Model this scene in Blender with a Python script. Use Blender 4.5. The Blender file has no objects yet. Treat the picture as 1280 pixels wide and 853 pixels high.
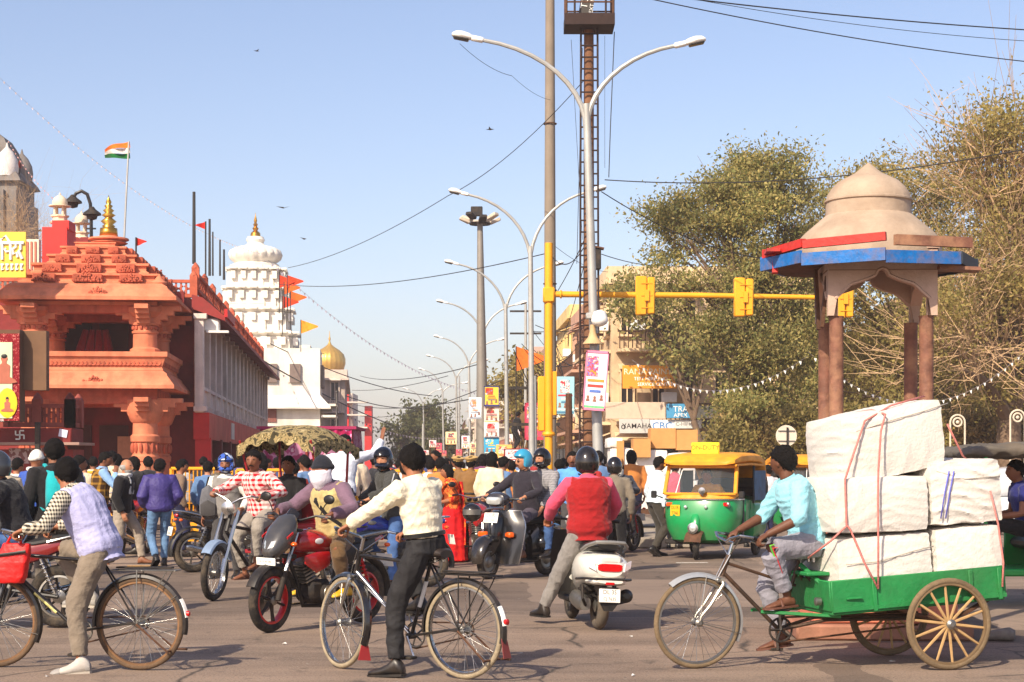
import bpy, bmesh, math, random
import numpy as np
from mathutils import Vector, Matrix
R = math.radians
PI = math.pi
random.seed(7)
rng = np.random.default_rng(11)
S = bpy.context.scene
C = S.collection
FPX, HOR, CAMH = 2200.0, 581.0, 1.55
cam = bpy.data.cameras.new('camera')
cam.sensor_width = 36.0
cam.lens = 36.0 * FPX / 1280.0
cam.shift_y = (HOR - 426.5) / 1280.0
cam.clip_start, cam.clip_end = 0.1, 6000
camo = bpy.data.objects.new('camera', cam)
camo.location = (0, 0, CAMH)
camo.rotation_euler = (R(90), 0, 0)
C.objects.link(camo)
S.camera = camo
SUN_EL, SUN_AZ = 38.0, 30.5           # light travels away from the camera, to the right
w = bpy.data.worlds.new('World')
S.world = w
w.use_nodes = True
nt = w.node_tree
bg = nt.nodes['Background']
sky = nt.nodes.new('ShaderNodeTexSky')
sky.sky_type = 'NISHITA'
sky.sun_disc = False
sky.sun_elevation = R(SUN_EL)
sky.sun_rotation = R(180 + SUN_AZ)
sky.altitude = 200
sky.air_density = 1.0
sky.dust_density = 2.0
sky.ozone_density = 2.2
tn = nt.nodes.new('ShaderNodeMixRGB'); tn.blend_type = 'MULTIPLY'; tn.inputs['Fac'].default_value = 1
tn.inputs['Color2'].default_value = (1.13, 1.0, 1.0, 1)      # dusty, slightly violet winter sky
nt.links.new(sky.outputs[0], tn.inputs['Color1']); nt.links.new(tn.outputs[0], bg.inputs[0])
bg.inputs[1].default_value = 0.125
sl = bpy.data.lights.new('sun', 'SUN')
sl.energy = 4.7
sl.angle = R(0.6)
sl.color = (1.0, 0.87, 0.68)
so = bpy.data.objects.new('sun', sl)
sv = Vector((math.sin(R(SUN_AZ)) * math.cos(R(SUN_EL)), math.cos(R(SUN_AZ)) * math.cos(R(SUN_EL)), -math.sin(R(SUN_EL))))
so.rotation_euler = sv.to_track_quat('-Z', 'Y').to_euler()
so.location = (-20, -30, 40)
C.objects.link(so)
S.view_settings.view_transform = 'Standard'
S.view_settings.look = 'None'
S.view_settings.gamma = 1
S.view_settings.use_curve_mapping = False
S.view_settings.exposure = 0.53
S.cycles.use_denoising = True
S.cycles.max_bounces = 6
S.cycles.transparent_max_bounces = 8
def G(px, py):
 d = FPX * CAMH / (py - HOR)
 return Vector(((px - 640) / FPX * d, d, 0))
def W(px, py, d):
 return Vector(((px - 640) / FPX * d, d, CAMH + (HOR - py) / FPX * d))
def ZZ(py, d):
 return CAMH + (HOR - py) / FPX * d
def XX(px, d):
 return (px - 640) / FPX * d
class MB:
 def __init__(s, M=None):
  s.v, s.f, s.mi, s.M = [], [], [], M
 def add(s, V, F, m=0):
  o = len(s.v)
  if s.M is not None:
   V = [tuple(s.M @ Vector(p)) for p in V]
  else:
   V = [(float(p[0]), float(p[1]), float(p[2])) for p in V]
  s.v.extend(V)
  s.f.extend([tuple(i + o for i in f) for f in F])
  s.mi.extend([m] * len(F))
  return s
 def box(s, c, d, rot=None, bev=0, m=0):
  hx, hy, hz = d[0] / 2, d[1] / 2, d[2] / 2
  c = Vector(c)
  Rm = rot if rot is not None else Matrix.Identity(3)
  if not bev:
   V = [c + Rm @ Vector((x * hx, y * hy, z * hz)) for x in (-1, 1) for y in (-1, 1) for z in (-1, 1)]
   F = [(0, 1, 3, 2), (4, 6, 7, 5), (0, 4, 5, 1), (2, 3, 7, 6), (0, 2, 6, 4), (1, 5, 7, 3)]
   return s.add(V, F, m)
  b = min(bev, hx * .95, hy * .95, hz * .95)
  V, idx = [], {}
  for x in (-1, 1):
   for y in (-1, 1):
    for z in (-1, 1):
     for a in range(3):
      p = [x * (hx - b), y * (hy - b), z * (hz - b)]
      p[a] = (x * hx, y * hy, z * hz)[a]
      idx[(x, y, z, a)] = len(V)
      V.append(c + Rm @ Vector(p))
  F = []
  q = [(-1, -1), (1, -1), (1, 1), (-1, 1)]
  for sg in (-1, 1):
   F.append(tuple(idx[(sg, a, b_, 0)] for a, b_ in q)[::sg])
   F.append(tuple(idx[(b_, sg, a, 1)] for a, b_ in q)[::sg])
   F.append(tuple(idx[(a, b_, sg, 2)] for a, b_ in q)[::sg])
  def k(v, a): return idx[(v[0], v[1], v[2], a)]
  for ax in range(3):
   o1, o2 = (ax + 1) % 3, (ax + 2) % 3
   for s1 in (-1, 1):
    for s2 in (-1, 1):
     v1 = [0, 0, 0]; v2 = [0, 0, 0]
     v1[ax], v2[ax] = -1, 1
     v1[o1] = v2[o1] = s1; v1[o2] = v2[o2] = s2
     f = (k(v1, o1), k(v2, o1), k(v2, o2), k(v1, o2))
     F.append(f if s1 * s2 > 0 else f[::-1])
  for x in (-1, 1):
   for y in (-1, 1):
    for z in (-1, 1):
     f = tuple(idx[(x, y, z, a)] for a in range(3))
     F.append(f if x * y * z > 0 else f[::-1])
  return s.add(V, F, m)
 def loft(s, rings, cap=True, m=0, loop=False):
  n = len(rings[0])
  V = [p for r in rings for p in r]
  F = []
  K = len(rings)
  for i in range(K if loop else K - 1):
   j = (i + 1) % K
   for a in range(n):
    b = (a + 1) % n
    F.append((i * n + a, i * n + b, j * n + b, j * n + a))
  if cap and not loop:
   F.append(tuple(range(n))[::-1])
   F.append(tuple((K - 1) * n + a for a in range(n)))
  return s.add(V, F, m)
 def tube(s, pts, r, n=8, cap=True, m=0, loop=False, flat=1.0, up=None):
  P = [Vector(p) for p in pts]
  K = len(P)
  rr = r if hasattr(r, '__len__') else [r] * K
  T = []
  for i in range(K):
   if loop:
    t = P[(i + 1) % K] - P[i - 1]
   else:
    t = P[min(i + 1, K - 1)] - P[max(i - 1, 0)]
   T.append(t.normalized() if t.length > 1e-9 else Vector((0, 0, 1)))
  u = Vector(up) if up is not None else (Vector((0, 0, 1)) if abs(T[0].z) < .9 else Vector((1, 0, 0)))
  rings = []
  for i in range(K):
   u = (u - T[i] * u.dot(T[i])).normalized()
   v = T[i].cross(u)
   rings.append([P[i] + (u * math.cos(2 * PI * a / n) + v * (math.sin(2 * PI * a / n) * flat)) * rr[i] for a in range(n)])
  return s.loft(rings, cap, m, loop)
 def lathe(s, prof, n=16, c=(0, 0, 0), axis='Z', m=0, cap=True, a0=0.0, sq=False):
  rings = []
  for r, z in prof:
   ring = []
   for a in range(n):
    t = a0 + 2 * PI * a / n
    x, y = r * math.cos(t), r * math.sin(t)
    if axis == 'Z': p = (x, y, z)
    elif axis == 'Y': p = (y, z, x)
    else: p = (z, x, y)
    ring.append((p[0] + c[0], p[1] + c[1], p[2] + c[2]))
   rings.append(ring)
  return s.loft(rings, cap, m)
 def ell(s, c, r, n=12, k=8, m=0, rot=None):
  rings = []
  c = Vector(c)
  Rm = rot if rot is not None else Matrix.Identity(3)
  for i in range(k + 1):
   t = -PI / 2 + PI * min(max(i / k, .02), .98)
   rings.append([c + Rm @ Vector((r[0] * math.cos(t) * math.cos(2 * PI * a / n), r[1] * math.cos(t) * math.sin(2 * PI * a / n), r[2] * math.sin(t))) for a in range(n)])
  return s.loft(rings, True, m)
 def torus(s, c, Rr, r, axis='Y', n=32, k=8, m=0, w=1.0, a0=0, a1=2 * PI):
  full = abs(a1 - a0 - 2 * PI) < 1e-6
  rings = []
  N = n if full else n + 1
  for i in range(N):
   t = a0 + (a1 - a0) * i / n
   ring = []
   for j in range(k):
    p = 2 * PI * j / k
    rad = Rr + r * math.cos(p)
    h = r * w * math.sin(p)
    x, z = rad * math.cos(t), rad * math.sin(t)
    if axis == 'Y': q = (x, h, z)
    elif axis == 'Z': q = (x, z, h)
    else: q = (h, x, z)
    ring.append((q[0] + c[0], q[1] + c[1], q[2] + c[2]))
   rings.append(ring)
  return s.loft(rings, not full, m, full)
 def prism(s, poly, vec, m=0):
  n = len(poly)
  V = [Vector(p) for p in poly] + [Vector(p) + Vector(vec) for p in poly]
  F = [tuple(range(n)), tuple(range(n, 2 * n))[::-1]]
  for i in range(n):
   j = (i + 1) % n
   F.append((i, i + n, j + n, j))
  return s.add(V, F, m)
 def quad(s, a, b, c, d, m=0):
  return s.add([a, b, c, d], [(0, 1, 2, 3)], m)
 def grid(s, fn, nu, nv, m=0):
  V = [fn(i / nu, j / nv) for i in range(nu + 1) for j in range(nv + 1)]
  F = [(i * (nv + 1) + j, (i + 1) * (nv + 1) + j, (i + 1) * (nv + 1) + j + 1, i * (nv + 1) + j + 1) for i in range(nu) for j in range(nv)]
  return s.add(V, F, m)
 def mesh(s, name, smooth=38):
  me = bpy.data.meshes.new(name)
  me.from_pydata(s.v, [], s.f)
  fix_normals(me)
  if any(s.mi):
   me.polygons.foreach_set('material_index', s.mi)
  finish(me, smooth)
  return me
def fix_normals(me):
 b = bmesh.new(); b.from_mesh(me)
 bmesh.ops.recalc_face_normals(b, faces=b.faces)
 b.to_mesh(me); b.free()
def finish(me, smooth):
 if smooth:
  me.shade_smooth()
  if smooth < 180:
   me.set_sharp_from_angle(angle=R(smooth))
 me.update()
def tagit(o, label=None, cat=None, group=None, kind=None):
 if label: o['label'] = label
 if cat: o['category'] = cat
 if group: o['group'] = group
 if kind: o['kind'] = kind
 return o
def ob(name, mb, mats, parent=None, smooth=38, label=None, cat=None, group=None, kind=None, loc=None, rz=0):
 me = mb.mesh(name, smooth) if isinstance(mb, MB) else mb
 o = bpy.data.objects.new(name, me)
 if not me.materials:
  for m in (mats if isinstance(mats, (list, tuple)) else [mats]):
   me.materials.append(m)
 C.objects.link(o)
 if parent: o.parent = parent
 if loc is not None: o.location = loc
 if rz: o.rotation_euler.z = rz
 return tagit(o, label, cat, group, kind)
def thing(name, label, cat, loc=(0, 0, 0), rz=0, group=None):
 o = bpy.data.objects.new(name, None)
 o.empty_display_size = .2
 C.objects.link(o)
 o.location = loc
 o.rotation_euler.z = rz
 return tagit(o, label, cat, group)
def kids(o):
 return [c for c in o.children]
def copy_tree(o, parent=None):
 c = o.copy()
 C.objects.link(c)
 c.parent = parent
 for ch in kids(o):
  copy_tree(ch, c)
 return c
def fast_mesh(name, V, F, smooth=False):
 """V (n,3), F (m,k) numpy"""
 me = bpy.data.meshes.new(name)
 V = np.asarray(V, np.float32); F = np.asarray(F, np.int32)
 me.vertices.add(len(V)); me.vertices.foreach_set('co', V.ravel())
 k = F.shape[1]
 me.loops.add(F.size); me.loops.foreach_set('vertex_index', F.ravel())
 me.polygons.add(len(F))
 me.polygons.foreach_set('loop_start', np.arange(0, F.size, k, dtype=np.int32))
 me.update(calc_edges=True)
 if smooth: me.shade_smooth()
 return me
def lin(c):
 return tuple((x / 255 / 12.92) if x / 255 <= .04045 else ((x / 255 + .055) / 1.055) ** 2.4 for x in c[:3])
MATS = {}
def nodes_of(m):
 m.use_nodes = True
 return m.node_tree, m.node_tree.nodes['Principled BSDF']
def mat(rgb, rough=.6, metal=0.0, var=.12, scale=6.0, bump=0.0, bscale=40.0, dirt=0.0, dcol=(105, 88, 70), spec=.4, coat=0.0, sheen=0.0, name=None, streak=0.0):
 key = (tuple(rgb), rough, metal, var, scale, bump, bscale, dirt, dcol, spec, coat, sheen, name, streak)
 if key in MATS: return MATS[key]
 m = bpy.data.materials.new(name or 'mat_%d_%d_%d' % tuple(rgb))
 t, p = nodes_of(m)
 N, L = t.nodes, t.links
 col = lin(rgb)
 tc = N.new('ShaderNodeTexCoord')
 p.inputs['Roughness'].default_value = rough
 p.inputs['Metallic'].default_value = metal
 p.inputs['Specular IOR Level'].default_value = spec
 if coat: p.inputs['Coat Weight'].default_value = coat; p.inputs['Coat Roughness'].default_value = .12
 if sheen: p.inputs['Sheen Weight'].default_value = sheen
 nz = N.new('ShaderNodeTexNoise'); nz.inputs['Scale'].default_value = scale; nz.inputs['Detail'].default_value = 6
 nz.inputs['Roughness'].default_value = .62
 L.new(tc.outputs['Object'], nz.inputs['Vector'])
 rmp = N.new('ShaderNodeValToRGB')
 rmp.color_ramp.elements[0].position = .32; rmp.color_ramp.elements[1].position = .68
 rmp.color_ramp.elements[0].color = tuple(c * (1 - var) for c in col) + (1,)
 rmp.color_ramp.elements[1].color = tuple(min(.95, c * (1 + var)) for c in col) + (1,)
 L.new(nz.outputs['Fac'], rmp.inputs['Fac'])
 out = rmp.outputs['Color']
 if dirt:
  n2 = N.new('ShaderNodeTexNoise'); n2.inputs['Scale'].default_value = scale * .45; n2.inputs['Detail'].default_value = 8
  n2.inputs['Roughness'].default_value = .7
  L.new(tc.outputs['Object'], n2.inputs['Vector'])
  r2 = N.new('ShaderNodeValToRGB')
  r2.color_ramp.elements[0].position = .44; r2.color_ramp.elements[1].position = .72
  r2.color_ramp.elements[1].color = (dirt, dirt, dirt, 1)
  L.new(n2.outputs['Fac'], r2.inputs['Fac'])
  mx = N.new('ShaderNodeMixRGB')
  mx.inputs['Color2'].default_value = lin(dcol) + (1,)
  L.new(r2.outputs['Color'], mx.inputs['Fac']); L.new(out, mx.inputs['Color1'])
  out = mx.outputs['Color']
  mr = N.new('ShaderNodeMath'); mr.operation = 'MULTIPLY_ADD'; mr.inputs[1].default_value = .35; mr.inputs[2].default_value = rough
  mr.use_clamp = True
  L.new(r2.outputs['Color'], mr.inputs[0]); L.new(mr.outputs[0], p.inputs['Roughness'])
 if streak:
  mp = N.new('ShaderNodeMapping'); mp.inputs['Scale'].default_value = (scale * 1.2, scale * 1.2, scale * .12)
  n4 = N.new('ShaderNodeTexNoise'); n4.inputs['Scale'].default_value = 1; n4.inputs['Detail'].default_value = 6
  L.new(tc.outputs['Object'], mp.inputs[0]); L.new(mp.outputs[0], n4.inputs['Vector'])
  r4 = N.new('ShaderNodeValToRGB'); r4.color_ramp.elements[0].position = .5; r4.color_ramp.elements[1].position = .7
  r4.color_ramp.elements[1].color = (streak, streak, streak, 1); L.new(n4.outputs['Fac'], r4.inputs['Fac'])
  mx = N.new('ShaderNodeMixRGB'); mx.inputs['Color2'].default_value = tuple(c * .35 for c in col) + (1,)
  L.new(r4.outputs['Color'], mx.inputs['Fac']); L.new(out, mx.inputs['Color1']); out = mx.outputs['Color']
 L.new(out, p.inputs['Base Color'])
 if bump:
  n3 = N.new('ShaderNodeTexNoise'); n3.inputs['Scale'].default_value = bscale; n3.inputs['Detail'].default_value = 5
  L.new(tc.outputs['Object'], n3.inputs['Vector'])
  b = N.new('ShaderNodeBump'); b.inputs['Strength'].default_value = bump; b.inputs['Distance'].default_value = .02
  L.new(n3.outputs['Fac'], b.inputs['Height']); L.new(b.outputs['Normal'], p.inputs['Normal'])
 MATS[key] = m
 return m
def cloth(rgb, var=.14, rough=.88):
 return mat(rgb, rough, 0, var, 9, .35, 55, spec=.15, sheen=.15)
def check_mat(name, base, line, scale=28.0, width=.5, line2=None, soft=False):
 """woven check from crossed stripes in object space"""
 if name in MATS: return MATS[name]
 m = bpy.data.materials.new(name)
 t, p = nodes_of(m); N, L = t.nodes, t.links
 tc = N.new('ShaderNodeTexCoord'); sp = N.new('ShaderNodeSeparateXYZ')
 L.new(tc.outputs['Object'], sp.inputs[0])
 def stripe(socks):
  if len(socks) == 2:
   a = N.new('ShaderNodeMath'); a.operation = 'ADD'
   L.new(socks[0], a.inputs[0]); L.new(socks[1], a.inputs[1]); s0 = a.outputs[0]
  else: s0 = socks[0]
  mu = N.new('ShaderNodeMath'); mu.operation = 'MULTIPLY'; mu.inputs[1].default_value = scale; L.new(s0, mu.inputs[0])
  fr = N.new('ShaderNodeMath'); fr.operation = 'FRACT'; L.new(mu.outputs[0], fr.inputs[0])
  lt = N.new('ShaderNodeMath'); lt.operation = 'LESS_THAN'; lt.inputs[1].default_value = width; L.new(fr.outputs[0], lt.inputs[0])
  return lt.outputs[0]
 a = stripe([sp.outputs['Z']]); b = stripe([sp.outputs['X'], sp.outputs['Y']])
 ad = N.new('ShaderNodeMath'); ad.operation = 'ADD'; L.new(a, ad.inputs[0]); L.new(b, ad.inputs[1])
 hf = N.new('ShaderNodeMath'); hf.operation = 'MULTIPLY'; hf.inputs[1].default_value = .5; L.new(ad.outputs[0], hf.inputs[0])
 mx = N.new('ShaderNodeMixRGB'); mx.inputs['Color1'].default_value = lin(base) + (1,); mx.inputs['Color2'].default_value = lin(line) + (1,)
 L.new(hf.outputs[0], mx.inputs['Fac']); L.new(mx.outputs[0], p.inputs['Base Color'])
 p.inputs['Roughness'].default_value = .88; p.inputs['Specular IOR Level'].default_value = .15
 MATS[name] = m
 return m
def blotch_mat(name, cols, scale=8.0, rough=.85, detail=2.0, bump=.3):
 """multi-coloured print (sari, camouflage, tent fabric)"""
 if name in MATS: return MATS[name]
 m = bpy.data.materials.new(name)
 t, p = nodes_of(m); N, L = t.nodes, t.links
 tc = N.new('ShaderNodeTexCoord')
 nz = N.new('ShaderNodeTexNoise'); nz.inputs['Scale'].default_value = scale; nz.inputs['Detail'].default_value = detail
 L.new(tc.outputs['Object'], nz.inputs['Vector'])
 r = N.new('ShaderNodeValToRGB'); r.color_ramp.interpolation = 'CONSTANT'
 e = r.color_ramp.elements
 k = len(cols)
 e[0].position = 0; e[0].color = lin(cols[0]) + (1,)
 e[1].position = .62; e[1].color = lin(cols[-1]) + (1,)
 for i in range(1, k - 1):
  x = e.new(.38 + .24 * (i - .5) / max(1, k - 2)); x.color = lin(cols[i]) + (1,)
 L.new(nz.outputs['Fac'], r.inputs['Fac']); L.new(r.outputs['Color'], p.inputs['Base Color'])
 p.inputs['Roughness'].default_value = rough; p.inputs['Specular IOR Level'].default_value = .2
 b = N.new('ShaderNodeBump'); b.inputs['Strength'].default_value = bump; b.inputs['Distance'].default_value = .01
 L.new(nz.outputs['Fac'], b.inputs['Height']); L.new(b.outputs['Normal'], p.inputs['Normal'])
 MATS[name] = m
 return m
def glass_mat(name, rgb=(60, 70, 75), rough=.06, alpha=.35):
 if name in MATS: return MATS[name]
 m = bpy.data.materials.new(name)
 t, p = nodes_of(m)
 p.inputs['Base Color'].default_value = lin(rgb) + (1,)
 p.inputs['Roughness'].default_value = rough
 p.inputs['Specular IOR Level'].default_value = .6
 p.inputs['Alpha'].default_value = alpha
 MATS[name] = m
 return m
def text(body, size, mt, parent, M, name='lettering', align='CENTER', bold=0.0, shear=0.0, sx=1.0):
 cu = bpy.data.curves.new('lettering', 'FONT')
 cu.body = body; cu.size = size; cu.align_x = align; cu.align_y = 'CENTER'
 cu.offset = bold; cu.shear = shear; cu.resolution_u = 2
 o = bpy.data.objects.new(name, cu)
 TEXTS.append((o, mt, parent, M @ Matrix.Diagonal((sx, 1, 1, 1)), name))
TEXTS = []
def flush_text():
 if not TEXTS: return
 for o, *_ in TEXTS: C.objects.link(o)
 dg = bpy.context.evaluated_depsgraph_get()
 for o, mt, parent, M, name in TEXTS:
  me = bpy.data.meshes.new_from_object(o.evaluated_get(dg))
  me.materials.clear(); me.materials.append(mt)
  bpy.data.objects.remove(o)
  me.transform(M)
  n = bpy.data.objects.new(name, me)
  C.objects.link(n); n.parent = parent
 TEXTS.clear()
def XF(loc, rot=(0, 0, 0)):
 from mathutils import Euler
 return Matrix.Translation(loc) @ Euler(rot).to_matrix().to_4x4()
M_chrome = mat((190, 190, 188), .22, 1.0, .06, 8, dirt=.35, name='chrome')
M_steel = mat((150, 148, 142), .4, .9, .1, 8, dirt=.5, name='dull_steel')
M_galv = mat((172, 172, 168), .5, .3, .1, 3, dirt=.25, name='galvanised_steel')
M_black = mat((22, 22, 23), .42, 0, .2, 10, dirt=.25, name='black_plastic')
M_gloss = mat((16, 16, 18), .16, 0, .1, 10, dirt=.18, coat=.6, name='black_gloss')
M_tyre = mat((34, 31, 29), .85, 0, .25, 14, .3, 60, dirt=.75, dcol=(112, 98, 80), name='tyre_rubber')
M_tyre_tan = mat((116, 98, 74), .9, 0, .2, 12, .3, 60, dirt=.5, dcol=(80, 64, 48), name='dusty_tyre')
M_rust = mat((92, 62, 44), .8, .2, .3, 14, .3, 40, dirt=.5, dcol=(60, 46, 36), name='rusty_metal')
M_dark = mat((38, 34, 32), .7, .2, .25, 12, dirt=.5, name='grimy_engine')
M_white = mat((232, 230, 224), .5, 0, .04, 5, name='white_paint')
M_redlens = mat((190, 16, 18), .15, 0, .1, 20, coat=.5, name='red_lens')
M_amber = mat((226, 92, 20), .18, 0, .1, 20, coat=.5, name='amber_lens')
M_lens = mat((205, 208, 205), .08, .5, .06, 20, coat=.8, name='clear_lens')
M_wire = mat((40, 38, 38), .6, 0, .1, 5, name='wire')
# ================================================================ ground
def asphalt():
 m = bpy.data.materials.new('asphalt')
 t, p = nodes_of(m); N, L = t.nodes, t.links
 tc = N.new('ShaderNodeTexCoord')
 def nz(scale, det=8, rough=.65, vec=None, dist=0.0):
  n = N.new('ShaderNodeTexNoise'); n.inputs['Scale'].default_value = scale; n.inputs['Detail'].default_value = det
  n.inputs['Roughness'].default_value = rough; n.inputs['Distortion'].default_value = dist
  L.new(vec or tc.outputs['Object'], n.inputs['Vector']); return n.outputs['Fac']
 def ramp(s, a, b, c0, c1):
  r = N.new('ShaderNodeValToRGB'); r.color_ramp.elements[0].position = a; r.color_ramp.elements[1].position = b
  r.color_ramp.elements[0].color = c0 + (1,); r.color_ramp.elements[1].color = c1 + (1,)
  L.new(s, r.inputs['Fac']); return r.outputs['Color']
 def mix(f, a, b, bt='MIX', fv=None):
  x = N.new('ShaderNodeMixRGB'); x.blend_type = bt
  if f is not None: L.new(f, x.inputs['Fac'])
  if fv is not None: x.inputs['Fac'].default_value = fv
  L.new(a, x.inputs['Color1'])
  if isinstance(b, tuple): x.inputs['Color2'].default_value = b + (1,)
  else: L.new(b, x.inputs['Color2'])
  return x.outputs['Color']
 base = ramp(nz(.4), .36, .62, (.128, .090, .066), (.262, .188, .138))
 mp = N.new('ShaderNodeMapping'); mp.inputs['Scale'].default_value = (.12, 1.5, 1)
 L.new(tc.outputs['Object'], mp.inputs[0])
 st = ramp(nz(1.1, 6, .6, mp.outputs[0]), .42, .62, (0, 0, 0), (.55, .55, .55))
 base = mix(st, base, (.335, .242, .178))
 ag = ramp(nz(60, 3, .7), .54, .66, (0, 0, 0), (.75, .75, .75))
 base = mix(ag, base, (.36, .31, .26))
 dk = ramp(nz(48, 3, .7), .34, .46, (.8, .8, .8), (0, 0, 0))
 base = mix(dk, base, (.045, .04, .036))
 oil = ramp(nz(2.3, 6, .7, None, .4), .57, .70, (0, 0, 0), (.7, .7, .7))
 base = mix(oil, base, (.05, .044, .04))
 vo = N.new('ShaderNodeTexVoronoi'); vo.feature = 'DISTANCE_TO_EDGE'; vo.inputs['Scale'].default_value = .6
 wv = N.new('ShaderNodeMixRGB'); wv.inputs['Fac'].default_value = .22
 wn = N.new('ShaderNodeTexNoise'); wn.inputs['Scale'].default_value = 1.3; wn.inputs['Detail'].default_value = 6
 L.new(tc.outputs['Object'], wn.inputs['Vector']); L.new(tc.outputs['Object'], wv.inputs['Color1']); L.new(wn.outputs['Color'], wv.inputs['Color2'])
 L.new(wv.outputs[0], vo.inputs['Vector'])
 cr = ramp(vo.outputs['Distance'], 0, .012, (.9, .9, .9), (0, 0, 0))
 gate = ramp(nz(.3, 3), .46, .52, (0, 0, 0), (1, 1, 1))
 crm = mix(None, cr, gate, 'MULTIPLY', 1.0)
 base = mix(crm, base, (.04, .035, .03))
 lit = ramp(nz(9, 2, .5), .735, .75, (0, 0, 0), (.8, .8, .8))
 base = mix(lit, base, (.42, .39, .34))
 vp = N.new('ShaderNodeTexVoronoi'); vp.distance = 'CHEBYCHEV'; vp.inputs['Scale'].default_value = .33; vp.inputs['Randomness'].default_value = .8
 L.new(wv.outputs[0], vp.inputs['Vector'])
 sx = N.new('ShaderNodeSeparateColor'); L.new(vp.outputs['Color'], sx.inputs[0])
 base = mix(ramp(sx.outputs[0], .70, .72, (0, 0, 0), (.5, .5, .5)), base, (.075, .057, .046))
 base = mix(ramp(sx.outputs[1], .78, .80, (0, 0, 0), (.35, .35, .35)), base, (.38, .28, .21))
 L.new(base, p.inputs['Base Color'])
 p.inputs['Roughness'].default_value = .82; p.inputs['Specular IOR Level'].default_value = .25
 b = N.new('ShaderNodeBump'); b.inputs['Strength'].default_value = .55; b.inputs['Distance'].default_value = .012
 L.new(nz(90, 4, .7), b.inputs['Height']); L.new(b.outputs['Normal'], p.inputs['Normal'])
 return m
g = MB()
g.quad((-400, -60, 0), (400, -60, 0), (400, 800, 0), (-400, 800, 0))
ob('road', g, asphalt(), smooth=0, kind='structure')
M_pave = mat((150, 128, 108), .9, 0, .2, 3, .3, 30, dirt=.4, name='paving')
g = MB(); g.box((-12.9, 51, .07), (9.0, 22, .14), bev=.02)
ob('pavement', g, M_pave, kind='structure')
g = MB(); g.box((13.0, 60, .07), (15, 12, .14), bev=.02)
ob('pavement', g, M_pave, kind='structure')
M_kerb = mat((150, 140, 126), .9, 0, .15, 5, .3, 20, dirt=.4, name='kerb_stone')
g = MB(); g.box((2.0, 42.5, .1), (3.0, 20, .2), bev=.03)
ob('median_kerb', g, M_kerb, kind='structure')
for (px, py, L_, w_, a, c) in [(865, 704, .5, .1, .1, (205, 200, 190)), (180, 708, .5, .07, .05, (214, 160, 60)), (255, 706, .4, .06, .05, (214, 160, 60)), (690, 696, .45, .07, .2, (190, 150, 80))]:
 p = G(px, py)
 g = MB(); g.box((0, 0, 0), (L_, w_, .004))
 ob('road_marking', g, mat(c, .8, 0, .3, 30, dirt=.7, name='worn_road_paint'), loc=(p.x, p.y, .005), rz=a, kind='structure', smooth=0)
for i, (px, py, s_) in enumerate([(789, 846, .03), (791, 797, .028), (1120, 828, .04), (60, 846, .03), (352, 806, .03), (905, 718, .05)]):
 p = G(px, py)
 g = MB(); g.add([(0, 0, .004), (s_, .01, .012), (s_ * 1.1, s_ * 1.3, .006), (.01, s_, .016)], [(0, 1, 2, 3)]); g.add([(0, 0, 0), (s_, .01, .002), (s_ * 1.1, s_ * 1.3, .001), (.01, s_, .002)], [(0, 3, 2, 1)])
 ob('paper_scrap', g, M_white, loc=(p.x, p.y, .004), rz=i * 1.3, smooth=0, label='tiny scrap of white paper lying on the road', cat='litter', group='paper scraps on the road')
# ================================================================ red sandstone temple
SAND = mat((212, 126, 92), .85, 0, .16, 2.2, .35, 22, dirt=.45, dcol=(140, 70, 48), name='red_sandstone', streak=.5)
SAND2 = mat((184, 92, 66), .85, 0, .2, 3.0, .6, 16, dirt=.45, dcol=(110, 52, 38), name='carved_sandstone', streak=.5)
M_dred = mat((128, 36, 34), .7, 0, .18, 2, .2, 20, dirt=.35, dcol=(70, 26, 24), name='dark_red_paint')
M_red = mat((190, 30, 30), .55, 0, .12, 2, dirt=.3, dcol=(120, 30, 24), name='red_paint')
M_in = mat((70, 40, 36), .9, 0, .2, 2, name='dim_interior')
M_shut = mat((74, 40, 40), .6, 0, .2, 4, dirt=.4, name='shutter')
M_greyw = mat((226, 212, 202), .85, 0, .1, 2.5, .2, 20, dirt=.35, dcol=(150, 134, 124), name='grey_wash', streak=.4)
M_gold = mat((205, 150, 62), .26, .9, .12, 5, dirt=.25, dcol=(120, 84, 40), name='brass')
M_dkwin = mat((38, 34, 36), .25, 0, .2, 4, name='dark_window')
def rect(hx, hy, z, cx=0, cy=0):
 return [(cx - hx, cy - hy, z), (cx + hx, cy - hy, z), (cx + hx, cy + hy, z), (cx - hx, cy + hy, z)]
D0 = 52.0
tp = thing('sandstone_temple', 'red sandstone temple with carved stepped porch roof, brass finial and long pillared side wing', 'temple', (XX(112, D0), D0, 0), R(5.06))
def z0(py): return ZZ(py, D0)
PC = 1.7      # porch centre depth
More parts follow.
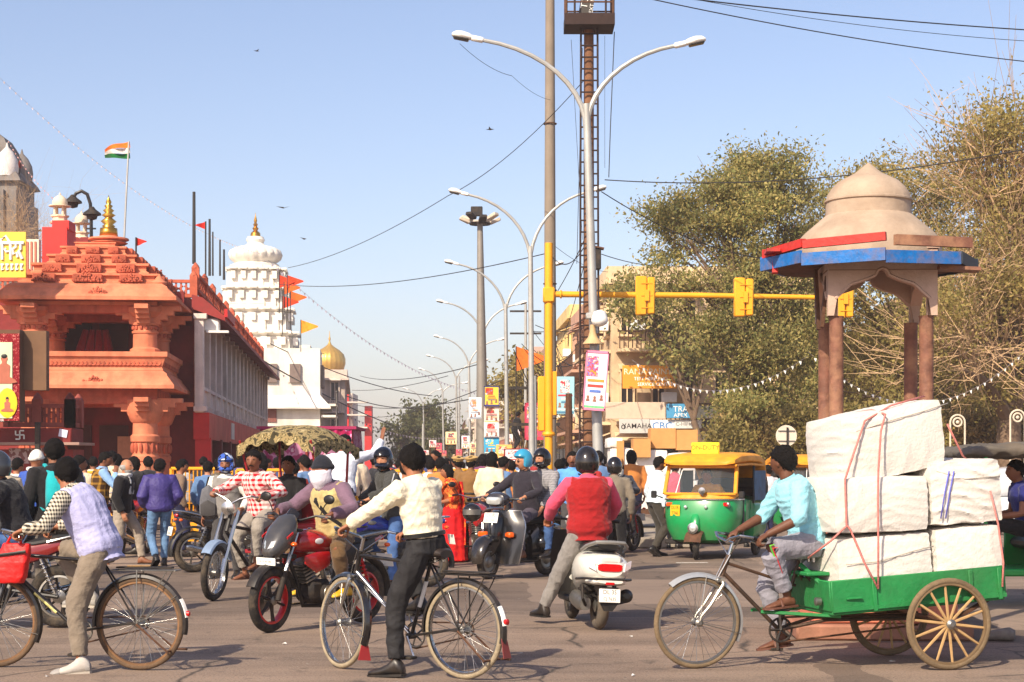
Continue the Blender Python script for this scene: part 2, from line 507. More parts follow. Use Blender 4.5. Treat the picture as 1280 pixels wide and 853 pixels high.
def column(x, y, zb, zt, r, name):
 h = zt - zb
 g = MB()
 prof = [(1.25, 0), (1.25, .07), (1.05, .1), (1.0, .12), (.98, .42), (1.08, .43), (1.1, .47), (.98, .49), (.96, .60), (1.12, .61), (1.15, .66), (.98, .68), (.95, .78), (1.15, .8), (1.35, .86), (1.5, .9), (1.5, 1)]
 g.lathe([(r * a, zb + h * b) for a, b in prof], 12, (x, y, 0), a0=R(15))
 c = ob(name, g, SAND, tp, 30)
 g = MB()          # carved band
 zc = zb + h * .55
 for k in range(14):
  a = 2 * PI * k / 14
  g.ell((x + r * math.cos(a), y + r * math.sin(a), zc), (r * .16, r * .16, h * .05), 6, 4)
 ob('carved_band', g, SAND2, c)
 g = MB()          # bracket arms
 for dx, dy in ((1, 0), (-1, 0), (0, -1), (0, 1)):
  for k in range(4):
   L_ = r * (1.25 + .55 * k); zz = zt - .02 - .13 * (3 - k)
   g.box((x + dx * L_ * .5, y + dy * L_ * .5, zz), (L_ if dx else r * 1.1, L_ if dy else r * 1.1, .13))
 ob('bracket', g, SAND, c)
PW = 1.62
for x in (-PW, PW):
 for y in (0, 3.4):
  column(x, y, .3, z0(500), .38, 'column')
  column(x, y, z0(441), z0(385), .36, 'upper_column')
g = MB(); g.box((0, 1.7, .15), (4.6, 4.6, .3), bev=.03)
for k in range(3): g.box((0, -.75 - .25 * k, .12 - .04 * k), (3.6, .3, .24 - .08 * k))
ob('plinth', g, SAND, tp)
def chajja(zb, zt, ho, hi, name):
 g = MB()
 th = .1
 rr = [(hi, zt), (hi + (ho - hi) * .35, zt - (zt - zb) * .18), (hi + (ho - hi) * .4, zt - (zt - zb) * .3), (ho, zb + th), (ho, zb), (hi * .98, zb + .03)]
 g.loft([rect(a, a, z, 0, PC) for a, z in rr], True)
 return ob(name, g, SAND, tp, 25)
lo = chajja(z0(487), z0(464), 2.55, 2.18, 'eave')
up = chajja(z0(378), z0(356), 2.62, 2.15, 'eave')
g = MB()
for zb, zt in ((z0(505), z0(487) + .05), (z0(392), z0(378) + .04)):
 for s_ in (-1, 1):
  g.box((0, PC + s_ * 1.7, (zb + zt) / 2), (4.0, .5, zt - zb)); g.box((s_ * 1.7, PC, (zb + zt) / 2), (.5, 3.0, zt - zb))
ob('beam', g, SAND2, tp)
g = MB(); g.box((0, PC, z0(466) + .1), (4.2, 4.2, .12)); g.box((0, PC, z0(380)), (4.0, 4.0, .1))
ob('floor_slab', g, SAND, tp)
g = MB()
g.loft([rect(2.12, 2.12, z0(466), 0, PC), rect(2.2, 2.2, z0(464), 0, PC), rect(2.16, 2.16, z0(460), 0, PC), rect(2.27, 2.27, z0(448), 0, PC), rect(2.33, 2.33, z0(447), 0, PC), rect(2.33, 2.33, z0(441), 0, PC), rect(2.0, 2.0, z0(441), 0, PC), rect(1.95, 1.95, z0(466), 0, PC)], False)
par = ob('balcony_parapet', g, SAND, tp, 25)
g = MB()
for k in range(34):
 x = -2.05 + 4.1 * k / 33
 zc = z0(454.5)
 g.torus((x, PC - 2.2, zc), .075, .028, 'Y', 10, 5)
 g.torus((2.2, PC - 2.05 + 4.1 * k / 33, zc), .075, .028, 'X', 10, 5)
ob('scroll_band', g, SAND2, par, kind='stuff')
def ornament(x, y, z, s_, parent, axis=0):
 g = MB()
 rr = random.Random(int(x * 1000 + z * 77))
 for k in range(15):
  u = -1 + 2 * k / 14
  hgt = (1 - abs(u)) ** .8
  for j in range(1 + int(hgt * 4)):
   dx, dz = u * s_ + rr.uniform(-.03, .03), j * s_ * .16 + rr.uniform(-.02, .02)
   r_ = s_ * rr.uniform(.07, .12)
   p = (x + dx, y, z + dz) if axis == 0 else (x, y + dx, z + dz)
   g.ell(p, (r_, r_ * .8, r_), 6, 4)
 return ob('ornament', g, SAND2, parent, kind=None)
ornament(.35, PC - 2.52, z0(372), .36, tp)
ornament(.2, PC - 2.45, z0(483), .42, tp)
tiers = [(2.02, 356, 343), (1.72, 343, 329), (1.32, 329, 316), (.98, 316, 304), (.62, 304, 297)]
for i, (hw, ya, yb) in enumerate(tiers):
 za, zb = z0(ya), z0(yb)
 g = MB()
 g.loft([rect(hw, hw, za, 0, PC), rect(hw, hw, za + (zb - za) * .2, 0, PC), rect(hw * .95, hw * .95, za + (zb - za) * .35, 0, PC), rect(hw * .95, hw * .95, za + (zb - za) * .75, 0, PC), rect(hw * 1.0, hw * 1.0, za + (zb - za) * .8, 0, PC), rect(hw * 1.0, hw * 1.0, zb, 0, PC)])
 t_ = ob('roof_tier', g, SAND, tp, 25)
 if i < 4:
  for j, dx in enumerate((-.62, 0, .62)):
   g = MB()
   wj = hw * (.42 if j == 1 else .32)
   g.box((dx * hw, PC - hw - .05, (za + zb) / 2), (wj, .22, (zb - za) * .8), bev=.02)
   g.box((hw + .05, PC + dx * hw, (za + zb) / 2), (.22, wj, (zb - za) * .8), bev=.02)
   ob('niche_block', g, SAND2, t_)
   ornament(dx * hw, PC - hw - .2, za + (zb - za) * .25, wj * .48, t_)
   if i < 2: ornament(hw + .18, PC + dx * hw, za + (zb - za) * .25, wj * .48, t_, 1)
g = MB()
g.lathe([(.5, z0(297)), (.58, z0(295)), (.48, z0(293)), (.62, z0(291)), (.6, z0(289)), (.3, z0(287)), (.28, z0(286))], 20, (0.32, PC, 0))
ob('lotus_base', g, SAND, tp)
g = MB()
pr = [(.28, 287), (.26, 276), (.17, 275), (.2, 273), (.13, 271), (.24, 267), (.12, 263), (.11, 262), (.21, 259), (.1, 256), (.17, 253), (.08, 250), (.13, 247), (.06, 245), (.09, 242), (.02, 236), (.005, 233)]
g.lathe([(a, z0(b)) for a, b in pr], 16, (0.32, PC, 0))
ob('finial', g, M_gold, tp, 180)
for x in (-1.35, 2.05):
 g = MB(); g.lathe([(.22, z0(357)), (.24, z0(354)), (.12, z0(350)), (.08, z0(347)), (.03, z0(343))], 10, (x, PC - 1.95, 0))
 ob('corner_finial', g, SAND, tp)
XR = 2.75
g = MB()
g.box((XR - 9.4, 9.2, 3.55), (18, 10, 7.1))
ob('wall', g, M_dred, tp)
g = MB()
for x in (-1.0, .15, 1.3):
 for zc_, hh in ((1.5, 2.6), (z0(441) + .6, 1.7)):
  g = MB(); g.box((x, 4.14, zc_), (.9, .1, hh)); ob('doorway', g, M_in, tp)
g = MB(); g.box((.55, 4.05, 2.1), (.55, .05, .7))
ob('tan_panel', g, mat((176, 140, 110), .6, name='pale_panel'), tp)  # plain pale tan panel standing before the porch wall
M_cur = cloth((150, 24, 36))
g = MB()
for k in range(4):
 g.tube([(-.9 + .28 * k, 4.0, z0(442)), (-.85 + .28 * k, 3.98, z0(425)), (-.7 + .2 * k, 4.0, z0(400))], [.2, .16, .1], 8)
ob('red_curtain', g, M_cur, tp)
def railing(x0, y0, x1, y1, zb, zt, nseg, mtl, parent, every=.16):
 L_ = math.hypot(x1 - x0, y1 - y0)
 ux, uy = (x1 - x0) / L_, (y1 - y0) / L_
 for k in range(nseg + 1):
  g = MB()
  x, y = x0 + ux * L_ * k / nseg, y0 + uy * L_ * k / nseg
  g.box((x, y, (zb + zt) / 2 + .06), (.24, .24, zt - zb + .12)); g.lathe([(.14, zt + .12), (.1, zt + .2), (.02, zt + .3)], 8, (x, y, 0))
  ob('railing_post', g, mtl, parent)
 g = MB()
 a = math.atan2(uy, ux)
 Rm = Matrix.Rotation(a, 3, 'Z')
 for zz, hh in ((zb + .06, .12), (zt - .05, .1)):
  g.box(((x0 + x1) / 2, (y0 + y1) / 2, zz), (L_, .14, hh), Rm)
 rail = ob('railing', g, mtl, parent)
 g = MB()
 n = int(L_ / every)
 for k in range(n):
  x, y = x0 + ux * L_ * (k + .5) / n, y0 + uy * L_ * (k + .5) / n
  g.box((x, y, (zb + zt) / 2), (.06, .06, zt - zb - .12), Rm)
 for k in range(n // 2):
  x, y = x0 + ux * L_ * (2 * k + 1) / n, y0 + uy * L_ * (2 * k + 1) / n
  d_ = every * .9
  for s_ in (-1, 1):
   g.tube([(x - ux * d_, y - uy * d_, zb + (.2 if s_ > 0 else zt - zb - .2)), (x + ux * d_, y + uy * d_, zt - (.2 if s_ > 0 else zt - zb - .2))], .025, 4)
 ob('balusters', g, mtl, rail, kind='stuff')
railing(-6, 4.3, XR - .1, 4.3, z0(352) - .05, z0(330), 5, SAND2, tp)
railing(XR - .05, 4.4, XR - .05, 44, 7.15, 7.75, 12, SAND2, tp, .3)
g = MB(); g.box((XR - 4.0, 29, 3.55), (8, 30, 7.1))
ob('wing_wall', g, M_greyw, tp)
g = MB(); g.box((XR - 1.6, 9.2, 3.0), (3.3, 10.05, 6.0))
ob('wing_corner', g, M_dred, tp)
y0w, y1w = 3.6, 43.8
g = MB()          # sloping red eave
g.loft([[(XR - .1, y, 6.95), (XR + .25, y, 6.85), (XR + .95, y, 6.25), (XR + .95, y, 6.12), (XR - .1, y, 6.5)] for y in (y0w, y1w)])
ob('wing_eave', g, mat((150, 40, 38), .6, 0, .2, 1.5, dirt=.5, dcol=(90, 50, 42), name='faded_red_eave'), tp, 20)
g = MB(); g.box((XR + .98, y0w + 1.7, 6.36), (.1, 3.6, .26))
ob('fascia_strip', g, M_red, tp)
N_P = 16
for k in range(N_P + 1):
 y = y0w + (y1w - y0w) * k / N_P
 g = MB(); g.box((XR + .14, y, 4.75), (.3, .34, 3.1), bev=.03); g.box((XR + .18, y, 6.25), (.4, .5, .16)); g.box((XR + .18, y, 3.32), (.4, .5, .16))
 ob('pilaster', g, M_greyw, tp)
 if k < N_P:
  yc = y + (y1w - y0w) / N_P / 2
  g = MB(); g.box((XR + .05, yc, 5.1), (.08, 1.75, 2.1))
  wn = ob('window', g, M_dkwin, tp)
  g = MB(); g.box((XR + .1, yc, 5.1), (.06, .08, 2.1)); g.box((XR + .1, yc, 5.5), (.06, 1.75, .07))
  ob('window_frame', g, M_greyw, wn)
  g = MB(); g.box((XR + .12, yc, 3.68), (.12, 2.2, .5)); g.box((XR + .16, yc, 3.98), (.22, 2.2, .1))
  ob('sill_panel', g, M_greyw, tp)
g = MB(); g.box((XR + .2, (y0w + y1w) / 2, 2.78), (.5, y1w - y0w, .85))
ob('red_band', g, M_red, tp)
g = MB(); g.box((XR + .47, 14, 2.8), (.03, 1.5, .6))
ob('notice_panel', g, M_greyw, tp)
for k in range(9):
 y = y0w + .3 + (y1w - y0w) * k / 9
 g = MB(); g.box((XR + .1, y + 2.3, 1.15), (.08, 3.9, 2.3))
 for j in range(10): g.box((XR + .15, y + .5 + j * .4, 1.15), (.06, .07, 2.3))
 ob('shutter', g, M_shut, tp)
 g = MB(); g.box((XR + .25, y, 1.2), (.5, .45, 2.4))
 ob('shop_pier', g, M_red if k == 0 else M_dred, tp)
g = MB(); g.box((XR + .5, y0w + .4, 6.0), (.5, .5, .4), bev=.04); g.box((XR + .7, y0w + .2, 5.78), (.7, .3, .07))
ob('wall_box', g, M_white, tp)  # plain white box fixed under the wing eave
D1 = 46.0
st = thing('shrine_stall', 'dark red stall with carved balustrade and white swastika before the temple porch', 'stall', (XX(0, D1), D1, 0))
def z1(py): return ZZ(py, D1)
xr = XX(91, D1) - XX(0, D1)
g = MB(); g.box((xr / 2 - 1.0, .6, z1(562) / 2 + .0), (xr + 2.0, 1.2, z1(562)))
ob('counter_wall', g, M_dred, st)
g = MB(); g.box((xr / 2 - 1.0, .5, z1(545)), (xr + 2.0, 1.3, z1(534) - z1(553)), bev=.03)
sw = ob('front_panel', g, M_dred, st)
g = MB(); g.box((xr / 2 - .9, .3, z1(555)), (xr + 2.4, 1.7, .07))
ob('ledge', g, mat((150, 120, 108), .7, name='stone_ledge'), st)
g = MB()
cx, cz, q, th = XX(27, D1) - XX(0, D1), z1(544), .11, .035
yy = -.17
for a, b, c, d in ((0, 0, 2 * q, th), (0, 0, th, 2 * q), (q, -q / 2, th, q), (-q, q / 2, th, q), (q / 2, q, q, th), (-q / 2, -q, q, th)):
 g.box((cx + a, yy, cz + b), (c, .01, d))
ob('swastika_mark', g, M_white, sw)
g = MB(); g.box((XX(81, D1) - XX(0, D1), -.17, z1(542)), (.22, .012, .2), Matrix.Rotation(.2, 3, 'Y'))
ob('paper_notice', g, mat((205, 205, 222), .7, name='notice_paper'), sw)
railing(-1.6, .1, xr - .1, .1, z1(534), z1(505), 4, mat((140, 66, 56), .8, 0, .2, 4, name='stall_red'), st, .12)
railing(xr - .1, .1, xr - .1, 1.0, z1(534), z1(505), 1, mat((140, 66, 56), .8, 0, .2, 4, name='stall_red'), st, .12)
g = MB(); g.box((XX(33, D1) - XX(0, D1), .0, z1(570)), (.9, .05, .4))
ob('pale_mural', g, blotch_mat('mural', [(120, 80, 80), (170, 150, 150), (140, 60, 60)], 6), st)
D2 = 44.5
pb = thing('shrine_poster_box', 'maroon framed poster of a seated bare-chested holy man on a brown box', 'poster', (XX(0, D2), D2, 0))
def z2(py): return ZZ(py, D2)
hx = XX(29, D2) - XX(0, D2)
g = MB(); g.box((-.2, .35, (z2(412) + z2(527)) / 2), (2 * .62 + .1, .5, z2(412) - z2(527)))
ob('box', g, mat((96, 66, 46), .8, 0, .15, 2, dirt=.4, name='brown_box'), pb)
g = MB(); g.box((.75, .6, (z2(412) + z2(487)) / 2), (.6, .3, z2(412) - z2(487)))
ob('side_panel', g, mat((110, 80, 56), .8, 0, .15, 2, dirt=.4, name='brown_side'), pb)
g = MB(); g.box((-.2, .08, (z2(417) + z2(526)) / 2), (1.5 * .9, .06, z2(417) - z2(526)))
fr = ob('frame', g, blotch_mat('maroon_flowers', [(120, 20, 30), (140, 24, 36), (190, 120, 110)], 30), pb)
g = MB(); g.box((-.3, .04, (z2(428) + z2(523)) / 2), (1.2, .03, z2(428) - z2(523)))
ob('poster_sheet', g, mat((196, 206, 170), .7, 0, .12, 3, name='poster_green'), pb)
M_skin_p = mat((168, 96, 74), .7, 0, .1, 4, name='printed_skin')
def seated_print(cx, cz, s_, y):
 g = MB()
 pts = [(-1.1, 0), (-.9, .25), (-.45, .45), (-.5, 1.4), (-.2, 1.6), (-.2, 1.75), (-.3, 2.0), (-.15, 2.3), (.15, 2.3), (.3, 2.0), (.2, 1.75), (.2, 1.6), (.5, 1.4), (.45, .45), (.9, .25), (1.1, 0), (.5, -.12), (-.5, -.12)]
 g.prism([(cx + a * s_, y, cz + b * s_) for a, b in pts], (0, .012, 0))
 o = ob('printed_figure', g, M_skin_p, pb, 0)
 g = MB(); g.ell((cx, y, cz + 2.2 * s_), (.26 * s_, .01, .2 * s_), 8, 5)
 ob('printed_hair', g, M_black, o)
seated_print(XX(5, D2) - XX(0, D2), z2(478), .3, .012)
g = MB(); g.ell((XX(9, D2) - XX(0, D2), .02, z2(504)), (.25, .012, .38), 16, 8)
ob('yellow_oval', g, mat((226, 190, 30), .7, name='print_yellow'), pb)
seated_print(XX(9, D2) - XX(0, D2), z2(514), .15, .0)
g = MB(); g.box((.75, .75, z2(527) / 2), (.12, .12, z2(527))); g.box((-.7, .75, z2(527) / 2), (.12, .12, z2(527)))
ob('post', g, M_dark, pb)
text('MANDIR', .1, M_white, pb, XF((-.1, .04, z2(524.5) - .02), (R(90), 0, 0)))
D3 = 50.0
yb = thing('yellow_temple_hoarding', 'yellow hoarding with white Devanagari lettering on the temple roof', 'sign', (XX(-4, D3), D3, 0))
def z3(py): return ZZ(py, D3)
hw = XX(32, D3) - XX(-4, D3)
g = MB(); g.box((0, .05, (z3(290) + z3(347)) / 2), (2 * hw, .08, z3(290) - z3(347)))
ob('board', g, mat((228, 190, 66), .6, 0, .08, 2, dirt=.2, name='yellow_board'), yb)
def pxs(pts):
 return [(XX(a, D3) - XX(-4, D3), -.01, z3(b)) for a, b in pts]
g = MB()
for pts, r_ in [([(0, 304), (30, 304)], .05), ([(3, 304), (3, 325)], .045), ([(3, 311), (1, 299), (7, 295), (13, 304)], .04), ([(13, 304), (13, 314), (8, 315), (6, 312), (8, 311)], .04), ([(20, 304), (20, 309), (16, 312), (17, 318), (21, 316), (22, 322)], .04), ([(13.5, 304), (13.5, 325)], .045), ([(26, 304), (26, 312), (23.5, 314), (28, 324)], .045)]:
 g.tube(pxs(pts), r_, 6)
ob('lettering', g, M_white, yb)
g = MB()
for k in range(5): g.tube(pxs([(1 + 6 * k, 331), (5 + 6 * k, 331)]), .03, 5); g.tube(pxs([(3 + 6 * k, 331), (2.5 + 6 * k, 338), (5 + 6 * k, 336)]), .03, 5)
ob('lettering', g, M_white, yb)
g = MB()
for x in (-.7, .6): g.tube([(x, .12, 6.9), (x, .12, z3(292))], .04, 6)
ob('post', g, M_dark, yb)
def cupola(px, ytop, ybase, d, parent, w=.75):
 x = XX(px, d); zt, zb = ZZ(ytop, d), ZZ(ybase, d); h = zt - zb
 M_c = mat((226, 204, 176), .8, 0, .1, 3, dirt=.3, name='cream_stone')
 g = MB(); s_ = w / 2
 g.lathe([(s_ * 1.05, zb), (s_ * 1.15, zb + h * .05), (s_ * .8, zb + h * .1), (s_ * .8, zb + h * .2), (s_ * 1.0, zb + h * .22), (s_ * 1.0, zb + h * .26), (s_ * .75, zb + h * .28)], 8, (x, d, 0))
 b = ob('cupola_base', g, M_c, parent, 25)
 for k in range(4):
  a = R(45 + 90 * k)
  g = MB(); g.lathe([(s_ * .16, zb + h * .27), (s_ * .14, zb + h * .55)], 6, (x + s_ * .62 * math.cos(a), d + s_ * .62 * math.sin(a), 0))
  ob('cupola_column', g, M_c, parent)
 g = MB(); g.lathe([(s_ * 1.2, zb + h * .55), (s_ * 1.2, zb + h * .58), (s_ * .8, zb + h * .6), (s_ * .84, zb + h * .68), (s_ * .68, zb + h * .8), (s_ * .34, zb + h * .89), (s_ * .1, zb + h * .92), (s_ * .12, zb + h * .95), (.01, zb + h)], 14, (x, d, 0))
 ob('cupola_dome', g, M_c, parent)
D4 = 58.0
rt = thing('red_roof_tower', 'bright red square tower block with a cream cupola on the temple roof', 'tower', (0, 0, 0))
g = MB(); g.box((XX(68, D4), D4 + .6, (ZZ(284, D4) + 6.5) / 2), (XX(82, D4) - XX(51, D4), 1.2, ZZ(284, D4) - 6.5)); g.box((XX(75, D4), D4 + .5, ZZ(281, D4)), (.55, .9, .3))
ob('tower_block', g, mat((222, 40, 34), .6, 0, .08, 2, dirt=.2, dcol=(150, 34, 30), name='bright_red_paint'), rt)
cupola(75, 241, 280, D4 + .5, rt, .62)
rt2 = thing('cream_cupola', 'small cream cupola on a dark red pier behind the red tower', 'cupola', (0, 0, 0))
g = MB(); g.box((XX(102, D4 + 3), D4 + 3, (ZZ(298, D4 + 3) + 6.5) / 2), (.6, .6, ZZ(298, D4 + 3) - 6.5))
ob('pier', g, M_dred, rt2)
cupola(102, 264, 300, D4 + 3, rt2, .56)
sw_ = thing('striped_parapet', 'cream parapet with pale red stripes beside the red tower', 'wall', (0, 0, 0))
g = MB(); g.box((XX(41, 57), 57, (ZZ(300, 57) + 6.8) / 2), (XX(50, 57) - XX(32, 57), .3, ZZ(300, 57) - 6.8))
pw = ob('panel', g, mat((226, 206, 184), .8, name='cream_panel'), sw_)
for k in range(3):
 g = MB(); g.box((XX(36 + 5 * k, 57), 56.83, (ZZ(303, 57) + 7) / 2), (.06, .03, ZZ(303, 57) - 7.0))
 ob('stripe', g, mat((190, 110, 90), .8, name='faded_red'), sw_)
lp = thing('swan_neck_lamp', 'dark swan-neck lamp with bell shades behind the temple roof', 'lamp', (XX(114, 60), 60, 0))
g = MB()
def l4(px, py): return (XX(px, 60) - XX(114, 60), 0, ZZ(py, 60))
g.tube([l4(114.5, 345), l4(114, 275), l4(113, 255), l4(109, 243), l4(102, 239), l4(95, 242), l4(92, 247)], .06, 8); g.tube([l4(108, 286), l4(120, 286)], .03, 6)
ob('pole', g, M_black, lp)
for px, py in ((91, 251), (115, 266)):
 g = MB(); c = l4(px, py); g.lathe([(.06, .2), (.14, .1), (.3, -.02), (.32, -.08), (.2, -.1), (.16, -.22), (.03, -.26)], 12, c)
 ob('lamp_shade', g, M_dark, lp)
def flagpole(name, label, px0, py0, px1, py1, d, r_, mt, group=None):
 t_ = thing(name, label, 'flagpole' if 'flag' in name else 'pole', W(px0, py0, d), 0, group)
 g = MB(); g.tube([(0, 0, 0), W(px1, py1, d) - W(px0, py0, d)], [r_, r_ * .8], 6)
 ob('pole', g, mt, t_)
 return t_
fp = flagpole('national_flag', 'saffron, white and green striped flag flying on a thin white pole', 153, 345, 161, 177, 56, .035, M_galv)
o0 = W(153, 345, 56)
for k, (c, ya, yb) in enumerate([((238, 120, 40), 0, .34), ((226, 222, 214), .34, .68), ((20, 104, 48), .68, 1)]):
 g = MB()
 def fl(u, v, ya=ya, yb=yb):
  t = ya + (yb - ya) * v
  top = 177 + u * 10 - 2 * math.sin(u * 3); bot = 197.5 + 1 * math.sin(u * 4)
  p = W(162 - u * 32, top + (bot - top) * t, 56) - o0
  return (p.x, p.y + .12 * math.sin(u * 7 + v), p.z)
 g.grid(fl, 14, 4)
 ob('flag_stripe', g, cloth(c), fp, 180)
D5 = 85.0
dt = thing('grey_old_temple', 'dark grey weathered temple tower with white-capped corner domes', 'temple', (XX(-8, D5), D5, 0))
M_old = mat((118, 112, 108), .9, 0, .3, .8, .6, 4, dirt=.6, dcol=(60, 56, 54), name='old_grey_stone')
def z5(py): return ZZ(py, D5)
g = MB()
g.loft([rect(a, a, z5(b)) for a, b in [(1.75, 420), (1.7, 255), (1.55, 253), (1.55, 235), (1.8, 233), (1.7, 228), (1.3, 215), (1.0, 190), (.7, 176), (.3, 168), (.05, 163)]])
ob('tower', g, M_old, dt, 25)
for k in range(6):
 g = MB(); g.box((-1.5 + .6 * k, -1.72, z5(278)), (.22, .3, 2.6)); ob('pilaster', g, M_old, dt)
for x, y in ((1.0, -1.2), (-.1, -1.5), (1.2, .6)):
 g = MB(); g.lathe([(.5, z5(226)), (.55, z5(215)), (.5, z5(206)), (.3, z5(196)), (.08, z5(190)), (.02, z5(184))], 12, (x, y, 0))
 ob('corner_dome', g, mat((205, 200, 196), .85, 0, .2, 1.5, dirt=.5, dcol=(90, 86, 84), name='grey_white_dome') if x < 1.1 else M_old, dt)
g = MB(); g.tube([(1.5, -1, z5(230)), (1.6, -1, z5(203))], .03, 5)
o_ = ob('flag_pole', g, M_wire, dt)
g = MB(); g.add([(1.6, -1, z5(203)), (1.35, -1.05, z5(214)), (1.62, -1, z5(215))], [(0, 1, 2)]); ob('pennant', g, cloth((190, 50, 36)), dt, 0)
for (px, ya, yb, d, r_) in [(242.5, 330, 240, 57, .06), (262, 345, 274, 64, .05), (266, 345, 290, 66, .035), (275, 345, 300, 70, .04), (280, 350, 312, 70, .05)]:
 flagpole('roof_pole', 'bare dark pole standing on the wing roof', px, ya, px, yb, d, r_, M_wire, 'bare poles on the temple wing roof')
def pennant(px, ya, yb, d, col, s_, label, fx=1):
 t_ = thing('pennant_flag', label, 'flag', W(px, ya, d))
 g = MB(); h = ZZ(yb, d) - ZZ(ya, d); g.tube([(0, 0, 0), (0, 0, h)], .03, 5); ob('pole', g, M_wire, t_)
 g = MB()
 g.grid(lambda u, v: (fx * u * s_, .06 * math.sin(u * 6), h - v * s_ * .8 * (1 - u * .9) - u * s_ * .35), 6, 3)
 ob('flag', g, cloth(col), t_, 180)
 return t_
pennant(257, 345, 277, 62, (200, 40, 30), .35, 'small red pennant on a wooden pole above the wing roof', -1)
pennant(170, 345, 297, 57, (206, 44, 32), .35, 'small red pennant between flag and railing on the temple roof', 1)
# ================================================================ white temple tower
D6 = 115.0
wt = thing('white_temple', 'white temple tower with ribbed crown, gold finial and black-streaked tiers', 'temple', (XX(311, D6), D6 + 3, 0), R(5))
M_wt = mat((228, 222, 210), .8, 0, .06, 1, .25, 6, dirt=.35, dcol=(150, 140, 130), name='white_stone', streak=.35)
def z6(py): return ZZ(py, D6)
q = D6 / FPX
prof = [(56, 455, 440), (52, 440, 408), (46, 408, 378), (41, 378, 352), (36, 352, 328)]
for hw, ya, yb in prof:
 g = MB(); a = hw * q
 za, zb = z6(ya), z6(yb)
 h = zb - za
 def rib(a_, z):
  pts = []
  for s_ in range(4):
   for u in (-1, -.72, -.7, -.36, -.34, .34, .36, .7, .72):
    k_ = 1.0 if abs(u) < .35 else (.95 if abs(u) < .71 else .88)
    x, y = u * a_ * .97, -a_ * k_
    for _ in range(s_): x, y = -y, x
    pts.append((x, y, z))
  return pts
 g.loft([rib(a * 1.0, za), rib(a * .97, za + h * .62), rib(a * .93, za + h * .66), rib(a * 1.03, za + h * .75), rib(a * 1.03, za + h * .85), rib(a * .88, za + h * .9), rib(a * .88, zb)])
 t_ = ob('tower_tier', g, M_wt, wt, 25)
 g = MB()
 for j in range(-2, 3):
  for sd in range(2):
   p = (j * a * .36, -a * 1.0, za + h * .45) if sd == 0 else (a * 1.0, j * a * .36, za + h * .45)
   g.box((p[0], p[1], p[2]), (.3, .3, .5)); g.box((p[0], p[1], za + h * .8), (.5, .5, .12))
 ob('tier_ornament', g, M_wt, t_)
g = MB()
for i in range(7):
 pass
ring = []
pr = [(30, 328), (30, 325), (26, 323), (31, 318), (33, 312), (31, 307), (24, 303), (13, 300), (10, 297), (12, 293), (10, 289)]
rings = []
for a, b in pr:
 rings.append([((a * q) * (1 + (.06 * abs(math.sin(9 * t / 1)) if 303 <= b <= 320 else 0)) * math.cos(t), (a * q) * (1 + (.06 * abs(math.sin(9 * t)) if 303 <= b <= 320 else 0)) * math.sin(t), z6(b)) for t in [2 * PI * k / 72 for k in range(72)]])
g = MB(); g.loft(rings)
ob('ribbed_crown', g, M_wt, wt)
g = MB(); g.lathe([(a * q, z6(b)) for a, b in [(7, 291), (6, 284), (2.5, 281), (4, 278), (2, 276), (3, 273), (1.5, 271), (2.2, 268), (.6, 262), (.2, 258)]], 12)
ob('finial', g, M_gold, wt)
g = MB(); g.box((1.2, -1.2, z6(530) / 2 + z6(456) / 2 - 1.0), (6.4, 6.4, z6(456) - z6(530) + 4))
body = ob('lower_block', g, M_wt, wt)
g = MB(); g.loft([rect(3.9, 3.9, z6(512), 1.2, -1.2), rect(3.9, 3.9, z6(510), 1.2, -1.2), rect(3.2, 3.2, z6(495), 1.2, -1.2)])
ob('eave', g, M_wt, wt, 20)
g = MB(); g.box((1.2, -1.2, z6(536) / 2), (5.6, 6.0, z6(536)))
ob('ground_block', g, mat((236, 228, 206), .85, 0, .05, 1, dirt=.15, name='cream_wall'), wt)
for k in range(3):
 g = MB(); g.box((-.2 + 1.5 * k, -4.5, z6(468)), (.7, .2, 1.2)); g.box((4.5, -3 + 1.6 * k, z6(470)), (.2, .7, 1.4))
 ob('window', g, mat((120, 104, 96), .6, name='shuttered_window'), wt)
g = MB(); g.box((1.0, -4.42, z6(520)), (1.2, .1, .9)); ob('window', g, mat((130, 80, 70), .6, name='brown_shutter'), wt)
for k in range(4):       # balconies on the shaded street side
 g = MB(); g.box((5.0, -2.6 + .2 * k, z6(530 - 14 * k) - 1.0), (1.0, 5.5, .14))
 bb = ob('balcony_slab', g, M_wt, wt)
 g = MB()
 for j in range(8): g.box((5.45, -5.0 + .7 * j, z6(530 - 14 * k) - .55), (.06, .08, .8))
 g.box((5.45, -2.5, z6(530 - 14 * k) - .15), (.08, 5.6, .08))
 ob('balcony_rail', g, M_old, bb)
for k, (px, py) in enumerate([(352, 352), (358, 360), (362, 352), (366, 372), (356, 378)]):
 pennant(px - 3, py + 40, py - 8, 108, (228, 96, 30) if k % 2 else (210, 60, 24), 1.0, 'orange pennant in the cluster beside the white temple', 1)['group'] = 'orange pennants beside the white temple'
pennant(376, 440, 400, 112, (240, 150, 40), 1.1, 'yellow-orange pennant with a tail beyond the white temple', 1)
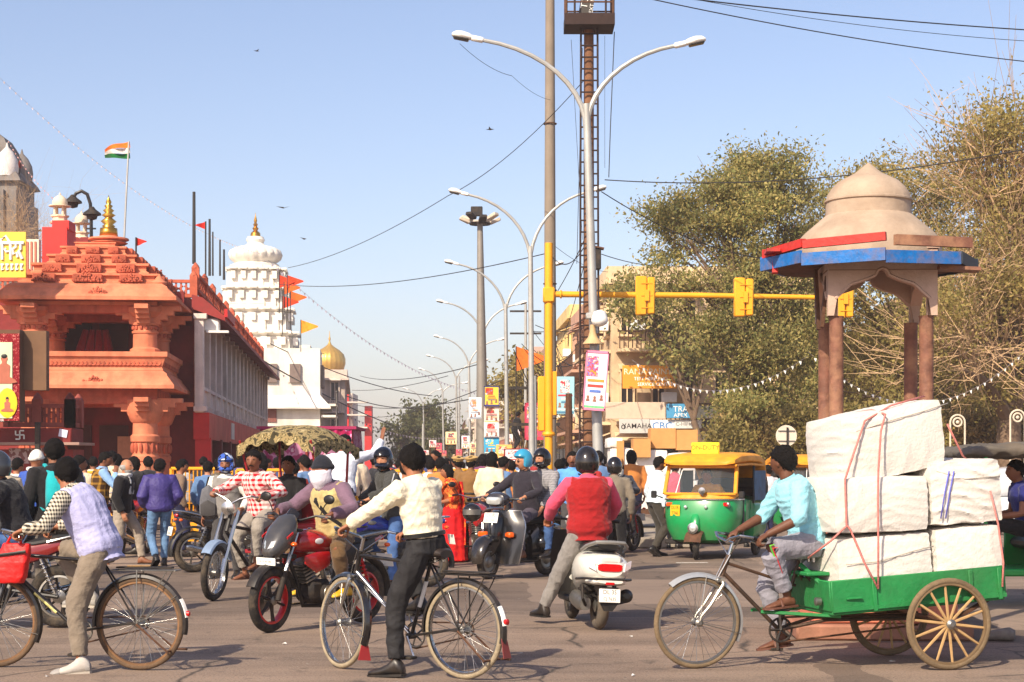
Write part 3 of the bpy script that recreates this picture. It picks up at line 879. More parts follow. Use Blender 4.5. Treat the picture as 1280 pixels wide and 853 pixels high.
# ================================================================ gold-domed building
D7 = 225.0
gd = thing('gold_domed_temple', 'pale building topped by a ribbed golden onion dome', 'temple', (XX(412, D7), D7, 0))
def z7(py): return ZZ(py, D7)
q7 = D7 / FPX
M_dome = mat((214, 170, 84), .35, .6, .1, 2, dirt=.25, dcol=(150, 110, 50), name='gold_leaf')
rings = []
for a, b in [(10, 476), (12, 472), (14, 468), (17, 462), (19, 455), (19, 449), (17, 443), (12, 438), (6, 434), (2.5, 431), (1.2, 428)]:
 rings.append([(a * q7 * (1 + .05 * abs(math.sin(10 * t))) * math.cos(t), a * q7 * (1 + .05 * abs(math.sin(10 * t))) * math.sin(t), z7(b)) for t in [2 * PI * k / 60 for k in range(60)]])
g = MB(); g.loft(rings); ob('onion_dome', g, M_dome, gd)
g = MB(); g.lathe([(a * q7, z7(b)) for a, b in [(1.5, 429), (.8, 426), (1.6, 424), (.6, 421), (.3, 414)]], 8); ob('finial', g, M_dome, gd)
g = MB(); g.lathe([(11 * q7, z7(492)), (11 * q7, z7(480)), (13 * q7, z7(478)), (10 * q7, z7(475))], 12); ob('drum', g, mat((190, 160, 120), .8, name='pale_drum'), gd)
M_pale = mat((206, 196, 184), .85, 0, .12, .5, dirt=.4, dcol=(140, 126, 116), name='pale_render')
g = MB(); g.box((0.4, 3, z7(492) / 2), (5.2, 8, z7(492))); ob('wall', g, M_pale, gd)
g = MB(); g.box((2.2, -1.3, z7(500) / 2 + 3), (.8, .6, z7(500) - 4)); g.box((5, 0, z7(508) / 2), (.9, 2, z7(508))); ob('red_pier', g, M_red, gd)
for k in range(3):
 for j in range(4):
  g = MB(); g.box((-1.4 + 1.3 * k, -1.05, 2.2 + 1.9 * j), (.6, .1, 1.0)); ob('window', g, M_dkwin, gd)
for k in range(3):
 g = MB(); g.box((3.2, -1.4, z7(535) + 1.6 * k), (3.6, 1.4, .18)); ob('balcony_slab', g, M_pale, gd)
# ================================================================ street-side buildings
def building(name, label, loc, rz, wd, dp, floors, colr, wins=4, shop=True, trim=None, fh=3.4, balc=True, roofstuff=True, seed=0, side=True):
 """local x across the front, y into depth; front faces -y"""
 rr = random.Random(seed)
 t_ = thing(name, label, 'building', loc, rz)
 H = floors * fh
 M_w = mat(colr, .88, 0, .16, .7, .25, 8, dirt=.55, dcol=tuple(int(c * .5) for c in colr), name='render_%d' % seed, streak=.6)
 M_t = trim or mat(tuple(min(255, int(c * 1.08)) for c in colr), .85, 0, .15, 1, dirt=.4, name='trim_%d' % seed)
 g = MB(); g.box((wd / 2, dp / 2, H / 2), (wd, dp, H)); ob('wall', g, M_w, t_)
 g = MB()
 for (cx, cy, sx, sy) in ((wd / 2, -.08, wd + .4, .3), (wd / 2, dp + .08, wd + .4, .3), (-.08, dp / 2, .3, dp), (wd + .08, dp / 2, .3, dp)):
  g.box((cx, cy, H + .3), (sx, sy, .7)); g.box((cx, cy, H - .15), (sx + (.25 if sx > sy else 0.25), sy + .25, .18))
 ob('parapet', g, M_t, t_)
 def face(T, L_, nw):
  for f in range(floors):
   zb = f * fh
   if f == 0 and shop:
    k = max(1, int(L_ / 3.2))
    for j in range(k):
     x = (j + .5) * L_ / k
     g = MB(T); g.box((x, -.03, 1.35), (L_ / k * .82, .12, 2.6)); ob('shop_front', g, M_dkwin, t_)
     g = MB(T); g.prism([(x - L_ / k * .46, -.05, 3.1), (x + L_ / k * .46, -.05, 3.1), (x + L_ / k * .46, -1.0, 2.75), (x - L_ / k * .46, -1.0, 2.75)], (0, 0, .06)); ob('awning', g, M_t, t_)
    continue
   for j in range(nw):
    x = (j + .5) * L_ / nw
    ww = L_ / nw * .42
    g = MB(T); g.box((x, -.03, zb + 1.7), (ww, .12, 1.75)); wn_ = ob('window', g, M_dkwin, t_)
    g = MB(T)
    for s_ in (-1, 1): g.box((x + s_ * ww / 2, -.1, zb + 1.7), (.1, .14, 1.9))
    g.box((x, -.1, zb + 2.62), (ww + .2, .16, .12)); g.box((x, -.1, zb + .8), (ww + .25, .24, .1)); g.box((x, -.1, zb + 1.7), (.06, .1, 1.75))
    ob('window_frame', g, M_t, wn_)
    if rr.random() < .4:
     g = MB(T); g.prism([(x - ww * .7, -.08, zb + 2.95), (x + ww * .7, -.08, zb + 2.95), (x + ww * .7, -.75, zb + 2.7), (x - ww * .7, -.75, zb + 2.7)], (0, 0, .05)); ob('window_hood', g, M_t, t_)
    if rr.random() < .3:
     g = MB(T); g.box((x + ww * .75, -.35, zb + 1.3), (.75, .5, .5), bev=.03); ob('air_conditioner', g, M_white, t_)
   if balc and f > 0:
    g = MB(T); g.box((L_ / 2, -.55, zb + .02), (L_ * .96, 1.2, .16)); b_ = ob('balcony_slab', g, M_t, t_)
    g = MB(T); g.box((L_ / 2, -1.1, zb + .95), (L_ * .96, .08, .08))
    n = int(L_ / .22)
    for k in range(n): g.box(((k + .5) * L_ * .96 / n + L_ * .02, -1.1, zb + .5), (.05, .05, .85))
    ob('balcony_rail', g, M_rust if rr.random() < .6 else M_t, b_)
 face(None, wd, wins)
 if side: face(XF((0, dp, 0), (0, 0, -PI / 2)), dp, max(2, int(dp / 3)))
 if roofstuff:
  for k in range(2):
   g = MB(); x, y = rr.uniform(.2, .8) * wd, rr.uniform(.2, .8) * dp
   g.lathe([(.6, H), (.62, H + .1), (.58, H + 1.0), (.5, H + 1.25), (.2, H + 1.35)], 14, (x, y, 0)); ob('water_tank', g, M_black, t_)
  g = MB(); x = wd * .3; g.tube([(x, 1, H), (x, 1, H + 2.4)], .04, 5); g.tube([(x - .6, 1, H + 2.1), (x + .6, 1, H + 2.1)], .03, 4); ob('antenna', g, M_wire, t_)
 return t_
DB = 88.0
xb = XX(764, DB)
cb = building('corner_building', 'three-storey beige corner building with shop signs behind the leafy tree', (xb, DB, 0), R(2), 11.0, 10, 3, (204, 178, 142), 7, seed=1, roofstuff=True, fh=3.6)
building('apartment_building', 'weathered pink-beige block next behind the corner building', (xb - .46, DB + 10.6, 0), R(2.4), 12, 13, 3, (182, 142, 120), 4, seed=2)
building('apartment_building', 'yellow washed block with rusty balconies further up the street', (xb - 1.08, DB + 24.2, 0), R(2.4), 12, 15, 3, (206, 178, 122), 4, seed=3, fh=3.7)
building('apartment_building', 'dull brown block with small windows up the street', (xb - 1.9, DB + 40, 0), R(2.4), 12, 18, 3, (166, 132, 112), 4, seed=4, fh=3.3)
building('apartment_building', 'pinkish grey terrace block far up the street', (xb - 3.0, DB + 60, 0), R(2.4), 12, 25, 3, (186, 150, 136), 4, seed=5, fh=3.6)
building('apartment_building', 'brick red low block near the street end', (xb - 4.4, DB + 88, 0), R(2.4), 14, 30, 3, (160, 104, 88), 5, seed=6, fh=3.2)
building('apartment_building', 'small cream block where the street closes', (xb - 9.5, DB + 125, 0), R(2.4), 14, 30, 3, (190, 176, 160), 5, seed=16, fh=3.0)
building('rear_building', 'yellow plastered house glimpsed behind the tree crowns', (XX(905, 95), 95, 0), R(-3), 10, 9, 2, (214, 176, 112), 4, seed=7, fh=3.7, side=False)
building('rear_building', 'long tan building mostly hidden behind the bare tree', (XX(1120, 99), 99, 0), R(-4), 18, 9, 3, (172, 140, 112), 6, seed=8, side=False)
building('row_house', 'pale house with rusty railings below the golden dome', (XX(381, 150), 150, 0), R(5), 3.4, 30, 3, (196, 178, 164), 2, seed=9, fh=3.0, side=False)
building('row_house', 'grey and red house front at the end of the left row', (XX(402, 240), 236, 0), R(5), 3.6, 20, 3, (176, 166, 158), 2, seed=10, fh=3.6, side=False)
building('row_house', 'white plain house wall beyond the temple wing', (XX(329, 128), 128, 0), R(5), 3.2, 20, 3, (226, 218, 204), 2, seed=12, fh=3.2, side=False)
def signboard(px0, py0, px1, py1, d, col, label, letters=None, lcol=(240, 240, 236), name='shop_sign', blotch=None, tilt=0, size=None, posts=False):
 a, b = W(px0, py1, d), W(px1, py0, d)
 t_ = thing(name, label, 'sign', (a.x, d, a.z))
 w_, h_ = b.x - a.x, b.z - a.z
 g = MB(); g.box((w_ / 2, 0, h_ / 2), (w_, .12, h_), bev=.015)
 ob('panel', g, blotch or mat(col, .5, 0, .06, 3, dirt=.15, name='sign_%d_%d_%d' % col), t_)
 if letters:
  for i, (s_, u, v, sz, c) in enumerate(letters):
   text(s_, sz * h_, mat(c, .6, 0, .04, 3, name='lettering_%d_%d_%d' % c), t_, XF((w_ * u, -.066, h_ * v), (R(90), 0, 0)), bold=.002 * h_)
 return t_
WH, BK, RD, BL = (242, 240, 234), (26, 26, 28), (190, 30, 34), (40, 80, 160)
signboard(778, 457, 846, 486, 86.6, (232, 152, 44), 'orange shop sign with pale capitals high on the corner building', [('RANA PAINTS', .5, .72, .36, (236, 222, 190)), ('TEST HERE AND', .52, .42, .2, WH), ('SERVICE CENTRE', .6, .18, .2, WH)])
signboard(757, 503, 832, 524, 86.4, (206, 184, 162), 'plain beige fascia board above the shop signs')
signboard(774, 524, 812, 542, 86.2, (196, 192, 186), 'grey sign with black capitals YAMAHA above the shops', [('YAMAHA', .58, .5, .5, BK), ('o', .14, .5, .7, BK)])
signboard(812, 525, 843, 541, 86.25, (222, 224, 226), 'white sign with a blue band beside the grey sign', [('CBC', .5, .5, .8, (30, 120, 190))])
signboard(843, 525, 877, 536, 86.2, (214, 212, 206), 'long pale sign with grey lettering over the shops', [('C-HIFI', .3, .5, .6, (110, 110, 112))])
signboard(833, 505, 868, 523, 86.0, (70, 150, 196), 'blue sign with white letters TRA partly behind leaves', [('TRA', .5, .62, .55, WH), ('APEX', .5, .2, .4, WH)])
signboard(871, 508, 898, 523, 86.0, (150, 160, 130), 'small greenish picture sign beside the blue sign', blotch=blotch_mat('green_print', [(90, 110, 70), (190, 190, 170), (120, 130, 90), (210, 205, 190)], 2.2))
signboard(878, 524, 926, 536, 86.1, (40, 36, 36), 'black sign with a red script line under the picture sign', [('Service', .5, .6, .6, RD)])
signboard(868, 539, 926, 552, 85.9, (24, 24, 26), 'black sign with white capitals RONICS over the shop', [('RONICS', .5, .5, .8, WH)])
signboard(706, 578, 733, 590, 70, (222, 196, 90), 'small yellow sign reading Nikon behind the grey pole', [('Nikon', .5, .5, .8, BK)])
signboard(919, 505, 934, 518, 90, (235, 232, 224), 'small white sign with two dark letters on the yellow house', [('M', .28, .5, .9, BK), ('G', .75, .5, .9, BK)])
# ================================================================ trees
def leaf_mat(name, cols):
 m = bpy.data.materials.new(name)
 t, p = nodes_of(m); N, L = t.nodes, t.links
 ge = N.new('ShaderNodeNewGeometry')
 r = N.new('ShaderNodeValToRGB')
 e = r.color_ramp.elements
 e[0].color = lin(cols[0]) + (1,); e[1].color = lin(cols[-1]) + (1,)
 for i in range(1, len(cols) - 1):
  x = e.new(i / (len(cols) - 1)); x.color = lin(cols[i]) + (1,)
 L.new(ge.outputs['Random Per Island'], r.inputs['Fac'])
 tc = N.new('ShaderNodeTexCoord'); nz = N.new('ShaderNodeTexNoise'); nz.inputs['Scale'].default_value = .45; nz.inputs['Detail'].default_value = 3
 L.new(tc.outputs['Object'], nz.inputs['Vector'])
 mp = N.new('ShaderNodeMapRange'); mp.inputs[1].default_value = .3; mp.inputs[2].default_value = .7; mp.inputs[3].default_value = .62; mp.inputs[4].default_value = 1.3
 L.new(nz.outputs['Fac'], mp.inputs[0])
 mx = N.new('ShaderNodeMixRGB'); mx.blend_type = 'MULTIPLY'; mx.inputs['Fac'].default_value = 1
 L.new(r.outputs['Color'], mx.inputs['Color1']); L.new(mp.outputs[0], mx.inputs['Color2'])
 L.new(mx.outputs[0], p.inputs['Base Color'])
 p.inputs['Roughness'].default_value = .6; p.inputs['Specular IOR Level'].default_value = .3
 tr = N.new('ShaderNodeBsdfTranslucent'); L.new(mx.outputs[0], tr.inputs['Color'])
 ms = N.new('ShaderNodeMixShader'); ms.inputs[0].default_value = .5
 L.new(p.outputs[0], ms.inputs[1]); L.new(tr.outputs[0], ms.inputs[2])
 L.new(ms.outputs[0], t.nodes['Material Output'].inputs['Surface'])
 return m
M_bark = mat((112, 92, 74), .95, 0, .25, 3, .7, 12, dirt=.4, dcol=(70, 56, 46), name='bark')
M_twig = mat((176, 146, 112), .95, 0, .2, 2, name='dry_twig')
def tree(label, loc, lobes, trunk_r, leafmat, n_clump, per, leaf, seed, name='leafy_tree', twig=False, clump_r=.55, trunk_top=None, limb_n=9):
 rr = np.random.default_rng(seed)
 t_ = thing(name, label, 'tree', loc)
 L_ = [(np.array(c, float), np.array(r_, float)) for c, r_ in lobes]
 vol = np.array([np.prod(r_) for _, r_ in L_]) ** .8
 cen = sum(c * v for (c, _), v in zip(L_, vol)) / vol.sum()
 fork = np.array([cen[0] * .3, cen[1] * .3, trunk_top or cen[2] * .45])
 g = MB()
 mid = fork * .5 + np.array([rr.normal(0, .15), rr.normal(0, .15), 0])
 g.tube([(0, 0, -.05), (.02, 0, .4), mid, fork], [trunk_r * 1.5, trunk_r * 1.1, trunk_r * .9, trunk_r * .75], 10)
 ob('trunk', g, M_bark, t_)
 tips = []
 for k in range(limb_n):
  c, r_ = L_[k % len(L_)]
  end = c + r_ * rr.normal(0, .3, 3)
  m1 = fork + (end - fork) * .45 + rr.normal(0, .35, 3) + np.array([0, 0, .4])
  g = MB(); g.tube([fork, m1, end], [trunk_r * .5, trunk_r * .3, trunk_r * .1], 7); ob('limb', g, M_bark, t_)
  for j in range(6):
   s0 = m1 + (end - m1) * rr.uniform(0, 1)
   tips.append((s0, c + r_ * rr.normal(0, .45 if twig else .3, 3), trunk_r * .12))
 cl = []
 g = MB()
 for s0, e0, r0 in tips:
  m1 = (s0 + e0) / 2 + rr.normal(0, .25, 3)
  g.tube([s0, m1, e0], [r0, r0 * .6, r0 * .3], 4, cap=False)
  for j in range(4 if twig else 2):
   e1 = e0 + rr.normal(0, 1, 3) * (1.1 if twig else .5)
   g.tube([m1 + (e0 - m1) * rr.uniform(0, 1), (m1 + e1) / 2 + rr.normal(0, .2, 3), e1], [r0 * .35, r0 * .28, r0 * .12], 3, cap=False)
   if twig:
    for q_ in range(5):
     e2 = e1 + rr.normal(0, 1, 3) * .75 + np.array([0, 0, .2])
     s2 = m1 + (e1 - m1) * rr.uniform(.3, 1)
     g.tube([s2, (s2 + e2) / 2 + rr.normal(0, .12, 3), e2], [r0 * .2, r0 * .15, r0 * .08], 3, cap=False)
 ob('branches', g, M_twig if twig else M_bark, t_, kind='stuff')
 P = []
 which = rr.choice(len(L_), n_clump, p=vol / vol.sum())
 subs = []
 for i in rr.choice(len(L_), max(6, n_clump // 13), p=vol / vol.sum()):
  c, r_ = L_[i]
  d = rr.normal(0, 1, 3); d /= np.linalg.norm(d)
  subs.append(c + r_ * d * (rr.uniform(.3, 1.0) ** .5) * (1 + rr.normal(0, .13)))
 for i in which:
  c, r_ = L_[i]
  if rr.random() < .82:
   P.append(subs[rr.integers(len(subs))] + rr.normal(0, 1, 3) * np.array([.75, .75, .42]) * np.mean(r_) * .22)
   continue
  d = rr.normal(0, 1, 3); d /= np.linalg.norm(d)
  rad = rr.uniform(.25, 1.0) ** .6 * (1 + .2 * math.sin(5 * d[0] + i) * math.sin(4 * d[2] + 2 * i) + rr.normal(0, .12))
  P.append(c + r_ * d * rad)
 P = np.array(P)
 P = P[P[:, 2] > .8]
 sz = rr.uniform(.5, 1.35, len(P))
 n = len(P) * per
 ctr = np.repeat(P, per, 0) + rr.normal(0, 1, (n, 3)) * (clump_r * np.repeat(sz, per))[:, None] * np.array([1, 1, .7])
 ax = rr.normal(0, 1, (n, 3)); ax[:, 2] -= .4; ax /= np.linalg.norm(ax, axis=1)[:, None]
 b = np.cross(ax, rr.normal(0, 1, (n, 3))); b /= np.linalg.norm(b, axis=1)[:, None]
 s_ = leaf * rr.uniform(.6, 1.3, n)[:, None]
 V = np.stack([ctr - ax * s_, ctr + b * s_ * .5 - ax * s_ * .1, ctr + ax * s_, ctr - b * s_ * .5 - ax * s_ * .1], 1).reshape(-1, 3)
 F = np.arange(n * 4).reshape(-1, 4)
 me = fast_mesh('crown', V, F)
 ob('crown', me, leafmat, t_, kind='stuff')
 return t_
LM1 = leaf_mat('leaf_green', [(100, 106, 58), (138, 140, 80), (168, 158, 96), (196, 176, 110), (130, 124, 72)])
LM2 = leaf_mat('leaf_olive', [(118, 112, 60), (158, 146, 82), (188, 166, 100), (142, 126, 72)])
LM3 = leaf_mat('leaf_far', [(80, 88, 54), (106, 110, 68), (128, 124, 82)])
LM4 = leaf_mat('leaf_dry', [(150, 126, 80), (176, 146, 94), (128, 114, 66), (196, 162, 104)])
DT = 64.0
def lob(px, py, rx, ry, d, ox=0, oy=0, D=None):
 D = D or DT
 k = d / FPX
 return ((XX(px, d) - ox, d - oy, ZZ(py, d)), (rx * k, max(rx, ry) * k * .8, ry * k))
tb = Vector((XX(950, DT), DT, 0))
tree('large spreading tree with olive-green leaves left of the domed kiosk', tb,
 [lob(890, 265, 60, 50, DT, tb.x, tb.y), lob(848, 300, 42, 50, DT - 1, tb.x, tb.y), lob(925, 225, 55, 40, DT + 1, tb.x, tb.y), lob(985, 235, 60, 50, DT + 1, tb.x, tb.y), lob(960, 295, 70, 50, DT, tb.x, tb.y), lob(840, 360, 30, 30, DT - 1, tb.x, tb.y), lob(875, 370, 52, 48, DT - 2, tb.x, tb.y), lob(960, 370, 75, 75, DT, tb.x, tb.y),
 lob(915, 440, 48, 46, DT - 2, tb.x, tb.y), lob(985, 480, 60, 70, DT - 1, tb.x, tb.y), lob(930, 520, 35, 40, DT - 2, tb.x, tb.y)], .42, LM1, 1300, 66, .072, 3, clump_r=.36)
tb2 = Vector((XX(1150, DT + 6), DT + 6, 0))
tree('broad tree with yellowing olive leaves behind the domed kiosk', tb2,
 [lob(1070, 270, 90, 75, DT + 5, tb2.x, tb2.y), lob(1140, 245, 80, 60, DT + 6, tb2.x, tb2.y), lob(1090, 400, 80, 90, DT + 4, tb2.x, tb2.y), lob(1180, 330, 80, 90, DT + 6, tb2.x, tb2.y), lob(1060, 500, 60, 55, DT + 3, tb2.x, tb2.y), lob(1180, 450, 90, 70, DT + 5, tb2.x, tb2.y), lob(1220, 400, 70, 80, DT + 5, tb2.x, tb2.y)], .45, LM2, 1300, 62, .074, 4, clump_r=.4)
tb3 = Vector((XX(1262, 58), 58, 0))
tree('half-bare tree with a tangle of dry twigs at the right edge', tb3,
 [lob(1240, 220, 75, 80, 58, tb3.x, tb3.y), lob(1280, 190, 70, 80, 58, tb3.x, tb3.y), lob(1230, 340, 75, 70, 57, tb3.x, tb3.y), lob(1210, 430, 80, 60, 56, tb3.x, tb3.y), lob(1290, 400, 70, 90, 57, tb3.x, tb3.y), lob(1300, 280, 60, 80, 59, tb3.x, tb3.y)], .5, LM2, 700, 50, .075, 5, twig=True, clump_r=.6, trunk_top=3.0, limb_n=11)
tb4 = Vector((XX(1105, 80), 80, 0))
tree('dark leafy tree low behind the kiosk pillars', tb4, [lob(1080, 470, 110, 70, 80, tb4.x, tb4.y), lob(1190, 490, 90, 50, 80, tb4.x, tb4.y), lob(1260, 470, 70, 60, 80, tb4.x, tb4.y)], .35, LM2, 420, 50, .16, 6, clump_r=.7)
tb5 = Vector((XX(520, 180), 180, 0))
tree('hazy green tree closing the far end of the street', tb5, [lob(520, 535, 26, 30, 180, tb5.x, tb5.y), lob(540, 525, 22, 24, 181, tb5.x, tb5.y), lob(500, 550, 18, 25, 179, tb5.x, tb5.y)], .4, LM3, 200, 46, .2, 7, clump_r=.6, name='far_tree')
tb6 = Vector((XX(560, 170), 170, 0))
tree('smaller hazy tree right of the far green tree', tb6, [lob(560, 545, 20, 22, 170, tb6.x, tb6.y), lob(548, 560, 20, 18, 169, tb6.x, tb6.y)], .3, LM3, 110, 46, .2, 8, clump_r=.6, name='far_tree')
tb7 = Vector((XX(657, 112), 112, 0))
tree('dusty shrubby tree behind the stacked banners', tb7, [lob(655, 480, 22, 32, 112, tb7.x, tb7.y), lob(662, 520, 24, 30, 112, tb7.x, tb7.y)], .3, LM2, 130, 46, .16, 9, clump_r=.6, name='far_tree')
tb8 = Vector((XX(36, 76), 76, 0))
tree('leafless twiggy tree behind the yellow hoarding', tb8, [lob(40, 300, 28, 34, 76, tb8.x, tb8.y), lob(15, 290, 20, 24, 76, tb8.x, tb8.y)], .18, LM4, 8, 8, .08, 10, twig=True, clump_r=.3, name='bare_tree', trunk_top=7.5, limb_n=6)
tb9 = Vector((XX(880, 84), 84, 0))
tree('trailing creeper tree over the corner building balcony', tb9, [lob(800, 385, 30, 18, 84, tb9.x, tb9.y), lob(850, 420, 40, 40, 84, tb9.x, tb9.y)], .2, LM1, 120, 50, .14, 13, clump_r=.5)
for i, (px, d, rx, ry) in enumerate([(905, 60, 30, 26), (1010, 58, 40, 34), (1075, 56, 36, 30), (1135, 57, 40, 36), (1215, 60, 50, 34), (1275, 62, 36, 40), (950, 62, 36, 30)]):
 b_ = Vector((XX(px, d), d, 0))
 tree(['low dusty shrub under the leafy tree', 'dense olive shrub behind the round sign', 'olive shrub behind the kiosk', 'broad dry shrub behind the tricycle load', 'pale dry shrub before the hooped brackets', 'tall dry shrub at the foot of the bare tree', 'rounded shrub right of the leafy tree trunk'][i], b_, [lob(px, 560 - ry * .6, rx, ry, d, b_.x, b_.y), lob(px + rx * .4, 575 - ry * .5, rx * .7, ry * .6, d - .5, b_.x, b_.y)], .08, LM2 if i < 4 else LM4, 110, 60, .085, 40 + i, 'shrub', clump_r=.3, trunk_top=.5, limb_n=4)
# ================================================================ street lamps
def street_lamp(px, px_base, pyh, d, xl, xr, yr, yj, label, banner=None):
 """twin-arm lamp: junction at (px,yj), left head at (xl,pyh), right head at (xr,yr)"""
 b = Vector((XX(px_base, d), d, 0))
 t_ = thing('street_lamp', label, 'street lamp', b, 0, 'twin-arm street lamps along the median')
 def l(px_, py_): return W(px_, py_, d) - b
 j = l(px, yj)
 g = MB(); zj = j.z
 g.tube([(0, 0, .0), (0, 0, 1.6), (j.x * .4, 0, zj * .5), (j.x, 0, zj)], [.11, .1, .085, .07], 10)
 g.lathe([(.2, 0), (.2, .03), (.13, .06)], 10)
 ob('pole', g, M_galv, t_)
 for hx_, hy_ in ((xl, pyh), (xr, yr)):
  h = l(hx_, hy_)
  s_ = 1 if h.x > j.x else -1
  dx, dz = abs(h.x - j.x), h.z - j.z
  pts = []
  for k in range(11):
   u = k / 10
   a = u * PI / 2 * .86
   pts.append((j.x + s_ * (dx - .42) * (1 - math.cos(a)) / (1 - math.cos(PI / 2 * .86)), 0, j.z - .5 + (dz + .42) * math.sin(a) / math.sin(PI / 2 * .86)))
  g = MB(); g.tube(pts, [.055 - .018 * k / 10 for k in range(11)], 8); ob('arm', g, M_galv, t_)
  e = Vector(pts[-1]); dirx = (e - Vector(pts[-2])).normalized()
  Rm = dirx.to_track_quat('X', 'Z').to_matrix()
  g = MB(); g.box(e + dirx * .1, (.26, .12, .1), Rm, bev=.03); hd = ob('ballast_box', g, M_white, t_)
  g = MB()
  rings = []
  for u, wy, zt_, zb_ in ((.2, .06, .05, -.04), (.27, .1, .08, -.055), (.4, .125, .095, -.06), (.52, .105, .07, -.055), (.58, .05, .025, -.04)):
   rings.append([e + Rm @ Vector((u, wy * math.cos(a), (zt_ if math.sin(a) > 0 else -zb_) * math.sin(a))) for a in [2 * PI * k / 12 for k in range(12)]])
  g.loft(rings); hd = ob('lamp_head', g, M_white, t_)
  g = MB(); g.box(e + Rm @ Vector((.4, 0, -.058)), (.3, .18, .04), Rm, bev=.02); ob('lamp_lens', g, mat((60, 58, 54), .2, 0, .1, 10, name='dark_lens'), hd)
 return t_
lamps = [(733, 748, 45, 33.0, 575, 872, 52, 130, 'nearest twin-arm street lamp, with a poster and camera on its pole'),
  (663, 665, 240, 52.0, 567, 752, 237, 308, 'twin-arm street lamp just behind the grey concrete pole'),
  (632, 634, 328, 70.0, 560, 700, 330, 380, 'twin-arm street lamp between the tall mast and grey pole'),
  (603, 605, 377, 87.0, 549, 655, 379, 414, 'twin-arm street lamp against the tall floodlight mast'),
  (586, 588, 421, 111.0, 545, 630, 424, 452, 'slender distant street lamp beyond the tall mast'),
  (570, 572, 445, 131.0, 535, 608, 450, 470, 'more distant small street lamp up the median'),
  (553, 555, 462, 152.0, 525, 584, 478, 486, 'very distant small street lamp before the far tree'),
  (529, 531, 486, 178.0, 505, 552, 487, 505, 'farthest tiny street lamp beside the far tree')]
LT = [street_lamp(*a) for a in lamps]
b0 = Vector((XX(748, 33), 33, 0))
def l1(px, py, dy=0): return W(px, py, 33) - b0 + Vector((0, dy, 0))
ct = thing('dome_camera', 'white dome security camera clamped to the nearest lamp pole', 'camera', W(745, 402, 32.8))
g = MB(); g.lathe([(.02, .2), (.11, .17), (.15, .05), (.16, 0), (.13, -.06), (.06, -.1), (.01, -.11)], 14, (.06, -.15, 0)); ob('housing', g, M_white, ct)
g = MB(); g.box((-.08, 0, .1), (.22, .14, .12), bev=.02); ob('bracket', g, M_galv, ct)
hn = thing('horn_loudspeaker', 'small beige horn loudspeaker hung below the dome camera', 'loudspeaker', W(741, 425, 32.8))
g = MB(); g.lathe([(.05, .28), (.06, .15), (.09, .05), (.18, -.06), (.19, -.08), (.15, -.06), (.02, .05)], 12); ob('horn', g, mat((190, 160, 116), .6, name='beige_enamel'), hn)
g = MB(); g.box((.1, .05, .1), (.2, .05, .05)); ob('bracket', g, M_rust, hn)
def prints(t_, w_, h_, seed, y=-.045, cols=None):
 """flat printed pictures, portraits and caption lines of a poster"""
 rr = random.Random(seed)
 cols = cols or [(206, 60, 50), (236, 170, 60), (70, 110, 180), (60, 150, 100)]
 bm_ = blotch_mat('picture_%d' % seed, cols + [(236, 226, 214)], 7 / max(.4, w_), .6, 5)
 y_ = y - .006
 g = MB(); x = rr.uniform(.3, .5); g.box((w_ * x, y_, h_ * .74), (w_ * .5, .002, h_ * .34)); ob('printed_picture', g, bm_, t_, 0)
 for k in range(3):
  c = cols[k % len(cols)]
  g = MB(); z = h_ * (.5 - .09 * k); ww = w_ * rr.uniform(.4, .8)
  g.box((w_ / 2, y_, z), (ww, .002, h_ * .045)); ob('caption_line', g, mat(c, .6, 0, .2, 30, name='print_%d_%d_%d' % c), t_, 0)
 M_sk = mat((150, 100, 80), .6, 0, .2, 10, name='portrait_print')
 for k in range(3):
  x, z, r_ = w_ * (.2 + .3 * k), h_ * rr.uniform(.12, .24), min(w_, h_) * .085
  g = MB(); g.ell((x, y_, z + r_ * 1.2), (r_ * .7, .002, r_ * .9), 10, 6); g.prism([(x - r_, y_, z - r_), (x + r_, y_, z - r_), (x + r_ * .8, y_, z + r_ * .3), (x - r_ * .8, y_, z + r_ * .3)], (0, .002, 0)); ob('printed_portrait', g, M_sk, t_, 0)
 g = MB(); g.box((w_ / 2, y_, h_ * .05), (w_ * .9, .002, h_ * .05)); ob('caption_line', g, mat(cols[-1], .6, 0, .2, 30, name='print_%d_%d_%d' % cols[-1]), t_, 0)
def poster(px0, py0, px1, py1, d, col, label, seed, cols=None, border=None, name='banner', leg=False, rz=0, lines=(), tilt=0):
 a, b = W(px0, py1, d), W(px1, py0, d)
 t_ = thing(name, label, 'banner', (a.x, d, a.z), rz)
 w_, h_ = b.x - a.x, b.z - a.z
 g = MB(); g.box((w_ / 2, 0, h_ / 2), (w_, .06, h_), bev=.01); ob('panel', g, mat(col, .55, 0, .06, 5, name='poster_%d_%d_%d' % col), t_)
 if border:
  for (cx, cz, sx, sz) in ((w_ / 2, h_ * .985, w_, h_ * .04), (w_ / 2, h_ * .015, w_, h_ * .04), (w_ * .02, h_ / 2, w_ * .05, h_), (w_ * .98, h_ / 2, w_ * .05, h_)):
   g = MB(); g.box((cx, -.025, cz), (sx, .04, sz)); ob('border', g, mat(border, .6, name='border_%d_%d_%d' % border), t_)
 prints(t_, w_, h_, seed, -.03 if not border else -.03, cols)
 for s_, u, v, sz, c in lines:
  text(s_, sz * h_, mat(c, .6, 0, .04, 3, name='lettering_%d_%d_%d' % c), t_, XF((w_ * u, -.044, h_ * v), (R(90), 0, 0)))
 if leg:
  for u in (.12, .88):
   g = MB(); g.tube([(w_ * u, .06, -a.z), (w_ * u, .06, h_ * .5)], .025, 6); ob('leg', g, M_rust, t_)
 return t_
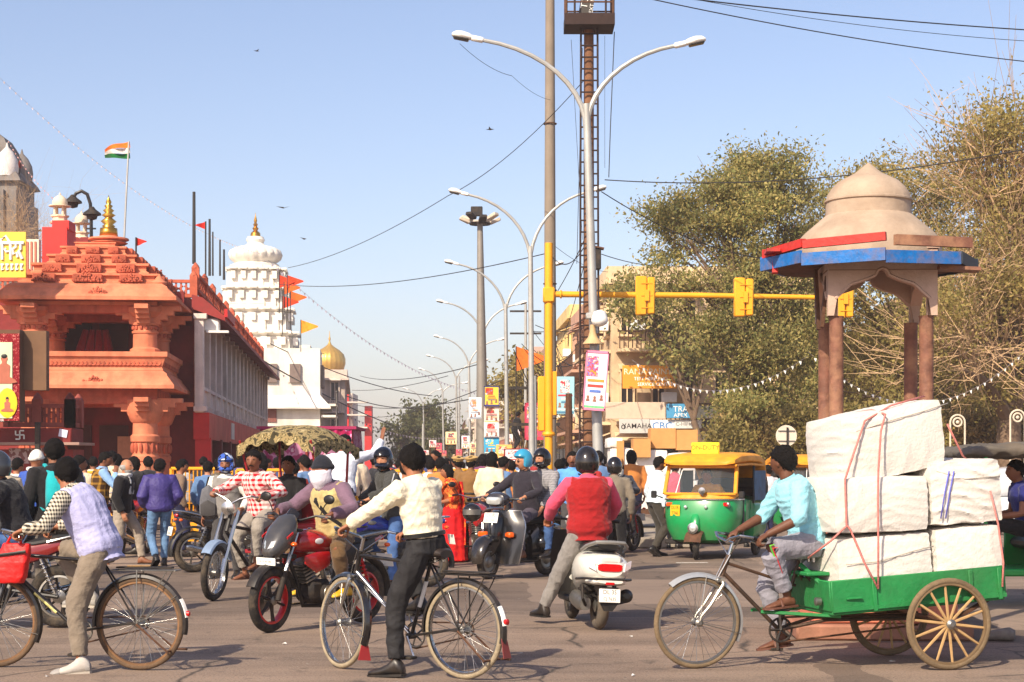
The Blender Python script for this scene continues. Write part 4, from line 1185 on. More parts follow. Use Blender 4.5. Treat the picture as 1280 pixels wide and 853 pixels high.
t_ = poster(728, 438, 756, 512, 32.7, (236, 226, 232), 'white poster with a blue deity and pink border tied to the nearest lamp', 1, [(236, 150, 60), (220, 70, 60), (90, 120, 190), (226, 120, 150), (110, 190, 130)], (226, 130, 160))
t_.rotation_euler = (0, R(4), 0)
poster(695, 471, 718, 518, 52, (150, 196, 204), 'turquoise and red notice banner beside the grey pole', 2, [(200, 60, 70), (230, 220, 210), (70, 120, 150)], lines=(('SANGATHAN', .5, .12, .08, WH),))
g = poster(656, 504, 684, 550, 60, (206, 70, 96), 'pink banner with printed portraits left of the yellow pole', 3, [(236, 200, 200), (60, 60, 90), (230, 180, 90), (190, 60, 70)], (190, 50, 80), leg=True)
poster(605, 483, 624, 508, 78, (226, 196, 66), 'top banner of the stack, red picture with yellow and blue edge', 4, [(206, 50, 40), (226, 90, 40), (60, 60, 120)], (40, 50, 120))
poster(605, 508, 624, 528, 78.1, (226, 206, 196), 'banner of small faces in rows, second in the stack', 5, [(190, 60, 60), (120, 80, 70), (236, 190, 120)])
poster(605, 528, 624, 547, 78, (230, 220, 214), 'banner with a red caption, third in the stack', 6, [(200, 120, 110), (206, 40, 44), (150, 140, 150)], lines=(('JAIN', .5, .12, .2, WH),))
poster(605, 547, 624, 567, 78.1, (50, 160, 206), 'blue and yellow striped banner at the foot of the stack', 7, [(236, 200, 80), (80, 180, 220), (240, 236, 200)], leg=True)
poster(586, 497, 602, 524, 80, (226, 232, 236), 'white banner strapped to the tall mast', 8, [(190, 200, 220), (230, 140, 70), (120, 130, 150)])
poster(630, 561, 665, 588, 55, (236, 232, 230), 'white notice board in a maroon frame', 9, [(190, 60, 60), (210, 200, 200), (120, 110, 120)], (130, 24, 34), leg=True, name='notice_board', lines=(('NOTICE', .5, .8, .12, (60, 50, 60)),))
g = poster(620, 556, 640, 582, 57, (232, 176, 96), 'tapering orange banner leaning before the banner stack', 10, [(206, 70, 70), (240, 220, 180), (150, 90, 160)], leg=True)
poster(718, 573, 740, 592, 45, (226, 200, 60), 'yellow and blue hand-painted board behind the scooter riders', 11, [(40, 110, 180), (240, 220, 90), (200, 70, 50)], leg=True)
rr = random.Random(5)
plac = [(523, 562, 9, 7), (541, 555, 9, 9), (548, 560, 9, 12), (564, 548, 14, 16), (582, 553, 10, 16), (532, 566, 8, 6), (574, 566, 8, 8), (592, 560, 9, 12), (636, 548, 10, 10), (646, 540, 8, 9), (555, 567, 7, 7), (570, 572, 8, 7)]
for i, (px, py, w_, h_) in enumerate(plac):
 c = [(236, 232, 230), (232, 214, 214), (214, 90, 110), (236, 220, 170)][i % 4]
 t_ = poster(px - w_ / 2, py - h_ / 2, px + w_ / 2, py + h_ / 2, 62 + 3 * i, c, 'small %s placard on sticks %s' % (['white', 'pale pink', 'deep pink', 'cream'][i % 4], ['near the far tree', 'left of the white lamp pole', 'above the policemen', 'before the banner stack', 'left of the mast', 'low over the far crowd'][[0, 1, 1, 2, 4, 0, 4, 4, 3, 3, 1, 5][i]]), 20 + i, [(200, 60, 70), (90, 90, 110), (230, 180, 120)], None, 'placard', True)
 t_['group'] = 'placards above the far crowd'; t_['category'] = 'placard'
# ================================================================ tall poles
D8 = 55.0
cp = thing('concrete_pole', 'tall plain grey-brown pole rising out of the picture beside the yellow post', 'pole', (XX(687.5, D8), D8, 0))
g = MB(); g.tube([(0, 0, 0), (0, 0, 6), (0.0, 0, 18.5)], [.22, .19, .13], 14); ob('shaft', g, mat((132, 120, 106), .8, 0, .12, 1.2, .2, 10, dirt=.3, name='weathered_pole'), cp)
for z in (3.0, 7.0, 7.2, 12.2):
 g = MB(); g.torus((0, 0, z), .2, .02, 'Z', 16, 6); ob('band', g, M_rust, cp)
D9 = 48.0
M_yel = mat((232, 160, 24), .5, 0, .08, 2, dirt=.2, dcol=(150, 96, 30), name='yellow_enamel')
gb = Vector((XX(686, D9), D9, 0))
gt = thing('signal_gantry', 'yellow traffic signal post with a long arm of signal housings over the road', 'traffic signal', gb)
g = MB(); zt = ZZ(304, D9); g.tube([(0, 0, 0), (0, 0, zt)], .11, 12); g.lathe([(.22, 0), (.22, .05), (.13, .09)], 12); g.lathe([(.16, ZZ(545, D9)), (.18, ZZ(543, D9)), (.16, ZZ(540, D9))], 12); g.box((0, 0, ZZ(369, D9)), (.32, .32, .42), bev=.04)
ob('post', g, M_yel, gt)
za = ZZ(368, D9)
x1 = XX(1060, D9) - gb.x
g = MB(); g.tube([(.1, 0, za), (x1 * .5, 0, za - .03), (x1, 0, za - .1)], [.085, .075, .06], 10); ob('arm', g, M_yel, gt)
g = MB(); g.torus((.33, 0, za), .09, .03, 'X', 12, 6); ob('collar', g, M_yel, gt)
for px, yc in ((809, 370), (932, 372), (1057, 374)):
 x = XX(px, D9) - gb.x; z = ZZ(yc, D9)
 g = MB(); g.box((x - .17, .0, z), (.3, .24, 1.06), bev=.03); g.box((x + .1, .02, z), (.2, .3, 1.0), bev=.03)
 for k in (-1, 0, 1): g.box((x - .02, -.13, z + .33 * k), (.3, .03, .02))
 h = ob('signal_housing', g, M_yel, gt)
 for k in (-1, 0, 1):
  g = MB(); g.lathe([(.13, .14), (.14, .34), (.12, .34), (.11, .16)], 12, (x - .17, 0, z + .33 * k), 'Y'); ob('visor', g, M_black, h)
 g = MB(); g.box((x - .02, -.16, z), (.12, .06, .3)); ob('clamp', g, M_yel, h)
g = MB(); g.box((-.2, .05, ZZ(505, D9)), (.2, .24, 1.5), bev=.03); g.box((.16, .05, ZZ(492, D9)), (.12, .2, 1.2), bev=.02); ob('side_signal', g, M_yel, gt)
D10 = 47.0
lb = Vector((XX(736, D10), D10, 0))
lt = thing('ladder_tower', 'rusty pole with a ladder and high platform cage holding floodlights', 'tower', lb)
zp = ZZ(38, D10)
g = MB(); g.tube([(0, 0, 0), (0, 0, zp)], [.16, .13], 10); ob('pole', g, mat((122, 84, 58), .85, 0, .25, 2, .3, 10, dirt=.5, dcol=(70, 50, 40), name='rusty_pole'), lt)
M_rd = mat((52, 36, 32), .8, .2, .2, 5, name='rusty_dark')
for s_ in (-1, 1):
 g = MB(); g.tube([(s_ * .26, -.22, .3), (s_ * .22, -.22, zp)], .03, 5); ob('ladder_rail', g, M_rd, lt)
k = 0
z = .6
while z < zp:
 w_ = .26 - .04 * z / zp
 g = MB(); g.tube([(-w_, -.22, z), (w_, -.22, z)], .024, 5); ob('rung', g, M_rd, lt)
 z += .31; k += 1
g = MB(); g.box((0, -.1, zp + .15), (1.32, 1.1, .3)); ob('platform', g, M_rd, lt)
for x in (-.62, .62):
 for y in (-.6, .4):
  g = MB(); g.tube([(x, y, zp), (x, y, zp + 1.6)], .035, 5); ob('cage_post', g, M_rust, lt)
for zz in (.6, 1.15):
 g = MB()
 g.tube([(-.62, -.6, zp + zz), (.62, -.6, zp + zz), (.62, .4, zp + zz), (-.62, .4, zp + zz)], .025, 5, loop=True); ob('cage_rail', g, M_rust, lt)
for x in (-.4, .42):
 g = MB(); g.tube([(x, -.6, zp), (x, -.6, zp + 1.6)], .03, 5); ob('cage_bar', g, M_rd, lt)
g = MB(); g.box((-.02, -.3, zp + .9), (.36, .06, 1.5), Matrix.Rotation(R(9), 3, 'Y')); sg_ = ob('cage_sign', g, mat((62, 58, 54), .6, dirt=.2, name='dark_sign'), lt)
for s_, u, sz in (('TURBO', -.08, .26), ('NEXT TURBO', .12, .14)):
 text(s_, sz, M_white, sg_, XF((0, 0, zp + .9)) @ Matrix.Rotation(R(9), 4, 'Y') @ XF((u, -.345, 0 if s_ == 'TURBO' else -.2), (R(90), R(-90), 0)))
bx = thing('meter_box', 'weathered dark junction box strapped to the ladder tower', 'box', W(746, 324, D10 - .3))
g = MB(); g.box((0, 0, 0), (.22, .25, .55), bev=.02); ob('case', g, M_dark, bx); g = MB(); g.box((.02, 0, .3), (.34, .34, .04), Matrix.Rotation(.2, 3, 'Y')); ob('lid', g, M_rust, bx)
D11 = 82.0
hm = thing('floodlight_mast', 'tall grey mast crowned by a ring of floodlights', 'mast', (XX(600, D11), D11, 0))
zm = ZZ(280, D11)
g = MB(); g.tube([(0.15, 0, 0), (.1, 0, 4), (0, 0, zm)], [.36, .27, .13], 12); ob('shaft', g, mat((140, 134, 126), .6, .3, .1, 1, dirt=.3, name='mast_steel'), hm)
g = MB(); g.torus((0, 0, zm), .45, .06, 'Z', 16, 6)
for k in range(4): g.box((.22 * math.cos(k * PI / 2), .22 * math.sin(k * PI / 2), zm), (.5 if k % 2 == 0 else .06, .06 if k % 2 == 0 else .5, .06))
ob('ring', g, M_dark, hm)
for k in range(8):
 a = 2 * PI * k / 8 + .2
 c = Vector((.72 * math.cos(a), .72 * math.sin(a), zm + .15 + (.15 if k % 2 else 0)))
 g = MB(); Rm = Matrix.Rotation(a, 3, 'Z') @ Matrix.Rotation(R(-25), 3, 'Y')
 g.box(c, (.5, .34, .16), Rm, bev=.03); ob('floodlight', g, M_dark if k in (5, 6) else mat((196, 180, 160), .5, name='lamp_housing'), hm)
g = MB(); g.box((-.15, -.2, zm + .55), (.55, .2, .45), bev=.03); ob('floodlight', g, M_dark, hm)
for (px, yt, d, r_, mt, lab) in [(657, 380, 95, .1, M_galv, 'thin pale utility pole with a flag behind the yellow post'), (574, 470, 150, .1, M_galv, 'thin white pole among the far lamps'), (529, 530, 120, .12, M_galv, 'short white pole near the far tree'), (711, 492, 50, .13, M_rust, 'short brown pole beside the turquoise banner'), (668, 470, 58, .1, M_galv, 'grey post behind the pink banner')]:
 t_ = thing('utility_pole', lab, 'pole', (XX(px, d), d, 0))
 g = MB(); zt = ZZ(yt, d); g.tube([(0, 0, 0), (0, 0, zt)], [r_, r_ * .7], 8); ob('shaft', g, mt, t_)
 if px == 668 or px == 657:
  for z in (zt - .4, zt - 1.6):
   g = MB(); g.box((0, 0, z), (1.7, .08, .1)); ob('crossarm', g, M_dark, t_)
pennant(645, 555, 433, 84, (226, 110, 40), 1.5, 'long orange and blue pennant beside the utility pole', 1)
d = 42.0
rs = thing('round_sign', 'back of a round white traffic sign on a thin post', 'sign', (XX(983, d), d, 0))
g = MB(); zc = ZZ(545, d); g.lathe([(.01, 0), (.25, 0), (.255, .01), (.25, .02), (.01, .02)], 24, (0, .0, zc), 'Y'); ob('disc', g, mat((206, 194, 176), .5, 0, .08, 5, dirt=.2, name='sign_back'), rs)
g = MB(); g.tube([(.02, -.04, 0), (.02, -.04, zc + .2)], .025, 6); ob('post', g, M_dark, rs)
for k in (-1, 1):
 g = MB(); g.box((0, -.02, zc + .12 * k), (.4, .02, .02)); ob('batten', g, M_steel, rs)
# ================================================================ domed traffic kiosk
DK = 16.2
kb = Vector((XX(1093, DK), DK, 0))
kt = thing('domed_kiosk', 'small traffic kiosk with a stone dome, ragged red and blue canopy and four round pillars', 'kiosk', kb, R(-3.0))
kq = DK / FPX
def zk(py): return ZZ(py, DK)
M_ks = mat((188, 160, 142), .85, 0, .12, 2.5, .25, 30, dirt=.45, dcol=(130, 100, 84), name='kiosk_stone')
M_kd = mat((170, 150, 130), .85, 0, .14, 4, .25, 25, dirt=.55, dcol=(128, 106, 86), name='kiosk_dome_stone')
M_kp = mat((118, 78, 62), .6, 0, .3, 9, .3, 20, dirt=.8, dcol=(176, 132, 100), name='brown_pillar')
M_pl = mat((206, 124, 96), .85, 0, .15, 3, .35, 25, dirt=.5, dcol=(150, 100, 82), name='terracotta_plinth')
M_bl = mat((10, 100, 172), .5, 0, .2, 12, .2, 30, dirt=.9, dcol=(120, 96, 84), name='blue_canopy_paint')
M_rp = mat((190, 44, 36), .55, 0, .2, 12, .2, 30, dirt=.85, dcol=(120, 60, 50), name='red_canopy_paint')
hs = .40
ztop = zk(655)
g = MB(); g.box((-.02, 0, .07), (1.55, 1.5, .14), bev=.02); ob('base_step', g, mat((150, 104, 84), .9, 0, .2, 4, .4, 20, dirt=.6, name='worn_step'), kt)
for i, (z_, h_) in enumerate(((.14, .26), (.40, .26), (.66, ztop - .66))):
 g = MB(); w_ = 1.27 - .03 * i
 g.box((0, 0, z_ + h_ / 2), (w_, w_, h_ - .008), bev=.012); ob('plinth_course', g, M_pl, kt)
g = MB(); g.box((0, 0, ztop + .03), (1.3, 1.3, .06), bev=.012); ob('plinth_cap', g, M_pl, kt)
zc = zk(400)
for x in (-hs, hs):
 for y in (-hs, hs):
  g = MB(); g.lathe([(.085, ztop + .06), (.085, ztop + .14), (.066, ztop + .18), (.064, zc - .02), (.07, zc)], 18, (x, y, 0)); ob('pillar', g, M_kp, kt)
zt = zk(318)
def cusp(u):      # opening height over -1..1 : cusped arch
 a = abs(u)
 if a > .86: return 0.0
 return .62 - .34 * (a / .86) ** 1.7 - .045 * abs(math.sin(a / .86 * PI * 1.5)) + (.06 if a < .1 else 0)
Hf = zt - zc
wf = .485
for k in range(4):
 g = MB(XF((0, 0, 0), (0, 0, k * PI / 2)))
 n = 36
 top, bot = [], []
 V, F = [], []
 for j in range(n + 1):
  u = -1 + 2 * j / n
  x = u * wf
  zb_ = zc + Hf * min(.8, cusp(u))
  y_ = -wf
  V += [(x, y_, zt), (x, y_, zb_), (x, y_ + .09, zb_), (x, y_ + .09, zt)]
 for j in range(n):
  a, b = j * 4, j * 4 + 4
  F += [(a, a + 1, b + 1, b), (a + 1, a + 2, b + 2, b + 1), (a + 2, a + 3, b + 3, b + 2)]
 g.add(V, F)
 pn = ob('arch_panel', g, M_ks, kt, 30)
 g = MB(XF((0, 0, 0), (0, 0, k * PI / 2)))
 pts = [(u * wf, -wf - .004, zc + Hf * min(.8, cusp(u)) + .012) for u in [-.86 + 1.72 * j / 40 for j in range(41)]]
 g.tube(pts, .014, 5); ob('arch_moulding', g, M_ks, pn)
 g = MB(XF((0, 0, 0), (0, 0, k * PI / 2)))
 for zz in (.35, .7): g.box((0, -wf - .002, zt - Hf * (1 - zz) * .5), (wf * 1.96, .006, .008))
 ob('panel_joint', g, mat((140, 112, 98), .9, name='stone_joint'), pn)
g = MB(); g.box((0, 0, zt + .02), (1.0, 1.0, .05)); ob('ceiling', g, M_ks, kt)
ro = .985
zb0, zb1 = 3.335, 3.445
rr = random.Random(3)
for k in range(8):
 a0, a1 = R(45 * k), R(45 + 45 * k)
 p0 = Vector((ro * math.cos(a0), ro * math.sin(a0), 0)); p1 = Vector((ro * math.cos(a1), ro * math.sin(a1), 0))
 p0.x -= .05; p1.x -= .05
 mid, ln = (p0 + p1) / 2, (p1 - p0).length
 ang = math.atan2((p1 - p0).y, (p1 - p0).x)
 dz = .03 * math.sin(a0)
 Rm = Matrix.Rotation(ang, 3, 'Z') @ Matrix.Rotation(R(rr.uniform(-1, 1)), 3, 'Y')
 g = MB(); g.box(mid + Vector((0, 0, (zb0 + zb1) / 2 + dz)), (ln * .99, .025, zb1 - zb0), Rm); ob('blue_fascia', g, M_bl if k not in (0, 1, 7) else mat((40, 56, 66), .6, 0, .2, 4, dirt=.6, name='dark_fascia'), kt)  # faces on the right take a darker slate tone than the rest
 if k in (3, 4, 5):
  Rm = Matrix.Rotation(ang, 3, 'Z') @ Matrix.Rotation(R((-2.0, -1.6, -2.4)[k - 3]), 3, 'Y')
  g = MB(); g.box(mid * .97 + Vector((0, 0, 3.486 + .014 * (k - 3))), (ln * .98, .05, .075), Rm); ob('red_board', g, M_rp, kt)
 g = MB(); g.prism([Vector((0, 0, zb1 - .06)), p0 * .97 + Vector((0, 0, zb1 - .09)), p1 * .97 + Vector((0, 0, zb1 - .09))], (0, 0, .025)); ob('canopy_board', g, mat((92, 62, 50), .9, 0, .3, 5, .3, 20, dirt=.5, name='brown_board'), kt)
g = MB(); g.box((.40, -.74, 3.51), (.75, .06, .09), Matrix.Rotation(R(20), 3, 'Z')); ob('loose_plank', g, M_kp, kt)
g = MB(); g.box((.66, -.5, zb0 - .045), (.36, .25, .03), Matrix.Rotation(R(3), 3, 'Y')); ob('loose_plank', g, M_kp, kt)
g = MB(); g.box((-.93, -.2, zk(331)), (.05, .06, .2), Matrix.Rotation(R(-12), 3, 'X')); g.box((-.96, -.25, zk(318)), (.12, .3, .03)); ob('loose_plank', g, M_rp, kt)
for k, x in enumerate((-.49, -.53)):
 g = MB(); g.box((x, -.3 + .25 * k, zk(375)), (.03, .1, .55), Matrix.Rotation(R(6 - 9 * k), 3, 'Y')); ob('hanging_batten', g, M_rust, kt)
g = MB()
g.lathe([(92 * kq, 3.44), (88 * kq, zk(304)), (84 * kq, zk(297)), (78 * kq, zk(291)), (71 * kq, zk(285)), (64 * kq, zk(279)), (56 * kq, zk(272)), (53 * kq, zk(270)), (52.5 * kq, zk(254)), (54.5 * kq, zk(253)), (54.5 * kq, zk(251)), (52.5 * kq, zk(250)), (51 * kq, zk(244)), (46 * kq, zk(236)), (38 * kq, zk(228)), (27 * kq, zk(222)), (17 * kq, zk(217)), (11 * kq, zk(212)), (5 * kq, zk(207)), (.5 * kq, zk(203.5))], 40, (-.055, 0, 0))
ob('dome', g, M_kd, kt, 30)
# ================================================================ stack of goods on a handcart behind
D12 = 38.0
hc = thing('handcart', 'low wooden handcart under the tall pile of wrapped goods', 'handcart', (XX(812, D12), D12, 0))
g = MB(); g.box((0, 0, .55), (2.3, 1.5, .1)); ob('bed', g, M_rust, hc)
for x in (-.8, .8):
 for y in (-.8, .8):
  g = MB(); g.torus((x, y, .3), .26, .04, 'Y', 20, 6); g.tube([(x, y - .05, .3), (x, y + .05, .3)], .06, 8)
  for k in range(6): g.tube([(x, y, .3), (x + .25 * math.cos(k * PI / 3), y, .3 + .25 * math.sin(k * PI / 3))], .015, 4)
  ob('wheel', g, M_tyre, hc)
M_sack = mat((226, 220, 212), .7, 0, .06, 4, .5, 9, dirt=.15, dcol=(150, 140, 130), name='white_woven_sack')
M_card = mat((196, 142, 84), .85, 0, .1, 3, .1, 30, dirt=.2, dcol=(140, 100, 60), name='cardboard')
def bundle(name, label, cat, px0, py0, px1, py1, d, dep, mt, bulge=.0, rz=0, group=None, seed=0):
 a, b = W(px0, py1, d), W(px1, py0, d)
 w_, h_ = b.x - a.x, b.z - a.z
 return sack(name, label, cat, ((a.x + b.x) / 2, d + dep / 2, a.z), (w_, dep, h_), mt, bulge, rz, group, seed)
def sack(name, label, cat, loc, size, mt, bulge=.03, rz=0, group=None, seed=0, ry=0, n=10, wr=.012, parent=None, skew=0):
 rr = np.random.default_rng(seed)
 w_, dep, h_ = size
 me = bpy.data.meshes.new(name)
 bm = bmesh.new()
 bmesh.ops.create_cube(bm, size=1)
 bmesh.ops.subdivide_edges(bm, edges=bm.edges, cuts=n, use_grid_fill=True)
 ph = rr.uniform(0, 6, 12)
 for v in bm.verts:
  x, y, z = v.co * 2
  rnd = .10 if bulge else 0
  kx = 1 - rnd * (y * y * y * y + z * z * z * z) * .25; ky = 1 - rnd * (x ** 4 + z ** 4) * .25; kz = 1 - rnd * (x ** 4 + y ** 4) * .25
  X, Y, Z = x * kx * w_ / 2, y * ky * dep / 2, z * kz * h_ / 2
  if bulge:
   b = bulge * ((1 - x * x) * (1 - y * y) + (1 - y * y) * (1 - z * z) + (1 - x * x) * (1 - z * z))
   nrm = Vector((x if abs(x) > .98 else 0, y if abs(y) > .98 else 0, z if abs(z) > .98 else 0))
   e1 = math.sin(26 * Z + 2.2 * math.sin(5 * X + ph[0]) + 1.6 * math.sin(9 * X + 4 * Y + ph[1]) + ph[2])
   e2 = math.sin(19 * X + 7 * Y + 2.4 * math.sin(7 * Z + ph[3]) + ph[4])
   e3 = math.sin(48 * Z + 14 * X + 3 * math.sin(8 * X + ph[5]) + ph[6])
   mk = .5 + .5 * math.sin(5 * X + 4 * Z + 3 * Y + ph[7])
   wv = wr * (1.1 * math.exp(-7 * e1 * e1) * mk + 1.1 * math.exp(-8 * e2 * e2) * (1 - mk) + .6 * math.exp(-6 * e3 * e3) * (.4 + .6 * mk) - .6)
   if nrm.length:
    nrm.normalize(); X += nrm.x * (b * .6 + wv); Y += nrm.y * (b * .6 + wv); Z += nrm.z * (b * .6 + wv * .8)
  v.co = (X + skew * Z, Y, Z + h_ / 2)
 bm.to_mesh(me); bm.free()
 finish(me, 50 if bulge else 30)
 o = ob(name, me, mt, None, 50)
 o.location = loc; o.rotation_euler = (0, ry, rz)
 if parent: o.parent = parent
 return tagit(o, label, cat, group)
gr = 'white wrapped bales piled on the handcart'
k = 0
for (x0, y0, x1, y1) in [(757, 596, 795, 642), (795, 598, 835, 642), (835, 600, 872, 642), (760, 560, 790, 596), (791, 562, 832, 598), (832, 566, 866, 600), (757, 548, 776, 560)]:
 k += 1
 sack('wrapped_bale', 'white wrapped bale, ' + ['bottom row beside the street lamp', 'bottom row middle', 'bottom row behind the auto rickshaw', 'second row beside the lamp', 'second row under the small carton', 'second row under the big cartons', 'top, small, beside the narrow carton'][k - 1] + ' of the handcart pile', 'bale', *[((W((x0 + x1) / 2, y1, D12).x), D12 - .2 + .1 * (k % 3), ZZ(y1, D12) if k > 3 else .6)], ((x1 - x0) * D12 / FPX * .98, 1.1, (y1 - y0) * D12 / FPX * .98 if k > 3 else ZZ(y0, D12) - .6), M_sack, .03, .02 * (k % 3 - 1), gr, k, n=6)
for (x0, y0, x1, y1, lab, dd) in [(811, 536, 842, 561, 'large brown carton on top of the pile, left of the pair', .0), (842, 538, 869, 563, 'large brown carton on top of the pile, beside the yellow taxi sign', .03), (790, 549, 811, 572, 'small brown carton wedged beside the large cartons', -.25), (770, 552, 779, 592, 'narrow upright brown carton at the pile\'s left side', -.45), (766, 572, 776, 596, 'small upright carton below the narrow carton', -.62)]:
 a = W((x0 + x1) / 2, y1, D12 + dd)
 sack('carton', lab, 'carton', (a.x, D12 + dd - .1, a.z), ((x1 - x0) * D12 / FPX, .8 if x1 - x0 > 15 else .3, (y1 - y0) * D12 / FPX), M_card, 0, 0, None, k, n=1)
# ================================================================ barricades
def barricade(px0, py_t, px1, py_b, d, label, rz=0, bars=.07):
 a = W(px0, py_b, d)
 t_ = thing('yellow_barricade', label, 'barricade', (a.x, d, 0), rz)
 w_ = XX(px1, d) - XX(px0, d); h_ = ZZ(py_t, d)
 hm_ = h_ * .45
 g = MB()
 for x in (0, w_): g.tube([(x, 0, .05), (x, 0, h_)], .03, 6);
 g.tube([(0, 0, h_), (w_, 0, h_)], .03, 6); g.box((w_ / 2, 0, hm_), (w_, .04, .14)); g.tube([(0, 0, .25), (w_, 0, .25)], .025, 6)
 ob('frame', g, M_yel, t_)
 g = MB(); n = int(w_ / bars)
 for k in range(n): g.tube([((k + .5) * w_ / n, 0, hm_), ((k + .5) * w_ / n, 0, h_)], .011, 4, cap=False)
 for k in range(3): g.tube([(0, .012, hm_ + (h_ - hm_) * (k + 1) / 4), (w_, .012, hm_ + (h_ - hm_) * (k + 1) / 4)], .008, 4, cap=False)
 ob('mesh_bars', g, M_yel, t_, kind='stuff')
 g = MB(); g.box((w_ / 2, -.005, hm_ * .55), (w_ * .96, .02, hm_ * .5)); ob('board', g, M_yel, t_)
 for x in (.1, w_ - .1):
  g = MB(); g.tube([(x, -.35, .03), (x, 0, .3), (x, .35, .03)], .028, 6); ob('foot', g, M_yel, t_)
 return t_
barricade(214, 586, 290, 0, 31, 'yellow mesh barricade behind the man in olive on the left')
barricade(296, 588, 362, 0, 31.4, 'yellow mesh barricade behind the cycle rickshaw', R(-3))
barricade(462, 589, 530, 0, 33, 'yellow mesh barricade behind the man in the white shirt')
barricade(540, 588, 586, 0, 33.5, 'yellow mesh barricade behind the woman in the sari')
barricade(588, 589, 645, 0, 34, 'yellow mesh barricade behind the black scooter')
barricade(100, 591, 165, 0, 34, 'yellow barricade behind the walking pedestrians', R(4))
D13 = 58.0
pk = thing('pink_marquee', 'pink and white striped cloth marquee behind the cycle rickshaw', 'tent', (XX(327, D13), D13, 0))
wd_ = XX(440, D13) - XX(327, D13)
M_pk = blotch_mat('marquee_print', [(140, 40, 90), (176, 120, 150), (150, 60, 104), (190, 160, 172)], 2.6)
g = MB()
g.grid(lambda u, v: (u * wd_, .06 * math.sin(u * 40), ZZ(536, D13) * (1 - v) + .02), 60, 4)
g.grid(lambda u, v: (wd_ + .05 * math.sin(v * 30), u * 3.5, ZZ(534, D13) * (1 - v) + .02), 20, 4)
ob('cloth_wall', g, M_pk, pk, 180)
g = MB(); g.box((wd_ / 2, 1.7, ZZ(535, D13)), (wd_ + .3, 3.7, .1)); ob('roof_cloth', g, mat((150, 30, 80), .8, name='magenta_cloth'), pk)
g = MB(); g.grid(lambda u, v: (u * wd_, -.1 - .03 * math.sin(u * 70), ZZ(533, D13) - v * (.42 + .06 * abs(math.sin(u * 26)))), 80, 3); ob('valance', g, blotch_mat('valance_print', [(150, 20, 70), (176, 40, 100), (210, 150, 190)], 4), pk, 180)
for x in (0, wd_ / 2, wd_):
 g = MB(); g.tube([(x, 0, 0), (x, 0, ZZ(533, D13))], .05, 6); ob('pole', g, M_dred, pk)
# ================================================================ overhead wires, garlands
def wire(label, pts, r_=.012, sag=0.0, mt=None, n=24, name='overhead_wire', grp='overhead wires'):
 P = [W(*p) for p in pts]
 out = []
 for i in range(len(P) - 1):
  for k in range(n + (i == len(P) - 2)):
   u = k / n
   q_ = P[i].lerp(P[i + 1], u); q_.z -= sag * 4 * u * (1 - u); out.append(q_)
 g = MB(); c = out[0].copy()
 g.tube([p - c for p in out], r_, 4, cap=False)
 return ob(name, g, mt or M_wire, None, 180, label, 'wire', grp, loc=c)
wi = 0
WL = ['crossing the upper right sky, lowest of three', 'crossing the upper right sky, highest of three', 'hair-thin, between the two upper right wires', 'from the ladder tower across the tree tops to the kiosk dome', 'sloping from the ladder tower into the leafy tree', 'rising from the white temple to the ladder tower', 'sagging from the white temple to the grey pole', 'short, right of the meter box', 'short, right of the grey pole top', 'from the meter box to the yellow post', 'from the meter box to the pink banner', 'hanging straight beside the ladder', 'hanging aslant beside the ladder', 'dangling with a kink from the platform cage', 'dangling straight from the platform cage', 'from the nearest lamp head to the grey pole', 'low, from the wing roof end down the street', 'from the white temple to the far lamps', 'level, from the golden dome to a far lamp', 'level, below the golden dome to the mast', 'rising from the far roofs to the lamp by the mast', 'sagging below the orange pennants', 'high, from the far roofs to the mast']
for pts, r_, sg in [
 ([(800, -4, 30), (1290, 78, 34)], .01, .1), ([(840, -4, 30), (1290, 38, 34)], .012, .05), ([(850, -4, 31), (1290, 52, 34)], .006, .1),
 ([(756, 225, 47), (1290, 185, 40)], .014, .35), ([(752, 240, 47), (1000, 326, 60)], .016, .5),
 ([(360, 335, 90), (560, 245, 60), (735, 95, 47)], .014, .35), ([(345, 355, 100), (687, 316, 55), (735, 300, 47)], .016, .5), ([(752, 318, 47), (830, 332, 70)], .012, .1), ([(690, 305, 55), (760, 340, 80)], .01, .2),
 ([(735, 290, 47), (690, 375, 60)], .014, .1), ([(735, 310, 47), (700, 430, 80)], .012, .3), ([(728, 60, 47), (721, 330, 47)], .008, .0), ([(714, 50, 47), (728, 300, 47)], .006, .0), ([(768, 40, 47), (763, 160, 46), (761, 222, 46)], .012, 0), ([(756, 45, 47), (756, 210, 46)], .005, 0), ([(575, 55, 33), (640, 95, 40), (688, 125, 54)], .006, .1),
 ([(330, 452, 100), (520, 540, 200)], .05, .5), ([(338, 430, 110), (540, 495, 160)], .035, .6), ([(440, 488, 220), (560, 470, 150)], .03, .4), ([(440, 505, 220), (610, 495, 90)], .03, .6), ([(450, 520, 220), (640, 470, 80)], .025, .8), ([(380, 470, 150), (530, 510, 170)], .04, .9), ([(450, 470, 200), (600, 455, 87)], .025, .6)]:
 wire('thin dark wire %s' % WL[wi], pts, r_, sg); wi += 1
for i in range(14):
 rr = random.Random(i + 50)
 x0 = rr.uniform(640, 690); y0 = rr.uniform(390, 470)
 wire('tangled cable hanging along the right-hand house fronts', [(x0, y0, rr.uniform(60, 95)), (rr.uniform(700, 765), rr.uniform(385, 540), rr.uniform(80, 86))], .018, rr.uniform(.2, 1.2), name='tangled_cable', grp='tangled cables along the right houses')
